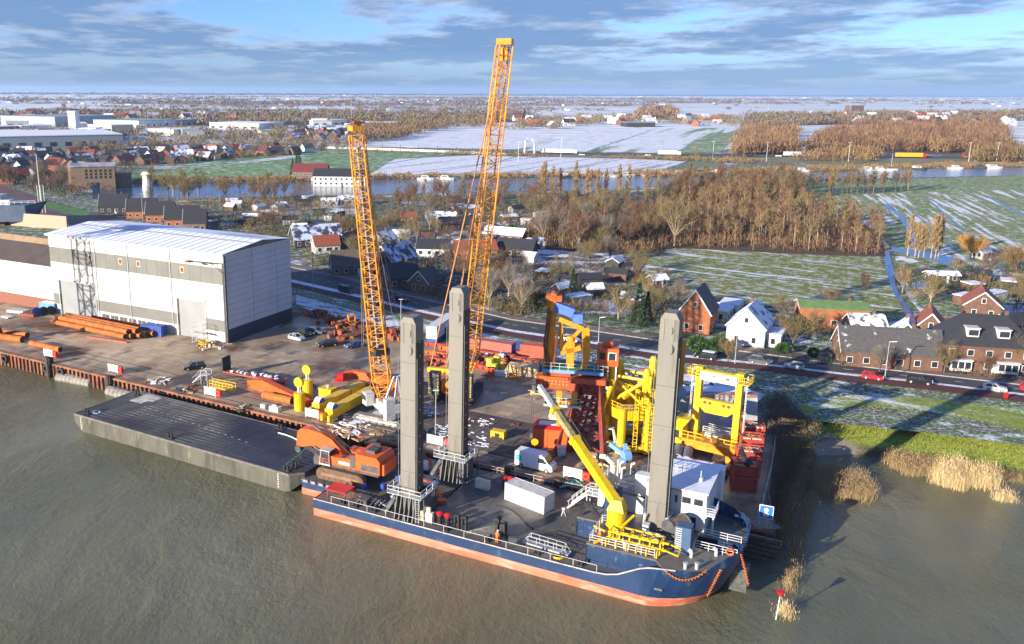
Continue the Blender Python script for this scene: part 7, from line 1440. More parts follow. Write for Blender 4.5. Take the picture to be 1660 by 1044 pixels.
def house(x, y, L_, W_, h, rh, a, wall, roof, lab, cat='house', z=3.0, win=True, chim=True, hip=0, group=None, simple=False, loc=None, snowroof=None, porch=False):
    nm = {'shed': 'garden_shed', 'barn': 'barn', 'house': 'house', 'garage': 'garage', 'caravan': 'caravan', 'building': 'building'}[cat]
    t = thing(nm, lab, cat, loc if loc is not None else at(x, y, z), R(a), group); l, w = L_ / 2, W_ / 2
    b = MB(); b.b(-l, l, -w, w, 0, h)
    if not hip and rh: b.front([(-w, h), (w, h), (0, h + rh)], -l, l)
    b.build('wall', wall, t)
    ov = .35; ro = MB(); k = rh / w if w else 0
    if rh == 0: ro.b(-l - .15, l + .15, -w - .15, w + .15, h, h + .25)
    else:
        for sy in (-1, 1):
            e0 = (sy * (w + ov), h - ov * k); rx = l - hip + ov * (0 if hip else 1); ex = l + ov; th = .22
            A = [(-ex, e0[0], e0[1]), (ex, e0[0], e0[1]), (rx, 0, h + rh), (-rx, 0, h + rh)]; B = [(p[0], p[1], p[2] + th) for p in A]
            ro.add(A + B, [(0, 1, 2, 3) if sy > 0 else (3, 2, 1, 0), (4, 5, 6, 7) if sy < 0 else (7, 6, 5, 4), (0, 4, 5, 1), (1, 5, 6, 2), (3, 7, 4, 0)])
        if hip:
            for sx in (-1, 1): ro.add([(sx * (l + ov), -w - ov, h - ov * k + .2), (sx * (l + ov), w + ov, h - ov * k + .2), (sx * (l - hip), 0, h + rh + .2)], [(0, 1, 2)])
    rf = ro.build('roof', roof, t)
    if chim and rh: MB().box((l * .5, w * .12, h + rh + .3), (.6, .6, 1.5)).build('chimney', brickr, rf)
    if win and not simple:
        def wnd(c, d):
            f = MB().box(c, d).build('window', wframe, t); o = [i for i in (0, 1) if d[i] < .2][0]; cc = list(c); dd = [v - .22 for v in d]; dd[o] = .04; cc[o] += (.045 if c[o] > 0 else -.045); MB().box(cc, dd).build('pane', glass, f)
        n = max(2, int(L_ / 3))
        for fl in range(max(1, int(h / 2.7))):
            for q in range(n): wnd((-l + (q + .5) * L_ / n, -w - .03, 1.5 + fl * 2.7), (1.3, .1, 1.4))
            for q in (-.45, .45): wnd((-l - .03, q * w, 1.5 + fl * 2.7), (.1, 1.1, 1.5))
        if rh > 2.2 and not hip: wnd((-l - .03, 0, h + rh * .35), (.1, 1.0, 1.3))
        MB().b(l * .1, l * .1 + .95, -w - .08, -w, 0, 2.1).build('door', [darkw, wframe][int(x) % 2], t)
        if rh and not hip:
            bb = MB()
            for sy in (-1, 1): bb.bar((-l - ov, sy * (w + ov), h - ov * k), (-l - ov, 0, h + rh), .1, .3)
            bb.build('bargeboard', wframe, t)
    return t
for a_ in ((575, 441, 15, 9, 2.8, 4.4, 10, brickb, r_thatch, 'large dark farmhouse with brown mossy roof left of the left crane boom'), (528, 408, 9, 7, 3, 3, 20, plaster, r_or, 'house with orange gable roof just right of the hall'), (567, 402, 10, 7, 3, 3, 60, brickb, r_dred, 'house with dark red roof behind the brown farmhouse'),
           (512, 396, 18, 12, 3, 4.5, 20, darkw, r_half, 'large dark barn house with snow patched blue roof'), (640, 432, 13, 9, 3.2, 4.6, 52, brickb, r_half, 'pale brick gabled house with snow and solar panels'), (648, 462, 10, 8, 3, 3.8, 25, brickb, r_black, 'brown brick house with black roof beside the road'),
           (690, 470, 8, 7, 3, 3.4, 60, brickb, r_black, 'small brick gable annex with one upper window'), (704, 413, 12, 8, 3, 2.6, -5, plaster, r_black, 'white bungalow with black roof behind the gabled house'), (622, 398, 8, 7, 2.8, 2.6, 50, plaster, r_snow, 'small white gabled house with snow on the roof'),
           (768, 416, 15, 9, 3.2, 2.6, 8, bricko, r_or, 'low orange roofed bungalow beside the tall crane boom'), (1130, 532, 9.5, 7.5, 5.2, 5.4, 62, bricko, r_black, 'tall orange brick house with steep black roof'), (1214, 551, 11, 8.5, 4.6, 4.2, 60, plaster, r_snow, 'white plastered house with snowy gable roof'),
           (1345, 527, 16, 7, 5.0, 1.2, -12, bricko, r_green, 'long orange brick house with bright green roof'), (1434, 588, 20, 8.5, 3.4, 4.4, -11, brickr, r_grey, 'long row house with wide dark roof on the road'), (1468, 560, 9, 7, 3, 3.2, 60, darkw, r_snow, 'small dark shed house with snowy roof and white trim'),
           (1503, 556, 10, 7.5, 4, 4.2, 62, brickr, r_or, 'narrow house with bright orange roof beside the double house'), (1586, 527, 9, 8, 6, 3.4, 62, brickr, r_or, 'house with orange roof peeping behind the double house'), (1648, 550, 12, 9, 3, 3.5, 15, darkw, r_black, 'dark timber house at the right frame edge'),
           (1400, 540, 8, 6, 2.6, 2.2, -5, darkw, r_snow, 'dark garden house with white railing and snowy roof')):
    house(*a_)
dh = house(1583, 592, 17.5, 11, 6.0, 5.2, -13, brickr, r_black, 'large brick double house with hipped black roof and two dormers', hip=4.5)
for sx in (-3.2, 2.6):
    d_ = MB().b(sx - 1.1, sx + 1.1, -4.6, -2.2, 7.4, 9.2).build('dormer', wframe, dh); MB().b(sx - .9, sx + .9, -4.68, -4.6, 7.7, 8.9).build('dormer_window', glass, d_); MB().b(sx - 1.3, sx + 1.3, -4.8, -2, 9.2, 9.35).build('dormer_roof', lgrey, d_)
for x_ in (-5.2, 3.6): MB().b(x_ - 2, x_ + 2, -6.4, -5.5, .3, 2.6).b(x_ - 2.2, x_ + 2.2, -6.6, -5.5, 2.6, 2.8).build('bay_window', wframe, dh)
for x_ in (-5.2, 3.6):
    for q in (-1.25, 0, 1.25): MB().b(x_ + q - .5, x_ + q + .5, -6.46, -6.4, .9, 2.3).build('bay_pane', glass, dh)
for x, y, L_, W_, h, rh, a, wl_, rf, lab, cat in ((1246, 556, 7, 6, 3, 0, 60, plaster, snowm, 'white flat roofed garage with snow beside the white house', 'garage'), (1165, 515, 9, 6, 2.8, 0, 60, cream, snowm, 'cream flat roofed annex with snow behind the orange house', 'garage'), (1185, 507, 7, 5, 3, 0, 60, plaster, snowm, 'square white flat roofed outbuilding behind the blue tarpaulin', 'garage'),
      (742, 372, 16, 9, 3, 2.4, 10, darkw, r_black, 'dark green long barn left of the tall crane boom', 'barn'), (715, 362, 13, 8, 3, 2.2, 0, darkw, r_snow, 'dark barn with white snow roof edge near the poplars', 'barn'), (820, 390, 16, 8, 3, 2.2, -25, brickr, snowm, 'long barn with clean white snow roof right of the tall boom', 'barn'), (838, 414, 13, 8, 3, 3, -20, darkw, r_black, 'black barn with skylights right of the tall boom', 'barn'),
      (570, 331, 13, 7, 3, 1.6, 15, plaster, r_snow, 'white long chalet near the canal side lawn', 'building'), (534, 333, 8, 6, 2.6, 1.2, 10, plaster, r_snow, 'small snow roofed pavilion left of the white chalet', 'building'), (1065, 464, 5, 4, 2.4, 1.2, 20, brickr, r_snow, 'small brick shed standing in the snowy meadow edge', 'shed'),
      (1590, 418, 6, 4, 2.2, 1.4, 30, plaster, r_snow, 'tiny white boathouse by the pond on the right', 'shed'), (1525, 456, 9, 4, 2.4, .8, -5, darkw, r_snow, 'low shed with pale roof in the right garden', 'shed'), (663, 358, 7, 5, 2.2, 1.6, 10, bricko, r_or, 'tiny red roofed summer house left of the poplars', 'shed'), (868, 402, 6, 4, 2.4, 1.4, 10, plaster, r_half, 'small house with blue white roof near the black barn', 'shed')):
    house(x, y, L_, W_, h, rh, a, wl_, rf, lab, cat, chim=False)
rr = random.Random(5)
def inpoly(x, y, P):
    c = False; j = len(P) - 1
    for i in range(len(P)):
        if (P[i][1] > y) != (P[j][1] > y) and x < (P[j][0] - P[i][0]) * (y - P[i][1]) / (P[j][1] - P[i][1]) + P[i][0]: c = not c
        j = i
    return c
taken = []
def scatter(P, n, gap, rng=rr, tries=60):
    out_ = []; xs = [p[0] for p in P]; ys = [p[1] for p in P]
    for _ in range(n):
        for _ in range(tries):
            # even on the ground, not in the picture
            y = min(ys) + (max(ys) - min(ys)) * rng.random() ** .75; x = rng.uniform(min(xs), max(xs))
            if not inpoly(x, y, P): continue
            g = at(x, y)
            if all((g.x - q[0]) ** 2 + (g.y - q[1]) ** 2 > (gap + q[2]) ** 2 / 4 for q in taken): taken.append((g.x, g.y, gap)); out_.append((x, y, g)); break
    return out_
for o in list(col.objects):
    if o.get('category') in ('house', 'barn', 'building', 'garage', 'shed'): taken.append((o.location.x, o.location.y, 15))
AUTO = {}
def auto(o, phrase): AUTO.setdefault(phrase, []).append(o)
# garden sheds with snow on them
for reg, n, ph in (([(600, 372), (740, 340), (880, 345), (900, 400), (860, 440), (760, 430), (700, 395), (620, 392)], 22, 'snowy garden sheds between the crane booms'), ([(350, 320), (500, 322), (560, 350), (500, 385), (400, 365)], 18, 'garden sheds behind the big hall'), ([(820, 440), (1000, 430), (1080, 480), (1000, 510), (840, 490)], 9, 'small sheds in the gardens behind the orange rig'), ([(1480, 470), (1660, 440), (1660, 500), (1560, 500)], 5, 'sheds in the gardens at the right')):
    for x, y, g in scatter(reg, n, 9):
        t = house(x, y, rr.uniform(4, 8), rr.uniform(3, 4.5), rr.uniform(2, 2.6), rr.choice((0, .9, 1.2)), rr.choice((10, -25, 60, 30)), rr.choice((plaster, darkw, brickr, greyp)), rr.choice((snowm, r_snow, r_half, r_black)), 'x', 'shed', chim=False, group=ph, simple=True); auto(t, ph)
# row of gabled brick houses behind the hall, left
for i, (x, y, L_) in enumerate(((187, 344, 13), (232, 352, 13), (262, 358, 12), (297, 366, 14), (318, 372, 9))):
    house(x, y, L_, 9, 3.6, 5.0, 8, [darkw, bricko, bricko, bricko, brickb][i], r_black, ('black boarded gable house nearest the ramp road', 'first brick gable house right of the black boarded one', 'second brick gable house in the row behind the hall', 'third brick gable house with black roof behind the hall', 'small low brown house at the end of the gabled row')[i])
# old brick pumping station
a, c = at(117, 308), at(188, 306); ps = thing('pumping_station', 'flat roofed brick pumping station with tall pilasters by the canal', 'building', a, az(a, c)); l = (c - a).length
MB().b(0, l, 0, 22, 0, 13).build('wall', M('brick_ochre', (.24, .165, .10), (.19, .13, .085), s=.5), ps); MB().b(-.6, l + .6, -.6, 22.6, 13, 13.8).build('roof', M('gravel_roof_snow', (.5, .52, .56), (.25, .25, .27), s=.2), ps)
for k in range(5): MB().b(-1.6, -.02, 1.5 + k * 4.3, 3.5 + k * 4.3, 0, 15.2).build('pilaster', M('brick_pink', (.55, .34, .24)), ps)
for r_ in range(3): 
    for k in range(6): MB().b(l * .32 + k * 2.6, l * .32 + k * 2.6 + 1.3, -.08, 0, 6.2 + r_ * 1.9, 7.6 + r_ * 1.9).build('window', glass, ps)
MB().b(l * .42, l * .62, -.12, 0, 0, 4).build('door', navy, ps); MB().b(l, l + 9, 3, 16, 0, 8).build('annex', brickb, ps)
# canal side house
house(552, 300, 32, 12, 6.0, 4.0, -3, plaster, r_black, 'long white and brick house with black roof on the canal', chim=True)
house(505, 292, 22, 12, 6, 4.5, -5, brickb, r_dred, 'brown brick house left of the white canal house')
# grey ship on the slipway at the far left
a, c = at(-60, 352, 6), at(78, 346, 8); gs = thing('dry_docked_ship', 'grey blue ship hull on the slipway at the left edge', 'ship', (a.x, a.y, 5), az(a, c)); l = (c - a).length
b = MB(); rg = [[(x, -w_, 0), (x, w_, 0), (x, w_ * 1.25, 7), (x, -w_ * 1.25, 7)] for x, w_ in ((0, 6), (l * .5, 6), (l * .8, 4), (l, .5))]
rg[3] = [(l - 6, -.3, 1.5), (l - 6, .3, 1.5), (l, .5, 8.5), (l, -.5, 8.5)]
for r0, r1 in zip(rg, rg[1:]): b.add(r0 + r1, [(1, 2, 6, 5), (3, 0, 4, 7), (2, 3, 7, 6), (0, 1, 5, 4)])
b.add(rg[0], [(0, 1, 2, 3)]); b.build('hull', M('ship_slate', (.10, .14, .21), (.14, .18, .25), s=.2), gs)
MB().b(l * .2, l * .62, -4, 4, 7, 9).b(l * .35, l * .5, -3, 3, 9, 11).cyl((l * .45, 0, 11), (l * .45, 0, 14), .2).build('superstructure', lgrey, gs); MB().rail([(l * .3, -5.5, 7), (l * .9, -3, 7.6)], 1.2, .12, 3, 2).build('railing', white, gs)
b = MB(); 
for x in (.2, .45, .7): b.b(l * x, l * x + 2, -2, 2, -2.3, .1)
b.build('keel_block', rust, gs)
tag(MB().b(-30, 0, -.4, .4, 0, 5.5).build('slipway_wall', M('tan_concrete', (.42, .30, .2), (.36, .27, .18)), None, at(110, 372), haz + R(8)), 'tan retaining wall between the grey ship and the ramp road', 'wall')
for i, x in enumerate((64, 69, 74)): tag(MB().cyl((0, 0, 0), (0, 0, 13), .16, n=6).build('flag_pole', white, None, at(x, 345)), ('left', 'middle', 'right')[i] + ' of three white flag poles beside the ramp road', 'flag pole', 'flag poles')
tag(MB().cyl((0, 0, 0), (0, 0, 24), .3, .15, 8).build('tall_mast', cream, None, at(66, 325)), 'tall pale mast standing behind the ramp road', 'mast')
# industrial halls on the far left
def ind(x0, y0, x1, y1, h, dep, wl_, rf, lab):
    a, c = at(x0, y0), at(x1, y1); t = thing('industrial_hall', lab, 'hall', a, az(a, c), 'industrial halls beyond the town'); l = (c - a).length
    h *= .8; MB().b(0, l, 0, dep, 0, h).build('wall', wl_, t); MB().b(-.5, l + .5, -.5, dep + .5, h, h + .8).build('roof', rf, t); b = MB()
    for k in range(int(l / 14)): b.b(k * 14 + 3, k * 14 + 9, -.15, 0, 1, h * .45)
    if b.v: b.build('window_band', glass, t)
bg_ = M('hall_blue_grey', (.30, .34, .38)); tg_ = M('hall_teal', (.25, .42, .40))
for q in range(34):
    y_ = 199 + 30 * rr.random(); x_ = rr.uniform(0, 560); g_ = at(x_, y_)
    if all((g_.x - t_[0]) ** 2 + (g_.y - t_[1]) ** 2 > 70 ** 2 for t_ in taken):
        taken.append((g_.x, g_.y, 40)); ind(x_, y_, x_ + rr.uniform(14, 40), y_ - .3, rr.uniform(6, 10), rr.uniform(20, 50), rr.choice((lgrey, greyp, brickr, cream, bg_, dgrey)), rr.choice((snowm, bg_, greyp, snowm)), 'x'); auto(bpy.data.objects[[o.name for o in col.objects if o.get('label') == 'x' and o.name.startswith('industrial')][-1]], 'small industrial halls beyond the town')
for a_ in ((0, 241, 200, 236, 14, 120, bg_, snowm, 'long blue grey hall with snow roof nearest the town'), (-60, 232, 60, 228, 12, 60, white, snowm, 'white hall at the left edge behind the long one'), (128, 226, 156, 226, 15, 30, lgrey, snowm, 'grey office block beside the black one'), (156, 227, 181, 226, 14, 30, dgrey, snowm, 'black glass office block'), (112, 215, 124, 215, 34, 20, white, snowm, 'white square tower among the halls'), (182, 221, 217, 219, 16, 40, M('tan_stone', (.62, .48, .30)), snowm, 'tan classical building with columns'),
           (90, 206, 185, 202, 18, 120, bg_, bg_, 'wide grey roofed hall behind the white tower'), (225, 207, 285, 204, 12, 90, white, tg_, 'hall with pale green roof'), (285, 204, 320, 202, 10, 60, greyp, bg_, 'small grey hall right of the green roofed one'), (340, 208, 420, 210, 10, 70, lgrey, snowm, 'low white roofed hall above the terraces'), (0, 217, 30, 216, 11, 40, brickr, snowm, 'brown flats at the left edge'), (35, 216, 85, 214, 11, 30, plaster, snowm, 'white flats left of the white tower'),
           (505, 203, 530, 203, 12, 30, white, snowm, 'white hall above the dark terraces'), (530, 203, 562, 202, 10, 30, cream, snowm, 'cream hall right of the white one'), (595, 206, 650, 206, 9, 40, M('dull_red', (.3, .1, .08)), snowm, 'long dark red hall behind the left crane top'), (240, 219, 282, 220, 9, 40, plaster, snowm, 'white shop building before the green roofed hall'), (632, 184, 660, 184, 14, 60, bg_, skyblue, 'distant blue domed hall'), (1016, 206, 1062, 206, 9, 30, darkw, bg_, 'dark farm sheds behind the striped field'), (1380, 181, 1400, 181, 22, 30, brickr, brickr, 'distant brown church with square tower')): ind(*a_)
# town houses
wallc = (brickr, plaster, brickb, bricko); roofc = (r_or, r_dred, r_black, r_grey, r_black, r_snow, r_half, r_black)
for reg, n, ph, gp, sc_, rc in (([(0, 247), (130, 250), (250, 247), (420, 243), (500, 245), (480, 251), (360, 258), (250, 268), (130, 270), (110, 285), (0, 300)], 98, 'small town houses left of the green fields', 13, 1.05, roofc), ([(470, 210), (580, 208), (640, 222), (600, 229), (480, 228)], 26, 'terrace houses behind the left crane top', 20, 1.3, (r_black, r_half)), ([(830, 192), (1000, 190), (1160, 192), (1170, 205), (1040, 205), (980, 202), (900, 212), (830, 208)], 30, 'village houses beyond the striped field', 36, 1.7, (r_black, r_snow, r_or, r_snow)),
                                ([(1330, 184), (1640, 188), (1660, 205), (1560, 203), (1400, 203), (1330, 196)], 26, 'far village houses right of centre', 45, 1.9, (r_snow, r_or, r_black, snowm)), ([(0, 186), (100, 184), (260, 186), (420, 192), (300, 198), (80, 200), (0, 200)], 26, 'far roofs behind the industrial halls', 50, 2, (r_dred, r_grey, snowm))):
    for x, y, g in scatter(reg, n, gp):
        t = house(x, y, 10 * sc_ * rr.uniform(.8, 1.2), 7.5 * sc_, 3.4 * sc_, 3.4 * sc_, rr.choice((15, 70, 40, -20, 100)), rr.choice(wallc), rr.choice(rc), 'x', 'house', group=ph, simple=True, chim=False); auto(t, ph)

# ============================================================ TREES
def twigmat(name, c, c2): return M('twig_' + name, c, c2, s=.45, lo=.35, hi=.65, rough=.9)
tw = dict(pop=twigmat('poplar', (.40, .25, .085), (.27, .165, .06)), brown=twigmat('brown', (.20, .105, .05), (.115, .062, .038)), red=twigmat('red_brown', (.22, .115, .07), (.14, .072, .048)), olive=twigmat('olive', (.24, .18, .065), (.15, .12, .05)), gold=twigmat('gold', (.32, .205, .09), (.21, .13, .06)), grey=twigmat('grey', (.22, .185, .15), (.15, .13, .11)), willow=twigmat('willow', (.55, .28, .03), (.40, .20, .03)))
bark = M('bark', (.16, .125, .085), (.10, .08, .06), s=2, rough=.9); barkp = M('pale_bark', (.42, .33, .22), (.28, .22, .15), s=1.5, rough=.9)
evg = M('evergreen', (.035, .075, .025), (.02, .045, .02), s=.8, rough=.8); hedgeg = M('hedge_green', (.05, .13, .02), (.03, .08, .015), s=.9, rough=.8)
def sliver(b, p, d, w_):
    s_ = d.cross(Vector((rr.uniform(-1, 1), rr.uniform(-1, 1), rr.uniform(-1, 1))))
    if s_.length < 1e-5: return
    s_ = s_.normalized() * w_; b.add([p - s_, p + s_, p + d], [(0, 1, 2)])
def tree_proto(kind_, twm, bk_, seed):
    """returns (trunk mesh, crown mesh), unit metres"""
    rr.seed(seed); T = MB(); C = MB()
    if kind_ == 'broad': Hh_, rad, nb, nt_, wd, th_ = 11, 4.6, 15, 1500, .034, .25
    elif kind_ == 'slender': Hh_, rad, nb, nt_, wd, th_ = 14, 2.1, 12, 900, .034, .17
    elif kind_ == 'poplar': Hh_, rad, nb, nt_, wd, th_ = 20, 1.7, 26, 2300, .05, .32
    elif kind_ == 'shrub': Hh_, rad, nb, nt_, wd, th_ = 3.2, 2.0, 9, 520, .03, .06
    elif kind_ == 'willow': Hh_, rad, nb, nt_, wd, th_ = 11, 6, 16, 3000, .05, .4
    fork = {'broad': .22, 'slender': .35, 'poplar': .1, 'shrub': .04, 'willow': .3}[kind_] * Hh_
    T.cyl((0, 0, -.3), (rr.uniform(-.1, .1), rr.uniform(-.1, .1), fork), th_, th_ * .8, 7, False)
    if kind_ in ('slender', 'poplar'): T.cyl((0, 0, fork), (rr.uniform(-.3, .3), rr.uniform(-.3, .3), Hh_ * .93), th_ * .8, .04, 6, False)
    br = []
    for k in range(nb):
        a_ = k * 2.4 + rr.uniform(-.4, .4); u = (k + .5) / nb
        if kind_ in ('slender', 'poplar'): s0 = Vector((0, 0, fork + (Hh_ * .8 - fork) * u)); e = s0 + Vector((math.cos(a_) * rad * (1 - u * .55), math.sin(a_) * rad * (1 - u * .55), (3.2 if kind_ == 'poplar' else 2.4) * (1 - u * .3)))
        else:
            q = rad * (.35 + .65 * rr.random()) ; zz_ = Hh_ * (.97 - .5 * (q / rad) ** 2 * rr.uniform(.7, 1)); s0 = Vector((0, 0, fork * rr.uniform(.75, 1.1))); e = Vector((math.cos(a_) * q, math.sin(a_) * q, zz_))
        mid_ = s0.lerp(e, .5) + Vector((rr.uniform(-.3, .3), rr.uniform(-.3, .3), .06 * Hh_ if kind_ not in ('slender', 'poplar') else -.2)) * (1 if kind_ != 'shrub' else .2)
        t0 = th_ * (.42 if kind_ != 'poplar' else .22); T.cyl(s0, mid_, t0, t0 * .6, 5, False).cyl(mid_, e, t0 * .6, .02, 4, False); br.append((s0, mid_, e))
        for _ in range(4 if kind_ != 'shrub' else 1):
            u2 = rr.uniform(.2, .9); p = s0.lerp(mid_, u2 * 2) if u2 < .5 else mid_.lerp(e, u2 * 2 - 1); d = (e - s0).normalized() * rr.uniform(.5, 1) + Vector((rr.uniform(-1, 1), rr.uniform(-1, 1), rr.uniform(0, .9))) * .7
            d *= rad * .38; T.cyl(p, p + d, t0 * .35, .015, 4, False); br.append((p, p + d * .5, p + d))
    for k in range(nt_):
        s0, m_, e = br[rr.randrange(len(br))]; u2 = rr.random() ** .7; p = s0.lerp(m_, u2 * 2) if u2 < .5 else m_.lerp(e, u2 * 2 - 1)
        ax = (e - s0).normalized(); L1 = rr.uniform(.5, 1.5) * (rad / 4.6 if kind_ in ('broad', 'willow') else (.75 if kind_ != 'shrub' else .5))
        if kind_ == 'willow': d = Vector((ax.x + rr.uniform(-.6, .6), ax.y + rr.uniform(-.6, .6), rr.uniform(-1.3, .5))) * L1 * 1.3
        elif kind_ == 'poplar': d = Vector((ax.x * .4 + rr.uniform(-.35, .35), ax.y * .4 + rr.uniform(-.35, .35), rr.uniform(.5, 1.2))) * L1 * 1.3
        else: d = (ax * .7 + Vector((rr.uniform(-1, 1), rr.uniform(-1, 1), rr.uniform(-.25, 1.1)))) * L1
        p = p + Vector((rr.uniform(-1, 1), rr.uniform(-1, 1), rr.uniform(-.6, 1))) * .14 * rad * (1 if kind_ != 'poplar' else .8)
        sliver(C, p, d, wd)
    ms = []
    for bb, m__, nm_ in ((T, bk_, 'trunk'), (C, twm, 'crown')):
        me = bpy.data.meshes.new(nm_); me.from_pydata(bb.v, [], bb.f); me.materials.append(m__); ms.append(me)
    return ms
def conif_proto(kind_, seed):
    rr.seed(seed); T = MB(); C = MB(); T.cyl((0, 0, -.2), (0, 0, 2 if kind_ != 'bush' else .4), .2, .15, 6, False)
    for k in range(1500):
        if kind_ == 'cone': u = rr.random() ** 1.3; a_ = rr.uniform(0, 6.3); r_ = 1.7 * (1 - u) * (.5 + .5 * rr.random()) + .1; p = Vector((r_ * math.cos(a_), r_ * math.sin(a_), .6 + 8.6 * u)); d = Vector((math.cos(a_) * .5, math.sin(a_) * .5, rr.uniform(-.1, .6))) * rr.uniform(.5, .9)
        else: v = Vector((rr.gauss(0, 1), rr.gauss(0, 1), rr.gauss(0, 1))).normalized() * rr.uniform(.7, 1.05); p = Vector((v.x * 1.5, v.y * 1.5, 1.3 + v.z * 1.2)); d = v * rr.uniform(.2, .5)
        sliver(C, p, d, .13)
    ms = []
    for bb, m__, nm_ in ((T, bark, 'trunk'), (C, evg if kind_ == 'cone' else hedgeg, 'crown')):
        me = bpy.data.meshes.new(nm_); me.from_pydata(bb.v, [], bb.f); me.materials.append(m__); ms.append(me)
    return ms
PR = {}
def proto(k, c, pale=False, seed=1):
    key = (k, c, pale, seed)
    if key not in PR: PR[key] = conif_proto(k, seed) if k in ('cone', 'bush') else tree_proto(k, tw[c], barkp if pale else bark, hash_(key))
    return PR[key]
def hash_(k): return sum(ord(ch) for ch in str(k)) * 7
NM = {'broad': 'bare_tree', 'slender': 'alder_tree', 'poplar': 'poplar_tree', 'shrub': 'bare_shrub', 'willow': 'willow_tree', 'cone': 'conifer_tree', 'bush': 'green_bush'}
tr_ = random.Random(11)
def plant(x, y, k, c, s, lab=None, grp=None, pale=False, g=None, phrase=None):
    tm_, cm_ = proto(k, c, pale, tr_.choice((1, 2))); o = bpy.data.objects.new(NM[k], tm_); col.objects.link(o); o.location = (g or at(x, y)) - Vector((0, 0, .05)); o.rotation_euler = (0, 0, tr_.uniform(0, 6.28)); o.scale = (s * tr_.uniform(.92, 1.1),) * 2 + (s,)
    cr_ = bpy.data.objects.new('crown', cm_); col.objects.link(cr_); cr_.parent = o; tag(o, lab or 'x', 'shrub' if k in ('shrub', 'bush') else 'tree', grp or phrase)
    if phrase: auto(o, phrase)
    return o
def grove(P, n, gap, kinds, cols, s0, s1, phrase, pale=.3):
    for x, y, g in scatter(P, n, gap, tr_):
        plant(x, y, tr_.choice(kinds), tr_.choice(cols), tr_.uniform(s0, s1), g=g, phrase=phrase, pale=tr_.random() < pale)
# poplars standing in rows
for x, y in ((878, 322), (895, 322), (907, 324), (932, 324), (950, 330), (957, 326), (968, 322), (981, 327), (1002, 327), (1018, 326), (1047, 328), (1066, 329), (882, 327)): plant(x, y, 'poplar', 'pop', tr_.uniform(.9, 1.15), phrase='golden poplars behind the brown wood', pale=True)
for x, y, s_ in ((1471, 414, .82), (1483, 416, .72), (1489, 417, .66), (1497, 417, .68), (1509, 418, .88), (1516, 418, .80), (1521, 416, .84)): plant(x, y, 'poplar', 'pop', s_, phrase='golden poplars beside the pond', pale=True)
for x, y in ((1128, 262), (1186, 262), (1205, 262), (1350, 268), (1365, 266)): plant(x, y, 'poplar', 'pop', .8, phrase='distant golden poplars along the canal')
plant(1573, 420, 'willow', 'willow', .82, 'glowing orange willow with round crown beside the pond'); plant(857, 470 + 30, 'willow', 'gold', .72, 'golden weeping tree left of the orange piling rig'); plant(1640, 440, 'willow', 'gold', .8, 'brown gold tree by the right edge behind the pond')
plant(845, 508, 'broad', 'grey', 1.0, 'pale bare tree beside the road left of the orange rig', pale=True); plant(793, 500, 'broad', 'grey', 1.05, 'pale bare tree beside the tall crane boom at the road', pale=True); plant(1008, 392, 'slender', 'grey', 1.0, 'white birch in front of the brown wood', pale=True)
plant(1093, 398, 'broad', 'olive', 1.75, 'broad olive tree rising in the middle of the wood', pale=True)
for x, y, s_, lab in ((1033, 530, 1.2, 'slim green conifer behind the right spud leg'), (1048, 525, .9, 'dark bushy conifer next to the slim one'), (928, 482, .9, 'dark conifer in the snowy garden behind the rig'), (484, 284, 1.9, 'dark pointed conifer by the canal house'), (475, 284, 1.2, 'shorter dark conifer by the canal house'), (1400, 590, .5, 'small conifer before the green roofed house'), (1418, 585, .6, 'dark conifer left of the long row house'), (850, 196, 2.6, 'big dark conifer in the far village'), (610, 398, .6, 'small conifer behind the gabled brick house')): plant(x, y, 'cone', 'x', s_, lab)
for x, y, s_, lab in ((875, 500, 1.6, 'dark green hedge bush below the golden weeping tree'), (1025, 392, 1.8, 'bright evergreen bush at the wood edge'), (830, 385, 2, 'green shrub clump right of the tall boom'), (1236, 560, .9, 'light green bush beside the snowy garage'), (1268, 572, .9, 'green bush left of the snow mound garden'), (1318, 578, .8, 'low green bush on the snow mound'), (1130, 568, 1.3, 'round hedge bush before the orange brick house'), (1165, 570, 1.3, 'hedge bush between the orange and white houses'), (600, 412, 1.5, 'dark bush left of the gabled brick house'), (567, 370, 2, 'bright green bush behind the dark barn house'), (1560, 600, .7, 'low bush before the double house')): plant(x, y, 'bush', 'x', s_, lab)
grove([(850, 395), (870, 345), (940, 325), (1090, 330), (1090, 395), (1040, 412), (960, 405), (900, 412)], 95, 5.5, ('broad', 'broad', 'slender'), ('brown', 'red', 'olive', 'grey', 'olive'), .6, 1.3, 'bare trees in the wood behind the tall boom')
grove([(1095, 335), (1250, 318), (1330, 350), (1425, 372), (1432, 412), (1300, 408), (1100, 398)], 150, 4.4, ('slender',), ('gold', 'red', 'brown', 'olive', 'gold'), .6, 1.2, 'slender trees in the thicket behind the meadow', .95)
grove([(1075, 330), (1090, 310), (1190, 300), (1290, 306), (1290, 325), (1200, 335)], 48, 7, ('broad', 'slender'), ('olive', 'red', 'brown'), .9, 1.3, 'bare trees between the thicket and the canal')
grove([(1290, 312), (1480, 306), (1482, 312), (1300, 322)], 44, 5, ('slender',), ('olive', 'brown', 'gold'), .8, 1.05, 'bare trees along the canal dike')
grove([(420, 322), (480, 322), (500, 336), (430, 338), (240, 322), (240, 312)], 26, 6, ('slender', 'broad'), ('olive', 'gold', 'olive'), .9, 1.25, 'olive trees along the canal behind the hall')
grove([(640, 322), (880, 318), (880, 345), (640, 352)], 34, 7, ('broad', 'slender'), ('red', 'olive', 'brown', 'grey'), .7, 1.1, 'bare trees between the booms near the canal')
grove([(500, 400), (620, 360), (700, 360), (860, 440), (840, 495), (700, 460), (560, 420)], 60, 7, ('broad', 'broad', 'shrub'), ('brown', 'olive', 'grey', 'red'), .5, .95, 'bare garden trees around the farmhouses')
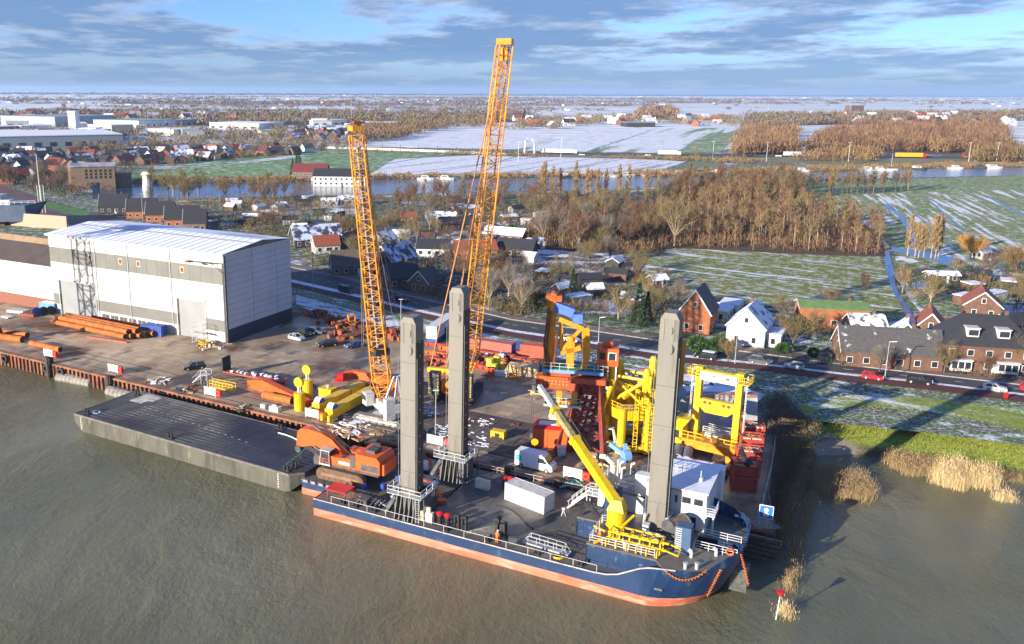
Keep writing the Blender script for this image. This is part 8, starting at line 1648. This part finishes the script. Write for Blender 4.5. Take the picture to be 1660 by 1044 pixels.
grove([(870, 420), (1010, 420), (1100, 500), (1090, 530), (960, 515), (870, 470)], 34, 8, ('broad', 'shrub', 'broad'), ('olive', 'grey', 'olive', 'brown'), .5, .9, 'garden trees behind the orange piling rig')
grove([(1440, 470), (1520, 440), (1660, 440), (1660, 500), (1560, 510)], 26, 8, ('broad', 'shrub', 'broad'), ('red', 'olive', 'brown', 'gold'), .45, .8, 'bare garden trees below the pond')
grove([(1130, 500), (1300, 545), (1390, 560), (1400, 530), (1300, 515)], 12, 8, ('broad', 'shrub'), ('olive', 'gold'), .55, .8, 'bare trees among the houses beyond the road')
grove([(350, 345), (480, 350), (500, 395), (420, 380)], 18, 8, ('broad', 'shrub'), ('olive', 'brown', 'gold'), .5, .85, 'bare trees just behind the hall roof')
grove([(0, 262), (110, 262), (120, 320), (0, 305)], 24, 14, ('broad',), ('brown', 'red', 'grey'), .9, 1.4, 'bare trees among the houses at the far left')
grove([(120, 245), (600, 238), (560, 248), (300, 265), (130, 268)], 30, 18, ('broad',), ('brown', 'grey', 'olive'), .7, 1.1, 'bare trees among the town houses')
for x, y, s_, c in ((1285, 566, .85, 'olive'), (1180, 586, .5, 'gold'), (1360, 590, .45, 'olive'), (1425, 606, .6, 'grey'), (1530, 604, .6, 'olive'), (1645, 602, .85, 'olive'), (1600, 606, .4, 'brown')): plant(x, y, 'broad', c, s_, phrase='bare trees in front of the roadside houses')
for x, y in ((1345, 492), (1030, 455), (1075, 456), (1400, 470)): plant(x, y, 'shrub', 'brown', 1.5, phrase='pollard shrubs at the meadow edge')
# hedges, garden fences
def hedge(lab, pts, h, w_, m_):
    b = MB()
    for p, q in zip(pts, pts[1:]):
        a, c = at(*p), at(*q); n_ = int((c - a).length * 26)
        for _ in range(n_): p_ = a.lerp(c, rr.random()) + Vector((rr.uniform(-w_, w_), rr.uniform(-w_, w_), rr.uniform(0, h))); sliver(b, p_, Vector((rr.uniform(-.5, .5), rr.uniform(-.5, .5), rr.uniform(.1, .8))) * .8, .07)
    tag(b.build('hedge', m_), lab, 'hedge')
hedge('dark hedge along the gardens behind the orange rig', [(870, 508), (960, 522), (1060, 535)], 1.8, .6, evg); hedge('brown hedge at the near edge of the meadow', [(1010, 452), (1090, 476), (1180, 492), (1290, 508), (1390, 525)], 1.4, 1.0, tw['brown']); hedge('reddish hedge before the double house', [(1510, 598), (1560, 606), (1655, 618)], 1.0, .4, tw['brown']); hedge('dark hedge strip beside the snow mound', [(1235, 572), (1330, 590), (1380, 594)], 1.2, .5, evg)
for lab, pts in (('thin dark garden fence beyond the road pavement', [(870, 514), (960, 527), (1090, 545), (1230, 563)]), ('wire fence between yard and road', [(480, 483), (600, 514), (700, 536), (860, 560), (960, 578)])):
    f_ = thing('garden_fence', lab, 'fence'); MB().rail([at(*p) for p in pts], 1.1, .05, 2.6, 2).build('rails', dgrey, f_)

# ============================================================ WOODS, REEDS, FAR DISTANCE
def mass(name, P, n, h, r_, m_, lab, per=26, w_=.16, z=3.0, jit=0):
    """a wood seen as one mass: n small crowns of twigs standing on the ground inside a photo polygon"""
    rr.seed(len(lab) * 13 + n); b = MB(); ms = m_ if isinstance(m_, list) else [m_]; xs = [p[0] for p in P]; ys = [p[1] for p in P]; k = 0; tries = 0
    while k < n and tries < n * 40:
        tries += 1; x, y = rr.uniform(min(xs), max(xs)), rr.uniform(min(ys), max(ys))
        if not inpoly(x, y, P): continue
        g = at(x, y, z); k += 1; b.mat(rr.randrange(len(ms))); hh = h * rr.uniform(.6, 1.25); rw = r_ * rr.uniform(.7, 1.3)
        for _ in range(int(per * 1.5)):
            v = Vector((rr.gauss(0, .5), rr.gauss(0, .5), 0)) * rw; zz_ = hh * (.12 + .8 * rr.random() * (1 - .35 * min(1, v.length / rw))); d = Vector((rr.uniform(-.6, .6) * rw * .5, rr.uniform(-.6, .6) * rw * .5, rr.uniform(.1, .42) * hh))
            sliver(b, g + v + Vector((0, 0, zz_)), d, w_ * rw * .62)
        b.bar(g, g + Vector((0, 0, hh * .6)), .03 * hh)
    o = b.build(name, ms); o['kind'] = 'stuff'; o['label'] = lab; return o
T_ = tw
mass('thicket_undergrowth', [(1095, 345), (1250, 325), (1425, 375), (1432, 415), (1300, 411), (1100, 401)], 520, 5, 2.6, [T_['red'], T_['gold'], T_['brown']], 'rusty undergrowth of the thicket behind the meadow', 22, .05)
mass('wood_undergrowth', [(850, 400), (870, 350), (1090, 335), (1090, 400), (1040, 415), (950, 410)], 420, 6, 3, [T_['brown'], T_['red'], T_['olive']], 'brown undergrowth of the wood beside the tall crane boom', 22, .05)
mass('garden_undergrowth', [(400, 330), (640, 325), (860, 335), (870, 400), (700, 370), (560, 380), (420, 370)], 330, 5, 2.6, [T_['brown'], T_['olive'], T_['red'], evg], 'tall garden scrub between the canal and the farmhouses', 30, .05)
mass('garden_undergrowth', [(500, 405), (620, 430), (700, 475), (860, 500), (860, 515), (700, 486), (560, 446), (490, 425)], 170, 3, 1.8, [evg, T_['brown'], T_['olive']], 'dark hedges along the road before the farmhouses', 34, .05)
mass('garden_undergrowth', [(500, 400), (620, 350), (860, 350), (860, 480), (700, 460)], 330, 3.2, 2.2, [T_['brown'], evg, T_['olive']], 'garden shrubbery around the farmhouses', 30, .05)
mass('garden_undergrowth', [(860, 430), (1010, 425), (1100, 500), (1090, 535), (870, 505)], 280, 2.6, 2, [T_['olive'], evg, T_['brown']], 'garden shrubbery behind the orange piling rig', 30, .05)
mass('garden_undergrowth', [(1120, 500), (1400, 535), (1660, 480), (1660, 590), (1400, 575), (1230, 560)], 210, 2.2, 1.8, [T_['olive'], evg, T_['brown'], hedgeg], 'garden shrubbery among the roadside houses', 30, .05)
mass('garden_undergrowth', [(1450, 440), (1660, 430), (1660, 500), (1480, 490)], 130, 3.2, 2.2, [T_['red'], T_['olive'], evg], 'garden shrubbery below the pond', 30, .05)
mass('garden_undergrowth', [(330, 330), (500, 330), (520, 400), (400, 385), (330, 365)], 230, 3, 2.2, [T_['brown'], evg, T_['olive']], 'garden shrubbery behind the hall', 30, .05)
mass('town_scrub', [(0, 300), (110, 285), (130, 250), (500, 245), (480, 252), (250, 270), (120, 325)], 420, 6, 4, [T_['brown'], T_['grey'], evg], 'scrub and garden trees among the town houses', 26, .05)
mass('canal_shrubs', [(200, 325), (440, 322), (880, 318), (880, 330), (440, 340), (220, 335)], 260, 4, 2.4, [T_['olive'], T_['brown'], T_['gold']], 'olive brown scrub along the near canal bank', 26, .05)
mass('canal_shrubs', [(1080, 306), (1300, 296), (1300, 322), (1100, 335)], 300, 8, 3.4, [T_['olive'], T_['brown'], T_['red']], 'scrub wood on the canal bank behind the thicket', 26, .06)
mass('dry_reeds', [(150, 296), (600, 287), (1110, 280), (1110, 286), (600, 291.5), (150, 301)], 520, 3.2, 3.2, T_['gold'], 'golden reed belt on the far canal bank', 22, .12)
mass('dry_reeds', [(1110, 278), (1300, 272), (1660, 264), (1660, 271), (1300, 279), (1110, 286)], 460, 2.8, 3.0, T_['gold'], 'golden reed belt on the right part of the far canal bank', 22, .12)
mass('roadside_scrub', [(560, 246), (820, 254), (1110, 256), (1240, 262), (1200, 266), (1110, 262), (820, 250)], 220, 3.5, 4, [T_['gold'], T_['olive']], 'dry scrub along the highway verge', 20, .1)
# far woods
mass('far_wood', [(1190, 252), (1195, 222), (1220, 205), (1290, 210), (1292, 250)], 300, 13, 7, [T_['gold'], T_['red']], 'rust brown wood left of the highway trucks', 46, .065)
mass('far_wood', [(1300, 244), (1350, 215), (1420, 205), (1620, 195), (1640, 250), (1420, 246)], 780, 14, 8, [T_['gold'], T_['red'], T_['brown']], 'wide rust brown wood at the right behind the highway', 46, .065)
mass('far_wood', [(1290, 262), (1420, 262), (1430, 250), (1300, 250)], 90, 9, 6, [T_['gold'], T_['brown']], 'brown trees between highway and canal on the right', 28, .08)
mass('far_wood', [(1560, 262), (1660, 264), (1660, 240), (1600, 245)], 90, 12, 7, [T_['brown'], T_['olive']], 'dark trees at the right edge beside the highway', 28, .08)
mass('far_wood', [(560, 232), (600, 205), (790, 196), (800, 206), (700, 214), (640, 228)], 300, 12, 8, [T_['brown'], T_['olive']], 'brown wood behind the left crane top', 26, .1)
mass('far_wood', [(110, 240), (200, 236), (440, 218), (600, 236), (500, 244), (300, 247)], 260, 7, 6, [T_['brown'], T_['grey'], T_['olive']], 'bare trees around the town houses and halls', 24, .1)
mass('far_wood', [(0, 225), (0, 210), (470, 208), (520, 222), (440, 232), (220, 230)], 330, 9, 7, [T_['brown'], T_['olive'], T_['grey']], 'bare trees between the industrial halls', 24, .1)
mass('far_wood', [(0, 200), (0, 183), (400, 181), (860, 182), (860, 198), (560, 200), (400, 204)], 900, 13, 14, [T_['brown'], T_['olive'], T_['grey']], 'long brown tree belt behind the town', 18, .12)
mass('far_wood', [(820, 212), (850, 192), (1000, 186), (1200, 190), (1190, 206), (1000, 200), (900, 208)], 330, 11, 10, [T_['brown'], T_['olive'], T_['olive']], 'trees of the village beyond the striped field', 18, .11)
mass('far_wood', [(1035, 196), (1040, 182), (1092, 180), (1096, 194)], 120, 20, 16, [T_['brown'], T_['gold']], 'tall brown tree group behind the village', 24, .1)
mass('far_wood', [(1200, 205), (1210, 188), (1660, 180), (1660, 196), (1400, 202)], 700, 13, 14, [T_['brown'], T_['olive'], T_['grey']], 'brown tree belt around the far villages on the right', 18, .12)
mass('far_wood', [(330, 172), (335, 166), (395, 165), (398, 172)], 90, 18, 26, T_['grey'], 'isolated grey wood in the snowy polder', 22, .12)
for i in range(16):
    y = 156 + i * 1.55 if i < 9 else 168 + (i - 9) * 1.9; x0_ = rr.uniform(-40, 900); rr.seed(i * 7 + 3); x0_ = rr.uniform(-60, 1100); x1_ = x0_ + rr.uniform(250, 900)
    mass('tree_line', [(x0_, y), (x1_, y + (x1_ - x0_) * .004), (x1_, y + (x1_ - x0_) * .004 + .8), (x0_, y + .8)], int((x1_ - x0_) * (.32 if i < 9 else .22)), 11 if i < 9 else 9, 24 if i < 9 else 14, [T_['grey'], T_['brown']], 'thin tree line number %s across the distant snowy polder' % ('one two three four five six seven eight nine ten eleven twelve thirteen fourteen fifteen sixteen'.split()[i]), 12, .16)
mass('tree_line', [(0, 151.5), (1660, 156), (1660, 157.6), (0, 153)], 2300, 13, 60, [M('twig_far_blue', (.10, .11, .13), (.07, .08, .10), s=.01)], 'dark blue grey tree line along the whole horizon', 9, .25)  # the blue of distance haze is put into this twig colour
mass('tree_line', [(0, 156), (1660, 160), (1660, 170), (0, 168)], 330, 11, 40, [T_['grey'], T_['brown']], 'scattered groves in the far snowy polder', 12, .2)
# distant white farmsteads and greenhouses, one mass far beyond counting
rr.seed(99); b = MB()
for k in range(230):
    x, y = rr.uniform(-50, 1700), 152.5 + 14 * rr.random() ** 1.8 + rr.uniform(0, 1) + (0 if rr.random() < .7 else 14); g = at(x, y + x * .003); d_ = g.length / 3000
    b.mat(0 if rr.random() < .45 else 1).box((g.x, g.y, 3 + 4), (rr.uniform(8, 26) * max(.5, d_ * .8), rr.uniform(8, 16), rr.uniform(3, 6)), rr.uniform(0, 3))
o = b.build('far_farmsteads', [plaster, brickb]); o['kind'] = 'stuff'; o['label'] = 'far white and brown farmsteads and greenhouses toward the horizon'

# ---- reeds in the water on the right
def reeds(lab, P, n, h, m_, z=0.0, lean=.15):
    n = int(n * 1.6); rr.seed(n); b = MB(); xs = [p[0] for p in P]; ys = [p[1] for p in P]; k = 0
    while k < n:
        x, y = rr.uniform(min(xs), max(xs)), rr.uniform(min(ys), max(ys))
        if not inpoly(x, y, P): continue
        k += 1; g = at(x, y, z) + Vector((rr.gauss(0, .45), rr.gauss(0, .45), 0)); hh = h * (.35 + .75 * rr.random() ** .6); d = Vector((rr.gauss(0, lean), rr.gauss(0, lean), 1)) * hh; sliver(b, g - Vector((0, 0, .3)), d, .02)
        if rr.random() < .25: sliver(b, g + d * .86, Vector((rr.uniform(-.15, .05), rr.uniform(-.1, .1), .35)), .03)
    o = b.build('reeds', m_); o['kind'] = 'stuff'; o['label'] = lab; return o
rtan = M('reed_tan', (.42, .30, .15), (.30, .21, .11), s=.6, rough=.9); rpale = M('reed_pale', (.75, .58, .30), (.60, .44, .22), s=.6, rough=.9); rdark = M('reed_dark', (.14, .10, .055), (.20, .15, .08), s=.5, rough=.9)
reeds('tan reed bed in the bay beside the quay flank', [(1312, 790), (1318, 768), (1345, 762), (1400, 778), (1422, 806), (1400, 815), (1340, 806)], 5200, 2.3, rtan)
reeds('tan reed bed along the grassy bank', [(1435, 752), (1445, 740), (1480, 745), (1516, 752), (1512, 772), (1470, 772)], 3000, 2.0, rtan)
reeds('bright straw coloured reed bed paler than the tan ones', [(1515, 785), (1518, 758), (1555, 752), (1575, 765), (1615, 768), (1620, 790), (1600, 795), (1570, 788), (1556, 796)], 5200, 2.4, rpale)  # paler straw colour than the tan beds
reeds('small bright straw reed clump at the right', [(1612, 812), (1618, 802), (1642, 806), (1646, 815)], 500, 1.4, rpale); reeds('low tan reeds at the right water edge', [(1615, 768), (1660, 772), (1660, 782), (1615, 780)], 800, 1.0, rtan)
reeds('thin reed line growing on the old breakwater', [(1316, 800), (1300, 838), (1288, 870), (1278, 905), (1272, 960), (1284, 960), (1296, 905), (1304, 872), (1314, 845), (1326, 806)], 2300, 1.3, rtan)
reeds('short straw tuft behind the channel marker', [(1266, 990), (1272, 982), (1284, 988), (1280, 1002), (1268, 1000)], 420, 1.0, rpale)
reeds('dark brown reeds on the slope beside the quay flank', [(1262, 720), (1290, 700), (1318, 740), (1300, 790), (1280, 840), (1262, 884), (1246, 870), (1250, 800)], 6500, 2.0, rdark, 1.3, .25)
reeds('pale dry reeds at the foot of the quay slope', [(1300, 760), (1318, 745), (1296, 800), (1276, 850), (1262, 880), (1256, 872), (1272, 830)], 2600, 2.1, rtan, .6)
reeds('dark weeds at the water edge of the grassy bank', [(1400, 735), (1500, 752), (1660, 778), (1660, 768), (1500, 742), (1410, 728)], 3000, .8, rdark, .3)
mass('slope_brush', [(1243, 700), (1240, 655), (1262, 640), (1290, 668), (1330, 700), (1300, 715), (1262, 730)], 300, 1.6, 1.4, [rdark, T_['brown'], T_['grey']], 'dark brush with snow specks at the top of the quay slope', 30, .03)
# grass blades and tufts on the bank
rr.seed(4); b = MB()
for k in range(9000):
    i = rr.randrange(20, len(fine) - 12); rows = fine[i]; q = rr.uniform(0, 4.6); p = rows[int(q)].lerp(rows[int(q) + 1], q % 1).lerp(fine[i + 1][int(q)], rr.random()); sliver(b, p, Vector((rr.uniform(-.2, .2), rr.uniform(-.2, .2), .35)), .05)
o = b.build('bank_grass', M('grass_blades', (.17, .22, .03), (.24, .24, .05), s=.4)); o['kind'] = 'stuff'; o['label'] = 'rough grass tufts on the river bank'

# ---- boats on the far canal
def boat(x, y, L_, hullm, cabm, lab, mast=False, flip=0):
    p = at(x, y, 3.05); t = thing('motor_boat' if not mast else 'sailing_boat', lab, 'boat', p, R(-3 + flip), 'boats moored on the far canal'); l = L_ / 2; w = L_ * .16
    b = MB(); A = [(-l, -w), (l * .45, -w), (l * .8, -w * .6), (l, 0), (l * .8, w * .6), (l * .45, w), (-l, w)]; b.prism(A, -.2, 1.3); b.build('hull', hullm, t)
    MB().frust(-l * .6, l * .35, -w * .75, w * .75, 1.3, -l * .5, l * .15, -w * .65, w * .65, 2.7).build('cabin', cabm, t); MB().b(-l * .45, l * .1, -w * .78, -w * .6, 1.8, 2.3).build('window', glass, t)
    if mast: MB().cyl((0, 0, 1.3), (0, 0, 13), .12, .07, 6).build('mast', white, t)
for x, y, L_, h_, c_, lab, ms_ in ((691, 291, 12, white, white, 'white motor cruiser left of the tall crane boom', 0), (723, 291, 13, white, white, 'longer white motor cruiser touching the tall crane boom', 0), (950, 286, 13, redox, white, 'dark red barge moored among the poplars', 0), (918, 287, 8, dgrey, white, 'small dark boat left of the red barge', 0), (989, 286, 14, white, lgrey, 'white cruiser behind the poplar row', 0), (1017, 285, 12, white, white, 'second white cruiser behind the poplar row', 0), (1050, 285, 9, white, dgrey, 'small white and dark boat right of the poplar row', 0),
                                    (1078, 284, 11, black, lgrey, 'black hulled boat before the blue houseboat', 0), (1103, 283, 13, white, cream, 'white boat beside the blue houseboat', 0), (1136, 282, 20, navy, navy, 'large dark blue houseboat', 0), (1168, 281, 14, white, white, 'white yacht right of the blue houseboat', 0), (1301, 278, 12, white, white, 'white boat at the left end of the open canal', 0), (1408, 276, 13, white, white, 'white motor yacht left of the sailing boat', 0), (1427, 276, 11, white, cream, 'second white yacht left of the sailing boat', 0), (1444, 276, 12, white, brickb, 'sailing boat with tall mast on the open canal', 1),
                                    (1488, 274.5, 14, dgrey, white, 'dark hulled cruiser right of the sailing boat', 0), (1550, 273.5, 12, white, white, 'lone white yacht on the blue canal', 0), (1590, 272.5, 12, dgrey, dgrey, 'dark boat left of the last white yacht', 0), (1610, 272.5, 16, white, white, 'long white yacht near the right end of the canal', 0)): boat(x, y, L_, h_, c_, lab, ms_)
# ---- highway traffic, lamps, lifting bridge, noise barrier
def truck(x, y, L_, boxm, cabm, lab):
    t = thing('lorry', lab, 'lorry', at(x, y, 3.1), R(-4), 'lorries on the highway'); l = L_ / 2; MB().b(-l, l - 3, -1.4, 1.4, 1.1, 4.6).build('cargo_box', boxm, t); MB().b(l - 2.6, l, -1.4, 1.4, .6, 3.8).build('cab', cabm, t); b = MB()
    for q in (-.8, -.6, .3, .85): b.cyl((l * q, -1.5, .55), (l * q, 1.5, .55), .55, n=10)
    b.build('wheels', black, t)
for a_ in ((897, 249, 24, white, white, 'first long white lorry behind the lifting bridge'), (917, 249.5, 20, white, white, 'second white lorry following the first'), (1085, 252, 20, white, white, 'lone white lorry before the striped field'), (1290, 254, 22, lgrey, white, 'white tanker lorry left of the rust brown wood'), (1476, 256, 26, M('truck_yellow', (.75, .45, .02)), red, 'yellow lorry with a red cab'), (1584, 257, 26, M('truck_dark_red', (.35, .03, .03)), white, 'dark red lorry at the right of the highway')): truck(*a_)
for i, (x, c) in enumerate(((848, 'red'), (943, 'white'), (1015, 'black'), (1050, 'white'), (1110, 'black'), (1130, 'grey'), (1215, 'black'), (1238, 'blue'), (1262, 'white'), (1330, 'black'), (1500, 'black'), (1520, 'blue'))):
    t = thing('car', 'x', 'car', at(x, 251 + (x - 850) * .007, 3.1), R(-4), 'small cars on the distant highway'); MB().b(-2.6, 2.6, -1, 1, .3, 1.1).build('body', P[c], t); MB().frust(-1.8, 1.2, -.9, .9, 1.1, -1.4, .6, -.8, .8, 1.7).build('windows', glass, t); auto(t, 'small cars on the distant highway')
for x, y in ((909, 255), (1155, 260), (840, 262), (1242, 262), (1570, 262), (1375, 262), (1615, 262)):
    t = thing('highway_lamp', 'x', 'street lamp', at(x, y), 0, 'tall lamp posts along the highway'); MB().cyl((0, 0, 0), (0, 0, 16), .2, .12, 6).build('post', white, t); MB().b(-1.6, 1.6, -.3, .3, 16, 16.3).build('lamp_head', lgrey, t); auto(t, 'tall lamp posts along the highway')
t = thing('lifting_bridge', 'white portal of a lifting bridge crossing the highway', 'bridge', at(858, 250), R(8)); b = MB()
for s_ in (-5, 5): b.bar((s_, -2, 0), (s_ * .8, 0, 12), .7).bar((s_, 3, 0), (s_ * .8, 0, 12), .6)
b.build('towers', white, t); MB().bar((-5, 0, 12), (5, 0, 12), .7).bar((-4, 0, 12), (-4, -9, 15), .6).bar((4, 0, 12), (4, 9, 13.5), .6).build('balance_beam', white, t)
BARRIER = 1
for lab, pts in (('long pale noise barrier with dark posts along the highway', [(370, 236), (500, 240), (620, 243.5), (740, 248), (820, 252)]),):
    nb_ = thing('noise_barrier', lab, 'noise barrier'); b = MB(); pb = MB(); PP = [at(*p) for p in pts]
    for p, q in zip(PP, PP[1:]):
        b.bar(p + Vector((0, 0, 1)), q + Vector((0, 0, 1)), .3, 2.2); n_ = int((q - p).length / 17)
        for k in range(n_): r0 = p.lerp(q, k / n_); pb.bar(r0, r0 + Vector((0, 0, 6)), .45)
    b.build('panel', M('barrier_pale', (.62, .62, .58)), nb_); pb.build('posts', dgrey, nb_)
for i, (x, y, hh) in enumerate(((1032, 178, 45), (1377, 190, 45), (1635, 188, 55), (1500, 188, 35), (570, 196, 60), (330, 196, 40), (1245, 182, 40))):
    t = MB().cyl((0, 0, 0), (0, 0, hh), .6, .3, 6).build('radio_mast', greyp, None, at(x, y)); t['group'] = 'thin masts in the distance'; t['category'] = 'mast'; t['label'] = 'x'; auto(t, 'thin pale masts in the distance')
# ---- water plants row / small things at the canal
tag(MB().cyl((0, 0, 0), (0, 0, 9), 3, 2.6, 14).frust(-3, 3, -3, 3, 9, -2, 2, -2, 2, 11).build('round_tower', M('tower_white', (.6, .58, .52), (.3, .2, .14), s=.3), None, at(240, 309)), 'small round white tower standing in the canal by the pumping station', 'tower')
# ---- labels for the things told apart only by their place in a row
ONE = 'first second third fourth fifth sixth seventh eighth ninth tenth eleventh twelfth thirteenth fourteenth fifteenth sixteenth seventeenth eighteenth nineteenth'.split(); TEN = 'x x twent thirt fort fift sixt sevent eight ninet'.split()
def ordn(n):
    if n < 20: return ONE[n - 1]
    if n >= 100: return 'hundredth' if n == 100 else 'hundred and ' + ordn(n - 100)
    return TEN[n // 10] + ('ieth' if n % 10 == 0 else 'y-' + ONE[n % 10 - 1])
for ph, L_ in AUTO.items():
    L_.sort(key=lambda o: proj(o.location)[0])
    for i, o in enumerate(L_): o['label'] = ordn(i + 1) + ' from left of the ' + ph

# ============================================================ HAZE
hb = MB().b(-17000, 17000, -400, 17500, -1.0, 92.0).build('haze', None); hb.data.materials.clear()
hm = bpy.data.materials.new('haze'); hm.use_nodes = True; nt = hm.node_tree; nt.nodes.clear(); ho = nt.nodes.new('ShaderNodeOutputMaterial'); pv = nt.nodes.new('ShaderNodeVolumePrincipled')
pv.inputs['Color'].default_value = (.55, .74, 1.0, 1); pv.inputs['Density'].default_value = 6.5e-5; pv.inputs['Anisotropy'].default_value = .3; nt.links.new(pv.outputs[0], ho.inputs['Volume']); hb.data.materials.append(hm); hb['kind'] = 'stuff'; hb['label'] = 'thin winter haze over the polder'
